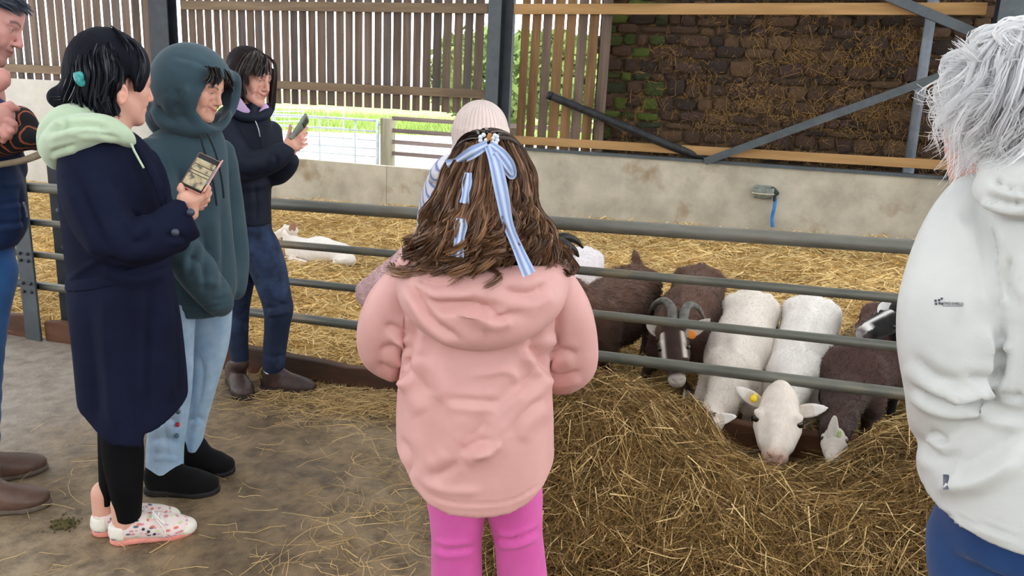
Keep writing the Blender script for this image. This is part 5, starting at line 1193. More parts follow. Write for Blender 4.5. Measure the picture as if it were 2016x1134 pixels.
# ================================================================== TEENAGER IN THE GREEN HOODIE
def hooded_teen():
    R = Rig(onG(368, 945)); p = person(R, 'teenager in dark green hoodie with the hood up and pale jeans'); P = R.P
    M_hood = cloth('green_grey_fleece', srgb(48, 68, 78), srgb(56, 77, 87), sheen=.12, bump=.2, bscale=300)
    f = R.vec(.76, -.56, -.30)
    hd = Head.at_nose(P(434, 206, -.14), f, R.vec(.25, -.1, 1), .91, skin=np.array(srgb(206, 156, 136)), smile=.9, brow=srgb(30, 22, 20), lid=.25)
    parts = [hd.mesh(P(372, 275, .0))]
    s = Sdf(.02, .04); R.loft(s, [(262, 330, 420, 0, .07), (330, 300, 435, 0, .10), (500, 330, 430, 0, .09), (596, 335, 430, 0, .08)]); R.tube(s, [(300, 310, -.08, 26), (345, 480, -.14, 22), (425, 590, -.14, 16)]); v, f_ = s.mesh(); parts.append((v, f_, SK))
    for rows in ([(600, 300, 375, -.04, .07), (900, 300, 350, -.03, .045), (940, 305, 350, -.03, .04)], [(600, 380, 450, .06, .07), (880, 365, 395, .05, .04), (900, 368, 398, .05, .04)]):
        s = Sdf(.018, .03); R.loft(s, rows); v, f_ = s.mesh(); parts.append((v, f_, SK))
    V, F_, c = join_parts(parts); mesh_np('body', V, F_, M_skin, p, col=c)
    # sweatshirt
    s = Sdf(.0085, .025)
    R.loft(s, [(246, 330, 430, .0, .08), (262, 305, 438, 0, .10), (285, 280, 445, 0, .12), (320, 274, 448, 0, .13), (400, 286, 453, 0, .135), (500, 300, 461, 0, .14), (560, 312, 464, 0, .145), (592, 322, 458, 0, .135), (612, 324, 456, 0, .13)])
    R.tube(s, [(298, 302, -.08, 30), (314, 380, -.14, 34), (345, 470, -.17, 35), (385, 535, -.18, 34), (420, 578, -.175, 29), (434, 602, -.165, 20)], .02)
    R.tube(s, [(436, 300, .1, 26), (450, 400, .12, 26), (462, 500, .1, 24), (462, 570, .05, 20)], .02)
    st = [([(350, 330), (360, 400), (352, 450)], 9, -.010), ([(318, 300), (336, 360), (345, 430)], 8, -.012), ([(398, 455), (380, 500), (372, 540)], 5, -.009), ([(400, 452), (402, 520), (400, 575)], 4, -.007), ([(436, 400), (440, 500), (438, 590)], 8, -.010), ([(420, 430), (425, 520)], 9, .008), ([(365, 500), (395, 520), (400, 545)], 7, -.010), ([(420, 592), (440, 590), (456, 585)], 4, -.006), ([(390, 555), (415, 556), (425, 566)], 6, .008), ([(322, 596), (400, 604), (456, 596)], 3, -.006), ([(400, 300), (415, 350), (422, 420)], 10, .008)]
    s.build('hoodie', M_hood, p, disp=folds(st, .0045, 8, (1, 1, .4), 11))
    # hood: a shell with a face opening
    s = Sdf(.0055, .02); A = np.array([R.u, R.n, R.z]); S_ = R.S(380, 170)
    c0 = P(378, 168, -.04); s.ell(c0, (77*S_, .135, 80*S_), A); R.tube(s, [(335, 215, .0, 34), (345, 238, -.06, 24), (385, 250, -.1, 18), (420, 246, -.1, 14), (444, 226, -.04, 12)], .02)
    R.tube(s, [(320, 180, .02, 22), (312, 215, .03, 22), (330, 245, .05, 26), (400, 250, .08, 20)], .02)
    R.tube(s, [(452, 150, -.02, 9), (428, 150, -.10, 10), (398, 170, -.125, 11), (382, 195, -.125, 12), (380, 218, -.12, 12), (390, 238, -.12, 12)], .015)
    R.tube(s, [(452, 150, -.02, 9), (464, 156, .0, 7), (462, 185, .02, 9), (452, 215, .01, 10), (436, 236, -.03, 10)], .015)
    s.ell(c0+R.u*.015-R.n*.005-R.z*.02, (66*S_, .115, 68*S_), A, .01, '-')
    op = P(434, 205, -.13); fo = R.vec(.72, -.62, -.2); up = unit(np.array([0, 0, 1.0])-fo*fo[2]); sd = np.cross(fo, up)
    s.ell(op, (.072, .10, .088), np.array([sd, fo, up]), .012, '-')
    s.ell(P(375, 235, .03), (.075, .08, .10), A, .02, '-')
    st = [([(340, 110), (395, 125), (430, 150)], 4, -.004), ([(345, 175), (352, 195), (345, 220)], 8, -.007), ([(370, 170), (360, 190), (350, 205)], 6, .006), ([(310, 205), (325, 228), (350, 240)], 6, -.010)]
    s.build('hood', M_hood, p, disp=folds(st, .003, 10, (1, 1, .7), 12))
    for a in ([(392, 262, -.17), (405, 305, -.165), (420, 360, -.16), (427, 405, -.16)], [(408, 262, -.16), (424, 300, -.15), (436, 350, -.15), (441, 390, -.15)]): tube('drawstring', R.pts(a), .0042, cloth('dark_cord', srgb(26, 36, 42)), p, sides=8)
    # dark fringe under the hood
    s = Sdf(.005, .01); Ah = np.array([hd.s, hd.f, hd.w]); s.ell(hd.at(0, -.004, .044), np.array([.078, .092, .083])*hd.k, Ah); s.ell(hd.at(0, .10, -.03), np.array([.07, .07, .082])*hd.k, Ah, .01, '-'); hcap = s.build('hair', M_hairb, p, col=lambda V, N: np.tile(np.array(srgb(20, 16, 15)), (len(V), 1)))
    g = [np.array([hd.at(x, .075, .10), hd.at(x*1.15, .098, .07), hd.at(x*1.3, .098, .047)]) for x in (-.055, -.02, .02, .055, .075)]
    hair_strands('fringe', g, 420, .0013, .008, .003, .6, srgb(20, 16, 15), srgb(34, 26, 24), M_hair, hcap, 61, 10, 30)
    # jeans
    M_jean = cloth('pale_denim', srgb(136, 164, 190), srgb(164, 188, 208), scale=10, sheen=.1, bump=.3, bscale=350)
    s = Sdf(.0085, .02)
    R.loft(s, [(590, 298, 384, -.03, .10), (680, 300, 382, -.045, .095), (760, 298, 378, -.05, .085), (830, 291, 370, -.05, .075), (880, 287, 363, -.05, .07), (928, 287, 362, -.05, .072)])
    R.loft(s, [(590, 372, 458, .05, .10), (680, 374, 452, .06, .09), (760, 372, 428, .06, .08), (830, 366, 408, .06, .068), (880, 360, 397, .06, .066)], .012)
    R.loft(s, [(890, 295, 355, -.05, .055), (950, 295, 355, -.05, .055)], .003, op='-')
    st = [([(318, 700), (322, 800), (330, 900)], 6, -.006), ([(300, 830), (325, 822), (355, 836)], 6, -.008), ([(296, 870), (320, 862), (350, 872)], 6, -.008), ([(392, 700), (400, 740), (390, 800)], 7, -.008), ([(372, 830), (388, 822), (402, 830)], 5, -.007), ([(357, 700), (354, 800), (352, 920)], 2.5, .004), ([(300, 905), (325, 900), (352, 908)], 5, .005)]
    s.build('jeans', M_jean, p, disp=folds(st, .004, 8, (1, 1, .5), 13))
    for (x, y), c in (((351, 811), srgb(70, 86, 96)), ((350, 836), srgb(176, 40, 60)), ((348, 858), srgb(70, 96, 110))):
        q = P(x, y, -.055-.075); s = Sdf(.002, .002); s.rc(q+R.n*.004, q-R.n*.003, .0085, .0085); s.build('snap_button', mat('snap_%d' % y, c, c, rough=.3), p)
    M_boot = cloth('black_suede', srgb(12, 12, 13), srgb(17, 17, 19), sheen=.05, spec=.1); M_bs = mat('black_sole', srgb(20, 20, 20), srgb(34, 33, 32), 20, rough=.7)
    shoe('boot', onG(293, 968), onG(428, 968), .115, p, M_boot, M_bs, .085, .06, .026, (P(325, 915, -.05), .055)); shoe('boot', onG(368, 930), onG(453, 930), .108, p, M_boot, M_bs, .085, .06, .026, (P(382, 878, .05), .05))
hooded_teen()

# ================================================================== WOMAN WITH PHONE BY THE RAILS
def phone_woman():
    R = Rig(onG(525, 768)); p = person(R, 'smiling dark-haired woman in navy jacket photographing beside the rails'); P = R.P
    f = R.vec(.72, -.62, -.22); sk = np.array(srgb(214, 160, 142))
    hd = Head.at_nose(P(528, 178, -.10), f, R.vec(.15, -.05, 1), 1.07, skin=sk, smile=1.0, brow=srgb(60, 44, 40), lid=.35)
    parts = [hd.mesh(P(480, 225, .02))]
    q = lambda x, y, d=-.24: P(x, y, d)
    parts.append(hand_mesh([(q(561, 300), q(572, 283), .021, .026), (q(568, 284), q(584, 291, -.23), .023, .019)],
        [([q(564, 278), q(570, 262), q(572, 247, -.25)], .0098, .0075), ([q(578, 277), q(591, 266), q(604, 252, -.22)], .0095, .0075), ([q(582, 283), q(594, 273), q(604, 262, -.21)], .0095, .0075), ([q(584, 289), q(594, 281), q(603, 274, -.21)], .009, .007), ([q(582, 295), q(593, 290), q(604, 283, -.21)], .008, .0065)], sk))
    parts.append(hand_mesh([(q(560, 312, -.1), q(574, 296, -.12), .021, .026)], [([q(572, 296, -.13), q(586, 288, -.14), q(596, 276, -.15)], .0095, .0075), ([q(580, 285, -.12), q(588, 265, -.13), q(594, 250, -.15)], .009, .0075)], sk))
    s = Sdf(.02, .04); R.loft(s, [(215, 455, 520, 0, .07), (260, 430, 525, 0, .10), (430, 465, 520, 0, .08), (480, 468, 520, 0, .08)]); R.tube(s, [(445, 255, -.09, 20), (478, 318, -.16, 17), (558, 300, -.24, 11)]); v, f_ = s.mesh(); parts.append((v, f_, SK))
    for L_ in ([(485, 480, .04, 22), (469, 610, .05, 14), (472, 708, .03, 10)], [(513, 480, -.02, 24), (546, 605, -.07, 15), (538, 730, -.03, 10)]):
        s = Sdf(.018, .03); R.tube(s, L_); v, f_ = s.mesh(); parts.append((v, f_, SK))
    V, F_, c = join_parts(parts); mesh_np('body', V, F_, M_skin, p, col=c)
    M_jk = cloth('navy_softshell', srgb(20, 26, 40), srgb(25, 32, 48), rough=.7, sheen=.0, spec=.2)
    s = Sdf(.0085, .02)
    R.loft(s, [(205, 452, 520, 0, .075), (218, 432, 528, 0, .10), (250, 416, 534, 0, .12), (300, 416, 540, 0, .125), (350, 428, 536, 0, .12), (400, 446, 534, 0, .115), (428, 452, 535, 0, .12), (440, 454, 535, 0, .12)])
    R.tube(s, [(440, 250, -.09, 28), (455, 300, -.15, 30), (485, 326, -.19, 28), (530, 316, -.23, 22), (562, 298, -.24, 17)], .02); R.tube(s, [(532, 260, .06, 22), (535, 335, .0, 24), (556, 332, -.06, 20), (572, 316, -.11, 15)], .02)
    s.cut(P(562, 298, -.24), R.vec(.85, 0, .5)) if False else None
    st = [([(430, 260), (448, 290), (470, 300)], 6, -.010), ([(470, 300), (490, 310), (520, 305)], 6, -.008), ([(500, 230), (512, 270), (516, 300)], 3, .005), ([(470, 345), (500, 350), (530, 340)], 7, -.012), ([(500, 360), (505, 400), (503, 436)], 4, -.006), ([(452, 372), (480, 380), (520, 375)], 8, -.006), ([(540, 305), (545, 318), (540, 328)], 4, -.006)]
    s.build('jacket', M_jk, p, disp=folds(st, .0045, 9, (1, 1, .5), 21))
    M_lil = cloth('lilac_lining', srgb(178, 148, 188), srgb(190, 162, 198))
    s = Sdf(.005, .008); R.tube(s, [(459, 190, -.09, 8), (466, 206, -.115, 12), (478, 218, -.125, 9), (492, 226, -.12, 4)], .006, flat=(R.n, .4)); R.tube(s, [(515, 205, -.06, 4), (522, 214, -.06, 6), (512, 224, -.09, 4)], .006, flat=(R.n, .4)); s.build('collar_lining', M_lil, p)
    s = Sdf(.005, .01); R.tube(s, [(452, 200, -.02, 12), (460, 218, -.1, 11), (480, 230, -.12, 9), (500, 232, -.125, 7), (522, 226, -.08, 9), (530, 212, .0, 10)], .01); R.tube(s, [(500, 205, -.06, 7), (496, 222, -.11, 7), (498, 232, -.12, 5)], .01); s.build('collar', M_jk, p)
    for a in ([(556, 287, -.245), (563, 297, -.262), (567, 312, -.245)],): tube('cuff_lining', R.pts(a), .006, M_lil, p, sides=8)
    tube('zip', R.pts([(500, 232, -.135), (508, 252, -.14), (512, 270, -.14)]), .003, mat('steel_zip', srgb(170, 174, 180), srgb(190, 194, 200), 20, rough=.3, metal=.7), p, sides=6)
    # jeans
    M_dj = mat('dark_denim', srgb(26, 35, 58), srgb(34, 46, 72), 10, 5, .85, .3, 350, c3=srgb(58, 78, 112), scale3=3.5, thr3=(.52, .75), bdist=.002)
    s = Sdf(.0085, .02)
    R.loft(s, [(432, 452, 534, 0, .115), (470, 455, 537, 0, .12), (495, 458, 540, 0, .115)]); R.tube(s, [(484, 480, .04, 31), (474, 540, .05, 27), (468, 610, .05, 21), (470, 680, .04, 17), (473, 712, .03, 15)], .015)
    R.tube(s, [(512, 480, -.02, 34), (528, 530, -.05, 33), (545, 590, -.07, 27), (549, 612, -.07, 25), (546, 640, -.06, 22), (541, 690, -.04, 20), (538, 722, -.03, 19)], .015)
    st = [([(485, 455), (480, 490), (476, 520)], 4, -.008), ([(520, 560), (535, 590), (562, 600)], 4, -.006), ([(524, 606), (545, 604), (572, 598)], 4, -.009), ([(526, 622), (548, 618), (570, 612)], 4, .007), ([(522, 700), (540, 704), (558, 698)], 4, -.006), ([(500, 500), (520, 560), (532, 600)], 2.5, .004), ([(470, 440), (500, 448), (530, 445)], 4, -.004)]
    s.build('jeans', M_dj, p, disp=folds(st, .0035, 10, (1, 1, .5), 22))
    s = Sdf(.005, .01); R.tube(s, [(537, 715, -.03, 15), (536, 732, -.03, 14)]); s.build('sock', cloth('white_sock', srgb(222, 222, 226)), p)
    M_lb = mat('brown_boot_leather', srgb(46, 32, 30), srgb(70, 50, 46), 14, 5, .5, .3, 60, spec=.45); M_ls = mat('dark_boot_sole', srgb(34, 30, 28), srgb(48, 42, 40), 20, rough=.8)
    u = shoe('boot', onG(516, 768), onG(622, 772), .112, p, M_lb, M_ls, .09, .055, .03, (P(537, 728, -.03), .048)); u2 = shoe('boot', onG(458, 748), onG(486, 790), .11, p, M_lb, M_ls, .09, .055, .03, (P(472, 715, .03), .05))
    M_loop = mat('yellow_pull_tab', srgb(190, 160, 60), srgb(40, 34, 24), 200, rough=.7); tube('pull_tab', R.pts([(516, 745, -.04), (511, 733, -.05), (518, 722, -.03)]), .004, M_loop, u, sides=6)
    # bobbed hair with a fringe
    H1, H2 = srgb(38, 30, 32), srgb(72, 56, 54)
    s = Sdf(.006, .02); A = np.array([R.u, R.n, R.z]); S_ = R.S(495, 150); cc = hd.at(0, -.022, .045)
    s.ell(cc, np.array([.084, .100, .092])*1.05, np.array([hd.s, hd.f, hd.w])); R.tube(s, [(470, 135, -.06, 18), (463, 165, -.07, 15), (466, 190, -.07, 10), (474, 205, -.06, 5)], .02); R.tube(s, [(478, 140, .05, 22), (470, 175, .05, 22), (480, 205, .05, 12)], .02); R.tube(s, [(532, 140, .0, 8), (535, 170, .02, 6), (533, 200, .02, 5)], .01)
    s.ell(hd.at(0, .085, -.03), (.062*1.05, .075, .085), np.array([hd.s, hd.f, hd.w]), .01, '-')
    hb = s.build('hair', M_hairb, p, col=lambda V, N: np.tile(np.array(H1), (len(V), 1)), disp=folds([], .003, 30, (1, 1, .25), 5))
    top = (497, 98, -.02)
    g1 = [R.pts(l) for l in ([top, (470, 112, -.07), (458, 140, -.09), (457, 170, -.09), (470, 205, -.07)], [(500, 98, -.04), (484, 115, -.12), (472, 145, -.125), (470, 175, -.11), (478, 208, -.08)], [(503, 99, -.04), (500, 112, -.14), (492, 128, -.165), (487, 138, -.165), (483, 146, -.16)], [(505, 99, -.04), (515, 112, -.14), (513, 126, -.18), (510, 136, -.185), (508, 143, -.185)], [(507, 100, -.02), (527, 115, -.1), (531, 128, -.13), (530, 137, -.15), (528, 143, -.155)], [(508, 101, .0), (536, 120, -.04), (541, 145, -.05), (538, 180, -.04), (535, 216, -.03)])]
    hair_strands('far_lock', [g1[5], g1[5]+R.u*.006], 160, .0012, .006, .004, .8, H1, H2, M_hair, hb, 63, 16, 12)
    hair_strands('hair_locks', g1[:5], 2200, .0012, .010, .004, .8, H1, H2, M_hair, hb, 62, 16, 90)
    # ring
    c = q(593, 281, -.228); s = Sdf(.0015, .001); 
    tube('ring', [c+R.u*.008*math.cos(t)+R.z*.008*math.sin(t)-R.n*.004 for t in np.linspace(0, 6.283, 14)], .0018, mat('gold', srgb(220, 196, 130), srgb(230, 210, 150), 9, rough=.25, metal=1.0), p, sides=6, sub=1)
    return R
RPW = phone_woman()
def grey_phone():
    P = RPW.P; a, b = P(578, 271, -.235), P(600, 238, -.20); c = (a+b)/2; ly = unit(b-a); lx = P(604, 250, -.17)-P(588, 246, -.26); lx = unit(lx-ly*(lx@ly)); lz = np.cross(lx, ly); A = np.array([lx, ly, lz]); sg = 1 if lz@(CAM-c) > 0 else -1
    r = empty('smartphone', c, 'grey cased phone held up by the woman at the rails', 'phone'); mc = mat('grey_green_case', srgb(112, 120, 112), srgb(134, 142, 132), 14, rough=.5)
    box('case', c, (.037, .075, .006), mc, r, A, .003, 2); box('camera_block', c+ly*.045+lz*sg*.007, (.022, .02, .003), mat('camera_glass', srgb(40, 46, 50), srgb(52, 58, 62), 20, rough=.2), r, A, .002)
grey_phone()
# ================================================================== GIRL IN THE PINK COAT
def pink_girl():
    d = ray(957, 700); d = d[:2]/np.linalg.norm(d[:2]); g0 = np.array([d[0]*1.75, d[1]*1.75, 0]); g0[2] = gz(g0[0])
    R = Rig(g0); p = person(R, 'girl in pink hooded coat with curly brown hair seen from behind'); P = R.P
    f = R.vec(.25, .95, -.25); hd = Head(P(968, 372, .02), f, R.vec(0, 0, 1), 1.0, skin=np.array(srgb(218, 170, 152)))
    parts = [hd.mesh(P(960, 520, .0), .0055)]
    s = Sdf(.02, .04); R.loft(s, [(510, 870, 1040, .0, .06), (560, 840, 1080, 0, .08), (750, 850, 1040, 0, .09), (920, 840, 1060, 0, .10), (970, 850, 1050, 0, .10)])
    for a in ([(830, 560, 0, 32), (765, 670, .05, 30), (790, 700, .2, 24), (850, 640, .3, 20)], [(1080, 560, 0, 32), (1125, 690, .05, 30), (1100, 720, .2, 24), (1040, 660, .3, 20)]): R.tube(s, a)
    for a in ([(898, 950, .0, 40), (899, 1134, .01, 34), (899, 1280, .02, 26), (898, 1360, .02, 20)], [(1010, 950, .0, 40), (1027, 1134, .01, 34), (1032, 1280, .02, 26), (1034, 1360, .02, 20)]): R.tube(s, a)
    v, f_ = s.mesh(); parts.append((v, f_, SK)); V, F_, c = join_parts(parts); mesh_np('body', V, F_, M_skin, p, col=c)
    # coat
    M_pk = cloth('pink_waxed_cotton', srgb(210, 158, 153), srgb(218, 168, 163), rough=.55, sheen=.05, bump=.12, bscale=300, spec=.4)
    s = Sdf(.0065, .02)
    R.loft(s, [(498, 850, 1070, 0, .085), (518, 812, 1100, 0, .10), (548, 796, 1110, 0, .115), (600, 798, 1092, 0, .125), (660, 800, 1082, 0, .13), (720, 792, 1082, 0, .138), (780, 785, 1087, 0, .145), (850, 783, 1089, 0, .15), (920, 787, 1089, 0, .15), (980, 798, 1088, 0, .148), (1030, 810, 1085, 0, .145)], pw=2.4)
    R.tube(s, [(812, 545, 0, 36), (775, 600, .0, 46), (758, 650, .03, 48), (757, 690, .08, 44), (785, 705, .17, 38), (840, 670, .28, 32)], .018)
    R.tube(s, [(1085, 552, 0, 36), (1108, 610, .0, 46), (1120, 665, .03, 48), (1122, 715, .08, 46), (1092, 728, .17, 40), (1040, 690, .28, 32)], .018)
    R.hem(s, [(760, 900), (790, 925), (812, 962), (845, 990), (885, 1003), (940, 1009), (1000, 1004), (1040, 990), (1070, 968), (1088, 945), (1110, 930)], -.12)
    R.loft(s, [(900, 800, 1075, 0, .13), (1060, 820, 1070, 0, .13)], .004, op='-')
    st = [([(783, 740), (800, 730), (805, 700)], 8, -.014), ([(822, 620), (812, 660), (804, 700)], 9, -.012), ([(1062, 590), (1050, 640), (1045, 680)], 9, -.012), ([(1040, 680), (1060, 700), (1078, 735)], 8, -.016), ([(805, 700), (790, 730), (785, 770)], 7, -.012),
          ([(812, 720), (840, 770), (858, 797)], 11, -.010), ([(858, 797), (840, 770)], 6, .006), ([(905, 890), (930, 875), (968, 862)], 9, -.012), ([(910, 866), (940, 848), (985, 800), (1040, 745), (1060, 700)], 13, -.010), ([(880, 786), (940, 790), (985, 792)], 6, -.007), ([(950, 840), (990, 800), (1030, 765)], 11, .010), ([(850, 700), (870, 760), (858, 790)], 14, .008), ([(900, 905), (880, 925), (850, 940)], 9, -.009), ([(1000, 860), (1020, 820), (1070, 780)], 10, -.008), ([(985, 868), (965, 885), (930, 895)], 7, .008), ([(790, 860), (810, 905), (800, 940)], 10, -.008), ([(830, 945), (880, 965), (950, 965)], 10, .006),
          ([(760, 640), (785, 645), (800, 655)], 6, -.009), ([(748, 690), (775, 680), (800, 690)], 7, -.010), ([(745, 715), (770, 722), (795, 712)], 6, -.008), ([(770, 660), (790, 668), (806, 672)], 6, .008), ([(1075, 700), (1100, 690), (1135, 695)], 7, -.010), ([(1080, 730), (1105, 740), (1140, 730)], 6, -.010), ([(1078, 600), (1082, 650), (1075, 680)], 9, .010), ([(1095, 580), (1090, 640), (1100, 690)], 9, -.008), ([(1060, 620), (1040, 640), (1038, 665)], 8, .010), ([(840, 972), (900, 990), (1000, 986), (1070, 950)], 2.5, -.003), ([(930, 740), (1000, 730), (1020, 755)], 8, .006)]
    ct = s.build('coat', M_pk, p, disp=folds(st, .0055, 7, (1, 1, .8), 31))
    # hood lying on the back
    s = Sdf(.006, .02)
    R.tube(s, [(803, 525, -.03, 20), (830, 580, -.12, 34), (880, 622, -.15, 42), (945, 636, -.16, 42), (1005, 624, -.15, 42), (1060, 590, -.12, 34), (1098, 548, -.04, 20)], .03)
    R.tube(s, [(810, 520, -.06, 20), (870, 555, -.15, 32), (950, 572, -.175, 36), (1030, 560, -.15, 32), (1092, 535, -.06, 20)], .03); s.ell(P(950, 585, -.11), (140*R.S(950, 585), .075, 62*R.S(950, 585)), np.array([R.u, R.n, R.z]), .03)
    s.ell(P(955, 508, -.10), (118*R.S(950, 510), .066, 40*R.S(950, 510)), np.array([R.u, R.n, R.z]), .012, '-')
    st = [([(812, 560), (850, 625), (905, 668)], 6, -.012), ([(860, 595), (930, 600), (985, 615)], 10, -.014), ([(845, 575), (880, 585), (930, 578)], 9, .010), ([(985, 570), (1040, 580), (1075, 560)], 9, -.010), ([(930, 625), (975, 640), (1010, 630)], 10, .008), ([(900, 612), (950, 618), (1000, 605)], 9, .010), ([(815, 545), (860, 560), (900, 556)], 5, -.006), ([(953, 590), (953, 670)], 2, -.003)]
    s.build('coat_hood', M_pk, p, disp=folds(st, .004, 9, (1, 1, .9), 33))
    M_lin = cloth('black_lining', srgb(18, 17, 20), srgb(26, 24, 28))
    s = Sdf(.006, .01); s.ell(P(965, 520, -.085), (100*R.S(950, 510), .05, 22*R.S(950, 510)), np.array([R.u, R.n, R.z])); s.build('hood_lining', M_lin, p)
    s = Sdf(.006, .01); R.tube(s, [(1000, 462, -.06, 16), (1018, 490, -.075, 16), (1005, 508, -.08, 12)], .01); s.build('scarf', cloth('pale_scarf', srgb(206, 178, 190), srgb(222, 204, 212), scale=60), p)
    # leggings, boots
    M_mag = cloth('magenta_leggings', srgb(206, 84, 160), srgb(214, 96, 170), rough=.7, sheen=.2)
    s = Sdf(.007, .01); R.tube(s, [(898, 960, .0, 58), (900, 1010, .0, 52), (899, 1060, .0, 47), (899, 1134, .01, 48), (899, 1230, .02, 42), (898, 1330, .02, 32)], .01); R.tube(s, [(1008, 960, .0, 58), (1014, 1010, .0, 51), (1019, 1050, .0, 46), (1028, 1134, .01, 47), (1032, 1230, .02, 42), (1034, 1330, .02, 32)], .01)
    st = [([(853, 1075), (885, 1084), (940, 1076)], 4, -.006), ([(855, 1064), (890, 1070), (935, 1062)], 4, .005), ([(975, 1058), (1010, 1062), (1058, 1044)], 4, -.007), ([(972, 1046), (1010, 1052), (1060, 1030)], 4, .006), ([(980, 1072), (1015, 1074), (1058, 1060)], 4, .005)]
    s.build('leggings', M_mag, p, disp=folds(st, .0015, 14, (1, 1, 1), 34))
    M_w = mat('pink_boot_rubber', srgb(186, 110, 140), srgb(196, 124, 152), 9, rough=.4)
    for x in (898, 1034):
        t = P(x, 1340, .02); h0 = np.array([t[0], t[1], gz(t[0])])-R.n*.07; shoe('boot', h0, h0+R.n*.22, .085, p, M_w, M_w, .07, .05, .02, (t+[0, 0, .05], .052))
    # hair
    H1, H2 = srgb(80, 56, 43), srgb(152, 112, 82)
    s = Sdf(.006, .03); s.ell(hd.at(0, -.02, .04), np.array([.086, .104, .094]), np.array([hd.s, hd.f, hd.w]))
    s.ell(P(962, 340, -.04), (70*R.S(962, 340, -.06), .07, 66*R.S(962, 340)), np.array([R.u, R.n, R.z]))
    R.tube(s, [(935, 350, -.06, 44), (908, 420, -.07, 46), (885, 470, -.07, 30), (868, 495, -.06, 12)], .03); R.tube(s, [(965, 360, -.06, 46), (955, 430, -.08, 48), (945, 475, -.09, 26), (940, 500, -.1, 8)], .03); R.tube(s, [(1002, 350, -.03, 34), (1012, 420, -.04, 30), (1035, 460, -.05, 18), (1055, 485, -.05, 8)], .03)
    hb = s.build('hair', M_hairb, p, col=lambda V, N: np.tile(np.array(H1)*.75, (len(V), 1)), disp=folds([], .007, 18, (1, 1, .35), 6))
    A_ = [R.pts(l) for l in ([(900, 300, -.02), (872, 360, -.06), (850, 430, -.09), (822, 490, -.1), (795, 532, -.07)], [(915, 290, -.07), (885, 350, -.12), (862, 430, -.15), (848, 490, -.16), (846, 528, -.16)], [(938, 282, -.10), (912, 350, -.16), (890, 430, -.19), (885, 490, -.2), (888, 525, -.19)], [(955, 280, -.11), (945, 350, -.17), (930, 430, -.20), (928, 490, -.2), (935, 528, -.20)], [(965, 280, -.11), (975, 350, -.16), (978, 420, -.185), (970, 465, -.185), (962, 500, -.19)], [(985, 282, -.10), (1008, 345, -.13), (1014, 400, -.14), (1020, 450, -.14), (1035, 490, -.14)], [(1010, 285, -.06), (1035, 345, -.08), (1042, 410, -.10), (1055, 465, -.11), (1078, 512, -.10)], [(1028, 298, -.0), (1042, 350, -.02), (1050, 420, -.04), (1078, 480, -.05), (1108, 522, -.04)])]
    hair_strands('hair_locks', A_, 4600, .001, .013, .021, 2.6, H1, H2, M_hair, hb, 71, 18, 170, lo=.55, hi=1.35)
    hair_strands('curls', [a[1:] if i not in (0, 7) else a for i, a in enumerate(A_)], 3000, .0010, .014, .03, 2.8, srgb(84, 58, 44), srgb(156, 114, 82), M_hair, hb, 72, 21, 70, lo=.6, hi=1.3)
    for j, l in enumerate(([(840, 470, -.1), (812, 510, -.09), (792, 520, -.07), (778, 530, -.06), (770, 526, -.05), (764, 522, -.05)], [(1075, 470, -.09), (1100, 500, -.08), (1115, 520, -.08), (1122, 535, -.08), (1112, 545, -.09), (1104, 536, -.1)], [(850, 480, -.15), (848, 515, -.17), (860, 535, -.18), (872, 530, -.19), (866, 515, -.19), (856, 520, -.19)], [(930, 480, -.19), (945, 520, -.2), (965, 530, -.21), (972, 515, -.22), (955, 508, -.22), (948, 520, -.22)], [(975, 450, -.17), (985, 490, -.18), (1002, 500, -.19), (1008, 490, -.2), (998, 484, -.2), (990, 492, -.2)])):
        a = R.pts(l); hair_strands('curl', [a, a+R.u*.022+R.z*.008], 130, .0012, .004, .005, 1.2, H1, H2, M_hair, hb, 80+j, 22, 6)
    # top hair drawn back to the clip
    T_ = [R.pts(l) for l in ([(885, 330, .02), (892, 295, -.03), (915, 272, -.06), (945, 268, -.09), (960, 274, -.11)], [(905, 285, .05), (925, 268, .0), (945, 264, -.05), (958, 270, -.10)], [(975, 262, .05), (972, 263, 0), (966, 266, -.06), (962, 272, -.11)], [(1020, 280, .05), (1002, 268, .0), (982, 266, -.06), (966, 272, -.11)], [(1040, 350, .02), (1036, 310, -.02), (1015, 280, -.06), (985, 272, -.10), (966, 274, -.12)])]
    T_ = [catmull(a, None, 6) for a in T_]; T_ = [np.stack([np.interp(np.linspace(0, 1, 12), np.linspace(0, 1, len(a)), a[:, i]) for i in range(3)], 1) for a in T_]
    hair_strands('swept_hair', T_, 800, .0012, .006, .002, .5, srgb(52, 38, 34), srgb(78, 58, 50), M_hair, hb, 77, 14, 60, tip=.8)
    # ribbon bow and pearl clip
    m, nt, b = new_mat('striped_ribbon'); at = node(nt, 'ShaderNodeAttribute', attribute_name='Col'); L(nt, at.outputs[0], b.inputs['Base Color']); b.inputs['Roughness'].default_value = .6
    def ribbon(L_, w, name='ribbon_tail'):
        P3 = catmull(R.pts(L_), None, 10); M_ = len(P3); T = np.gradient(P3, axis=0); T /= np.linalg.norm(T, axis=1, keepdims=True); nn = np.tile(-R.n, (M_, 1)); Sd = np.cross(T, nn); Sd /= np.linalg.norm(Sd, axis=1, keepdims=True)
        n_ = 9; us = np.linspace(-1, 1, n_); wv = w*np.ones(M_)*(1-.15*np.cos(np.linspace(0, 9, M_)))
        top_ = P3[:, None]+Sd[:, None]*us[None, :, None]*wv[:, None, None]+nn[:, None]*(.0035*np.cos(us*5)+.002)[None, :, None]; bot = top_-nn[:, None]*.0016
        V = np.vstack([top_.reshape(-1, 3), bot.reshape(-1, 3)]); i = np.arange(M_*n_).reshape(M_, n_); j = i+M_*n_
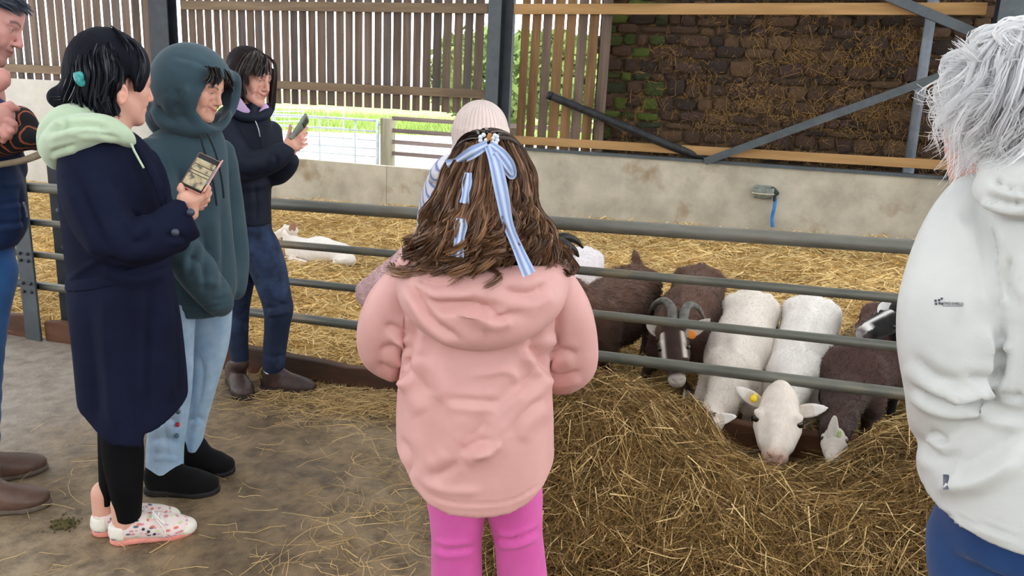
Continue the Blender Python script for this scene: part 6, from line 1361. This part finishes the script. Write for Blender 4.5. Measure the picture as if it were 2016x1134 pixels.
        Fq = np.vstack([np.stack([i[:-1, :-1], i[:-1, 1:], i[1:, 1:], i[1:, :-1]], -1).reshape(-1, 4), np.stack([j[:-1, :-1], j[1:, :-1], j[1:, 1:], j[:-1, 1:]], -1).reshape(-1, 4)]+[np.stack([i[:-1, e], i[1:, e], j[1:, e], j[:-1, e]], -1) for e in (0, -1)])
        cw, cb = np.array(srgb(206, 214, 232)), np.array(srgb(122, 150, 206)); cc = np.where((np.arange(n_) % 4 == 2)[None, :, None], cb, np.where((np.arange(n_) % 2 == 1)[None, :, None], np.array(srgb(176, 194, 228)), cw)); cc = np.broadcast_to(cc, (M_, n_, 3)).reshape(-1, 3)
        return mesh_np(name, V, Fq, m, bow, col=np.vstack([cc, cc]))
    bow = empty('hair_ribbon', P(962, 284, -.13)); adopt(bow, p)
    bow.matrix_parent_inverse = Matrix.Identity(4); bow.location = Vector(P(962, 284, -.13)-R.g)
    ribbon([(962, 284, -.15), (975, 320, -.185), (988, 380, -.20), (1000, 440, -.205), (1020, 490, -.21), (1042, 540, -.235)], .0125)
    ribbon([(960, 284, -.15), (930, 300, -.16), (900, 318, -.12), (880, 325, -.08)], .011, 'ribbon_loop')
    ribbon([(964, 284, -.15), (985, 300, -.18), (1003, 325, -.175), (1008, 345, -.165), (995, 330, -.18), (975, 300, -.18)], .010, 'ribbon_loop')
    ribbon([(922, 340, -.175), (918, 370, -.19), (914, 400, -.20)], .009, 'ribbon_tail'); ribbon([(908, 430, -.215), (906, 455, -.22), (900, 505, -.23)], .012)
    M_pearl = mat('pearl', srgb(210, 216, 224), srgb(226, 230, 236), 20, rough=.25, spec=.6); M_amb = mat('amber_bead', srgb(176, 120, 60), srgb(196, 150, 90), 20, rough=.3)
    cl = []
    for x, y in ((952, 266), (946, 270), (946, 277), (949, 283), (955, 284), (957, 276), (975, 284), (970, 280), (971, 272), (974, 267), (978, 269), (979, 276), (976, 282)):
        s = Sdf(.002, .001); s.ball(P(x, y, -.135), .0052); s.build('pearl', M_pearl, bow)
    for x, y in ((962, 270), (965, 273), (960, 275), (964, 266)): s = Sdf(.002, .001); s.ball(P(x, y, -.135), .005); s.build('bead', M_amb, bow)
    return R
pink_girl()

# ================================================================== CHILD IN THE KNITTED HAT
def hat_child():
    d = ray(940, 400); d = d[:2]/np.linalg.norm(d[:2]); g0 = np.array([d[0]*2.75, d[1]*2.75, 0]); g0[2] = gz(g0[0])
    R = Rig(g0); p = person(R, 'person in cream ribbed hat and blue striped top in front of the girl'); P = R.P
    f = R.vec(.3, .9, -.3); hd = Head(P(946, 278, .0), f, R.vec(0, 0, 1), 1.0); parts = [hd.mesh(P(940, 335, 0), .007)]
    s = Sdf(.02, .04); R.loft(s, [(318, 900, 980, 0, .06), (350, 855, 1020, 0, .09), (520, 860, 1000, 0, .09), (620, 860, 1000, 0, .1)])
    for x in (895, 975): R.tube(s, [(x, 600, 0, 36), (x, 760, 0, 26), (x, 900, 0, 20)])
    R.tube(s, [(866, 370, 0, 18), (838, 480, .0, 15), (790, 530, .03, 14), (735, 577, .1, 12)]); v, f_ = s.mesh(); parts.append((v, f_, SK)); V, F_, c = join_parts(parts); mesh_np('body', V, F_, M_skin, p, col=c)
    m, nt, b = new_mat('ribbed_cream_knit'); tc = node(nt, 'ShaderNodeTexCoord'); mp = node(nt, 'ShaderNodeMapping'); mp.inputs['Location'].default_value = tuple(-P(946, 262, 0)); L(nt, tc.outputs['Object'], mp.inputs[0]); sx = node(nt, 'ShaderNodeSeparateXYZ'); L(nt, mp.outputs[0], sx.inputs[0])
    at_ = node(nt, 'ShaderNodeMath', operation='ARCTAN2'); L(nt, sx.outputs[1], at_.inputs[0]); L(nt, sx.outputs[0], at_.inputs[1]); mu = node(nt, 'ShaderNodeMath', operation='MULTIPLY'); L(nt, at_.outputs[0], mu.inputs[0]); mu.inputs[1].default_value = 44; si = node(nt, 'ShaderNodeMath', operation='SINE'); L(nt, mu.outputs[0], si.inputs[0])
    bp = node(nt, 'ShaderNodeBump', Strength=.7, Distance=.004); L(nt, si.outputs[0], bp.inputs['Height']); L(nt, bp.outputs[0], b.inputs['Normal']); b.inputs['Base Color'].default_value = rgba(srgb(226, 206, 200)); b.inputs['Roughness'].default_value = .9; b.inputs['Sheen Weight'].default_value = .4
    s = Sdf(.0055, .02); A = np.array([R.u, R.n, R.z]); S_ = R.S(946, 262); s.ell(P(946, 258, 0), (55*S_, .11, 60*S_), A); R.loft(s, [(255, 890, 1001, 0, .112), (290, 892, 1000, 0, .112), (312, 897, 996, 0, .108)]); R.tube(s, [(912, 292, -.03, 17), (904, 310, -.02, 13), (898, 322, .0, 8)], .02); s.build('knitted_hat', m, p)
    m2, nt, b = new_mat('blue_striped_cotton'); tc = node(nt, 'ShaderNodeTexCoord'); w = node(nt, 'ShaderNodeTexWave', Scale=11.0, Distortion=2.5, Detail=2.0); mp = node(nt, 'ShaderNodeMapping'); mp.inputs['Rotation'].default_value = (0, .5, .4); L(nt, tc.outputs['Object'], mp.inputs[0]); L(nt, mp.outputs[0], w.inputs['Vector']); rp = node(nt, 'ShaderNodeValToRGB'); rp.color_ramp.elements[0].color = rgba(srgb(122, 142, 192)); rp.color_ramp.elements[1].color = rgba(srgb(214, 214, 224)); rp.color_ramp.elements[0].position = .12; rp.color_ramp.elements[1].position = .3; L(nt, w.outputs[0], rp.inputs[0]); L(nt, rp.outputs[0], b.inputs['Base Color']); b.inputs['Roughness'].default_value = .85
    s = Sdf(.01, .02); R.loft(s, [(316, 885, 1000, 0, .08), (335, 858, 1020, 0, .10), (370, 842, 1030, 0, .11), (420, 836, 1032, 0, .115), (520, 836, 1020, 0, .115), (620, 836, 1020, 0, .12)]); R.tube(s, [(864, 360, -.02, 24), (852, 420, .0, 24), (846, 460, .0, 22)], .02); R.tube(s, [(1012, 362, 0, 24), (1030, 430, .02, 24), (1022, 480, .14, 20), (1000, 490, .3, 15)], .02)
    R.tube(s, [(905, 318, -.02, 16), (880, 325, -.06, 16), (862, 345, -.07, 14)], .02)
    s.build('striped_top', m2, p, disp=folds([([(880, 320), (860, 360), (850, 420)], 5, -.010), ([(895, 320), (880, 350)], 5, -.008)], .006, 12, (1, 1, .5), 41))
    M_fl = cloth('pink_teddy_fleece', srgb(236, 198, 202), srgb(242, 208, 210), sheen=.3, bump=.8, bscale=120)
    s = Sdf(.006, .02); R.tube(s, [(856, 420, .0, 22), (840, 475, .0, 24), (800, 522, .02, 26), (758, 555, .05, 26), (733, 578, .1, 23)], .02); s.ball(P(729, 577, .1), 27*R.S(729, 577, .1)); v, fq = s.mesh(1)
    o = mesh_np('fleece_sleeve', v, fq, M_fl, p); fur = fur_tufts(v, fq, 'fleece_pile', o, lambda P_, N_: np.tile(np.array(srgb(242, 210, 212)), (len(P_), 1)), 9000, .016, lambda P_: rng.normal(0, 1, P_.shape), 91, .0011, .93)
    M_dk = cloth('dark_trousers', srgb(40, 44, 60)); s = Sdf(.01, .02)
    for x in (895, 975): R.tube(s, [(x, 600, 0, 44), (x, 760, 0, 36), (x, 880, 0, 30)])
    s.build('trousers', M_dk, p)
    for x in (895, 975): t = P(x, 890, 0); h0 = np.array([t[0], t[1], gz(t[0])])-R.n*.08; shoe('boot', h0, h0+R.n*.24, .09, p, M_dk, M_dk, .07, .05, .02, (t+[0, 0, .04], .05))
hat_child()

# ================================================================== WOMAN WITH WHITE HAIR
def white_woman():
    d = ray(1960, 600); d = d[:2]/np.linalg.norm(d[:2]); g0 = np.array([d[0]*1.42, d[1]*1.42, 0]); g0[2] = gz(g0[0])
    R = Rig(g0); p = person(R, 'woman with tousled white hair in a white waterproof jacket'); P = R.P
    f = R.vec(-.45, .88, -.12); hd = Head(P(1985, 238, .05), f, R.vec(.05, 0, 1), 1.05, skin=np.array(srgb(222, 174, 160)))
    parts = [hd.mesh(P(2020, 370, .02), .005)]
    s = Sdf(.02, .04); R.loft(s, [(350, 1960, 2080, 0, .06), (420, 1890, 2180, 0, .10), (800, 1890, 2170, 0, .10), (1060, 1890, 2165, 0, .10)]); R.tube(s, [(1900, 430, -.03, 50), (1850, 680, -.05, 45), (1850, 800, .02, 38)])
    for x in (1945, 2110): R.tube(s, [(x, 1050, 0, 70), (x-6, 1250, 0, 55), (x-10, 1420, 0, 40)])
    v, f_ = s.mesh(); parts.append((v, f_, SK)); V, F_, c = join_parts(parts); mesh_np('body', V, F_, M_skin, p, col=c)
    M_wj = cloth('white_waterproof', srgb(198, 200, 199), srgb(208, 210, 208), rough=.6, sheen=.05, bump=.15, bscale=400, spec=.35)
    s = Sdf(.0065, .02)
    R.loft(s, [(318, 1975, 2100, .02, .09), (345, 1945, 2130, 0, .11), (385, 1908, 2180, 0, .125), (440, 1880, 2210, 0, .14), (560, 1866, 2230, 0, .15), (700, 1860, 2235, 0, .15), (770, 1856, 2235, 0, .145), (830, 1830, 2240, 0, .155), (900, 1802, 2250, 0, .165), (980, 1796, 2250, 0, .17), (1060, 1800, 2250, 0, .17), (1120, 1810, 2250, 0, .17)])
    R.tube(s, [(1925, 400, -.03, 56), (1885, 490, -.06, 66), (1865, 600, -.09, 76), (1862, 690, -.10, 74), (1862, 770, -.08, 62), (1848, 815, -.04, 46), (1835, 828, .03, 36)], .02)
    R.tube(s, [(2165, 405, -.03, 54), (2215, 490, -.04, 64), (2240, 600, -.05, 70), (2244, 690, -.04, 66), (2236, 770, .0, 58), (2210, 815, .08, 46), (2190, 828, .14, 36)], .02)
    R.hem(s, [(1700, 950), (1795, 985), (1835, 1012), (1900, 1045), (2016, 1085), (2200, 1112), (2330, 1112)], -.15); R.loft(s, [(960, 1815, 2235, 0, .15), (1180, 1825, 2235, 0, .15)], .004, op='-')
    st = [([(1935, 420), (1960, 520), (1968, 620)], 12, -.012), ([(1970, 640), (1968, 720), (1950, 780)], 10, -.018), ([(1990, 500), (1985, 560), (1998, 600)], 9, -.009), ([(1800, 760), (1850, 790), (1905, 792), (1950, 775)], 7, -.014), ([(1860, 795), (1910, 770), (1965, 755)], 9, .012), ([(1905, 745), (1930, 740), (1970, 735)], 8, -.010), ([(1950, 690), (1972, 680), (1990, 690)], 8, .010), ([(1800, 700), (1840, 740), (1890, 750)], 10, -.007), ([(1835, 848), (1850, 860), (1868, 870)], 6, -.009), ([(1975, 775), (2000, 780), (2016, 776)], 5, -.008), ([(1800, 860), (1850, 900), (1890, 890)], 10, -.009), ([(1850, 960), (1930, 950), (2016, 900)], 16, .010), ([(1830, 930), (1930, 900), (2010, 840)], 14, -.008), ([(1800, 978), (1880, 1020), (2016, 1062)], 3, -.004), ([(1880, 410), (1900, 520), (1890, 640)], 16, .008), ([(1900, 800), (1960, 830), (2016, 840)], 12, .007)]
    J = s.build('jacket', M_wj, p, disp=folds(st, .0055, 6, (1, 1, .8), 51))
    s = Sdf(.006, .015); R.tube(s, [(1962, 325, -.09, 22), (1985, 345, -.12, 30), (2030, 352, -.14, 34), (2090, 345, -.1, 30)], .02); R.tube(s, [(1935, 368, -.10, 14), (1970, 385, -.14, 20), (2020, 395, -.15, 24), (2090, 395, -.12, 20)], .02); R.tube(s, [(1972, 300, .0, 16), (1985, 322, -.06, 22), (2030, 330, -.1, 26)], .02)
    s.build('collar', M_wj, p, disp=folds([([(1935, 385), (1980, 400), (2040, 405)], 5, -.008), ([(1950, 352), (1990, 372), (2040, 378)], 4, -.008)], .003, 14, (1, 1, 1), 52))
    # cuff opening
    s = Sdf(.005, .006); R.tube(s, [(1806, 800, .0, 15), (1802, 825, .02, 13), (1806, 846, .03, 9)], .008, flat=(R.u, .5)); s.build('cuff_tab', M_wj, p)
    # sleeve print and hem tag
    M_ink = mat('dark_ink', srgb(70, 72, 82), srgb(84, 86, 96), 20, rough=.7)
    def on_sleeve(x, y):                                   # foremost jacket point under a pixel
        return None
    bpy.context.view_layer.update()
    from mathutils.bvhtree import BVHTree
    Vv = [v.co for v in J.data.vertices]; bv = BVHTree.FromPolygons(Vv, [tuple(q.vertices) for q in J.data.polygons])
    def hit(x, y):
        h = bv.ray_cast(Vector(CAM), Vector(ray(x, y))); return (np.array(h[0]), np.array(h[1])) if h[0] is not None else (P(x, y, -.12), -R.n)
    cu = bpy.data.curves.new('sleeve_print', 'FONT'); cu.body = 'TRES·SHIELD'.replace('·', '-'); cu.size = .0155; cu.align_x = 'LEFT'; cu.extrude = .0002
    to = bpy.data.objects.new('sleeve_print', cu); COL.objects.link(to); dg = bpy.context.evaluated_depsgraph_get(); me = bpy.data.meshes.new_from_object(to.evaluated_get(dg)); bpy.data.objects.remove(to)
    pos = np.array([v.co for v in me.vertices]); w = pos[:, 0].max(); px0, px1 = 1857, 1897; V2 = []
    for q in pos:
        hp, hn = hit(px0+(px1-px0)*q[0]/w, 599.5+.04*(px1-px0)*q[0]/w-q[1]/.0155*7.5); V2.append(hp+hn*.0012+hn*q[2])
    me.vertices.foreach_set('co', np.array(V2, np.float32).ravel()); me.materials.append(M_ink); me.update(); to = bpy.data.objects.new('sleeve_print', me); COL.objects.link(to); adopt(to, p)
    V2, F2 = [], []
    def quad(x0, y0, x1, y1):
        n_ = len(V2)
        for x, y in ((x0, y0), (x1, y0), (x1, y1), (x0, y1)): hp, hn = hit(x, y); V2.append(hp+hn*.0014)
        F2.append([n_, n_+1, n_+2, n_+3])
    for x, y in ((1840, 590), (1847, 589), (1852, 586), (1841, 596), (1848, 595), (1853, 596)): quad(x, y, x+4.5, y+4.5)
    for x in range(1856, 1896, 4): quad(x, 602.0, x+3.4, 603.2)
    mesh_np('sleeve_logo', V2, F2, M_ink, p, smooth=False)
    Vt = []
    for e in (.003, .0005):
        for x, y in ((1860, 935), (1869, 936), (1868, 963), (1859, 962)): h0, hn = hit(x, y); Vt.append(h0+hn*e)
    mesh_np('hem_tag', Vt, [[0, 3, 2, 1], [4, 5, 6, 7], [0, 1, 5, 4], [1, 2, 6, 5], [2, 3, 7, 6], [3, 0, 4, 7]], mat('grey_tag', srgb(120, 124, 134), srgb(70, 76, 90), 80, rough=.7), p, smooth=False)
    # jeans and shoes
    M_j = cloth('blue_jeans', srgb(26, 56, 104), srgb(36, 70, 120), bump=.3, bscale=300); s = Sdf(.009, .02)
    R.loft(s, [(1000, 1838, 2215, 0, .13), (1080, 1842, 2215, 0, .13)]); R.tube(s, [(1930, 1060, .0, 92), (1932, 1180, 0, 78), (1934, 1300, .0, 64), (1934, 1430, .0, 54)], .02); R.tube(s, [(2115, 1080, .0, 92), (2112, 1200, 0, 78), (2108, 1320, .0, 64), (2105, 1450, .0, 54)], .02); s.build('jeans', M_j, p, disp=folds([], .004, 8, (1, 1, .5), 53))
    M_s = mat('walking_shoe', srgb(70, 66, 62), srgb(90, 84, 80), 12, rough=.7)
    for x, y in ((1934, 1440), (2104, 1460)): t = P(x, y, 0); h_ = np.array([t[0], t[1], gz(t[0])])-R.n*.09; shoe('shoe', h_, h_+R.n*.26-R.u*.05, .10, p, M_s, M_s, .07, .05, .025, (t+[0, 0, .03], .06))
    # hair: layered white waves
    M_wh = white_hair_mat(); W1, W2 = srgb(234, 235, 238), srgb(254, 254, 255)
    s = Sdf(.006, .02); s.ell(hd.at(0, -.02, .045), np.array([.092, .108, .098])*1.05, np.array([hd.s, hd.f, hd.w])); R.tube(s, [(1945, 190, .0, 50), (1930, 240, .02, 36), (1935, 285, .0, 22)], .03); R.tube(s, [(2000, 220, -.1, 46), (2010, 270, -.1, 34)], .03)
    hb = s.build('hair', M_wh, p, col=lambda V, N: np.tile(np.array(srgb(236, 237, 240)), (len(V), 1)), disp=folds([], .006, 20, (1, 1, .6), 7))
    B_ = [R.pts(l) for l in ([(1990, 66, .05), (1930, 95, .05), (1895, 140, .05), (1872, 190, .06), (1862, 212, .07)], [(1995, 70, .0), (1950, 115, -.03), (1915, 170, -.02), (1895, 220, .0), (1880, 250, .0)], [(2000, 70, -.02), (1965, 120, -.09), (1935, 190, -.09), (1910, 250, -.06), (1905, 312, -.04)], [(2005, 72, -.04), (1985, 120, -.13), (1960, 200, -.13), (1945, 260, -.1), (1940, 320, -.08)], [(2012, 72, -.05), (2010, 130, -.15), (1990, 210, -.15), (1985, 260, -.13), (1990, 290, -.12)], [(2020, 72, -.05), (2045, 130, -.14), (2040, 210, -.16), (2030, 270, -.14), (2030, 310, -.12)], [(2030, 75, -.03), (2080, 130, -.1), (2085, 210, -.12), (2075, 270, -.1), (2070, 310, -.08)], [(2035, 75, .0), (2090, 120, -.02), (2102, 200, -.03), (2096, 265, -.02), (2085, 305, 0)], [(2032, 75, .05), (2092, 120, .08), (2104, 195, .09), (2098, 255, .08), (2088, 295, .07)], [(2020, 75, .08), (2060, 110, .16), (2072, 180, .18), (2066, 235, .17), (2058, 270, .15)])]
    hair_strands('hair_locks', B_, 4400, .0011, .022, .026, 1.7, W1, W2, M_wh, hb, 101, 14, 140, lo=.92, hi=1.08, short=.35)
    hair_strands('wisps', B_[:5], 380, .0007, .022, .024, 1.5, W2, W2, M_wh, hb, 102, 20, 60, lo=.9, hi=1.1)
    C_ = [R.pts(l) for l in ([(2000, 66, .0), (1975, 78, .0), (1950, 100, -.02), (1930, 120, -.02)], [(2010, 62, -.03), (2000, 90, -.1), (1980, 130, -.13), (1960, 160, -.13)], [(2030, 62, -.03), (2040, 90, -.1), (2045, 130, -.14), (2040, 170, -.15)])]
    hair_strands('crown_hair', C_, 1300, .0010, .022, .026, 1.3, W1, W2, M_wh, hb, 103, 16, 40, lo=.88, hi=1.08)
white_woman()

# ================================================================== MAN AT THE LEFT EDGE
def left_man():
    R = Rig(onG(28, 975)); p = person(R, 'man in blue jacket with a hand at his chin at the left edge'); P = R.P
    f = R.vec(.86, -.28, -.42); sk = np.array(srgb(206, 150, 142))
    hd = Head.at_nose(P(42, 92, -.08), f, R.vec(.35, 0, 1), 1.12, skin=sk, female=False, brow=srgb(60, 52, 56), lid=.3, stubble=.35)
    parts = [hd.mesh(P(-40, 190, .0))]; q = lambda x, y, d=-.16: P(x, y, d)
    parts.append(hand_mesh([(q(-18, 170), q(0, 158), .03, .03)], [([q(4, 140), q(12, 146), q(15, 155)], .0115, .009), ([q(2, 148), q(12, 156), q(14, 164)], .011, .009), ([q(-4, 158), q(5, 166), q(6, 172)], .011, .009)], sk))
    parts.append(hand_mesh([(q(-30, 235, -.2), q(5, 225, -.22), .036, .036), (q(0, 240, -.22), q(14, 250, -.22), .034, .030)], [([q(10, 208, -.23), q(20, 206, -.24), q(30, 212, -.23)], .0115, .009), ([q(14, 216, -.23), q(24, 212, -.24), q(34, 214, -.23)], .011, .009), ([q(16, 238, -.25), q(26, 244, -.25), q(27, 258, -.24)], .012, .0095), ([q(12, 250, -.25), q(20, 258, -.26), q(18, 270, -.25)], .012, .0095), ([q(4, 258, -.25), q(10, 268, -.26), q(6, 278, -.25)], .012, .009)], sk))
    s = Sdf(.02, .04); R.loft(s, [(190, -80, 0, 0, .08), (250, -120, 0, 0, .11), (480, -105, -5, 0, .09), (535, -95, -10, 0, .085)]); R.tube(s, [(-110, 260, -.02, 34), (-90, 420, -.05, 30), (-20, 240, -.2, 20)])
    for x, dd in ((-72, .06), (-34, -.06)): R.tube(s, [(x, 540, dd, 32), (x-3, 740, dd, 22), (x-3, 930, dd, 16)])
    v, f_ = s.mesh(); parts.append((v, f_, SK)); V, F_, c = join_parts(parts); mesh_np('body', V, F_, M_skin, p, col=c)
    M_bj = cloth('blue_shell_jacket', srgb(26, 42, 78), srgb(34, 54, 94), rough=.6, sheen=.0)
    s = Sdf(.008, .02); R.loft(s, [(128, -88, -22, 0.02, .085), (150, -92, -20, .01, .085), (168, -104, -10, 0, .095), (188, -124, 2, 0, .115), (230, -140, 14, 0, .13), (300, -140, 30, 0, .145), (360, -138, 47, 0, .15), (430, -132, 56, 0, .15), (460, -128, 50, 0, .145), (484, -124, 34, 0, .14)])
    R.tube(s, [(-105, 260, -.06, 40), (-95, 400, -.12, 40), (-60, 300, -.2, 34), (-22, 246, -.2, 28)], .02); R.tube(s, [(-20, 250, .08, 36), (10, 330, .05, 34), (-10, 220, -.08, 28)], .02)
    st = [([(-10, 405), (25, 400), (50, 396)], 3, -.005), ([(-10, 440), (30, 440), (50, 432)], 4, -.006), ([(40, 370), (45, 420), (48, 455)], 5, -.008), ([(0, 360), (20, 365), (45, 360)], 3, .004), ([(8, 175), (18, 200), (28, 225)], 4, .006)]
    s.build('jacket', M_bj, p, disp=folds(st, .004, 8, (1, 1, .6), 61)); tube('pocket_zip', R.pts([(46, 398, -.135), (51, 412, -.13), (54, 428, -.12)]), .004, mat('grey_zip', srgb(140, 146, 156), srgb(90, 96, 110), 120, rough=.4), p, sides=6)
    M_j = cloth('mid_blue_jeans', srgb(36, 78, 132), srgb(50, 96, 152), bump=.3, bscale=300); s = Sdf(.009, .02)
    R.loft(s, [(460, -120, 30, 0, .125), (500, -118, 30, 0, .125), (545, -115, 24, 0, .12)]); R.tube(s, [(-14, 530, -.04, 42), (-26, 600, -.06, 38), (-38, 740, -.06, 34), (-40, 905, -.06, 30)], .02); R.tube(s, [(-70, 530, .05, 44), (-75, 740, .06, 34), (-70, 880, .06, 30)], .02); s.build('jeans', M_j, p, disp=folds([], .004, 9, (1, 1, .5), 62))
    M_lb = mat('brown_chelsea_leather', srgb(82, 60, 50), srgb(104, 78, 66), 9, 5, .45, .15, 60, spec=.45); M_ls = mat('grey_boot_sole', srgb(96, 84, 76), srgb(112, 100, 90), 20, rough=.8)
    shoe('boot', onG(-55, 1012), onG(96, 992), .108, p, M_lb, M_ls, .08, .055, .024, (P(-35, 930, -.06), .058)); shoe('boot', onG(-62, 956), onG(92, 920), .108, p, M_lb, M_ls, .08, .055, .024, (P(-45, 890, .06), .058))
    H1, H2 = srgb(44, 52, 66), srgb(88, 96, 112)
    s = Sdf(.006, .02); s.ell(hd.at(0, -.02, .05), np.array([.083, .1, .088])*1.12, np.array([hd.s, hd.f, hd.w])); s.ell(hd.at(0, .09, -.02), np.array([.075, .06, .085])*1.12, np.array([hd.s, hd.f, hd.w]), .012, '-'); s.ell(hd.at(0, -.05, -.005), np.array([.078, .055, .075])*1.12, np.array([hd.s, hd.f, hd.w])); hb = s.build('hair', M_hairb, p, col=lambda V, N: np.tile(np.array(H1), (len(V), 1)), disp=folds([], .003, 40, (1, 1, 1), 8))
    g = [R.pts(l) for l in ([(-10, -30, -.08), (20, -12, -.1), (45, 5, -.09), (58, 24, -.08)], [(-20, -25, -.12), (5, -5, -.15), (25, 8, -.14), (46, 20, -.12)], [(-40, -10, -.12), (-15, 8, -.17), (5, 15, -.17), (20, 22, -.15)])]
    hair_strands('fringe', g, 500, .0012, .008, .003, .6, H1, H2, M_hair, hb, 111, 12, 30)
    return R
RM = left_man()
def held_things():
    P = RM.P; m, nt, b = new_mat('black_orange_plaid'); tc = node(nt, 'ShaderNodeTexCoord'); w = node(nt, 'ShaderNodeTexWave', Scale=24.0, Distortion=3.0, Detail=2.0); L(nt, tc.outputs['Object'], w.inputs['Vector']); rp = node(nt, 'ShaderNodeValToRGB'); e = rp.color_ramp.elements; e[0].position = .8; e[0].color = rgba(srgb(26, 26, 32)); e[1].position = .92; e[1].color = rgba(srgb(176, 92, 64)); L(nt, w.outputs[0], rp.inputs[0]); L(nt, rp.outputs[0], b.inputs['Base Color']); b.inputs['Roughness'].default_value = .85
    o = empty('rope_bundle', P(40, 270, -.1), 'dark bundle with orange stripes held in the folded arms', 'bundle')
    s = Sdf(.006, .02); RM.tube(s, [(-20, 285, -.12, 24), (15, 275, -.14, 22), (45, 266, -.12, 22), (75, 270, -.06, 20), (100, 280, .02, 14)], .02); RM.tube(s, [(20, 232, -.12, 14), (40, 230, -.12, 15), (55, 250, -.1, 16)], .02); s.build('plaid_cloth', m, o, disp=folds([], .008, 16, (1, 1, 1), 71))
    tube('cord_loop', [P(44, 222, -.13), P(54, 219, -.12), P(60, 228, -.11), P(58, 236, -.11)], .005, cloth('black_cord', srgb(22, 22, 26)), o, sides=8)
    mw = wood('bent_ash_wood', srgb(150, 134, 110), srgb(178, 162, 136), False)
    s = Sdf(.005, .01); RM.tube(s, [(-40, 328, -.19, 5), (0, 324, -.19, 5), (45, 316, -.17, 5.5), (78, 304, -.13, 6), (98, 292, -.09, 6)], .01); t = s.build('bent_stick', mw); tag(t, 'pale curved wooden stick held beside the navy coat', 'stick')
held_things()
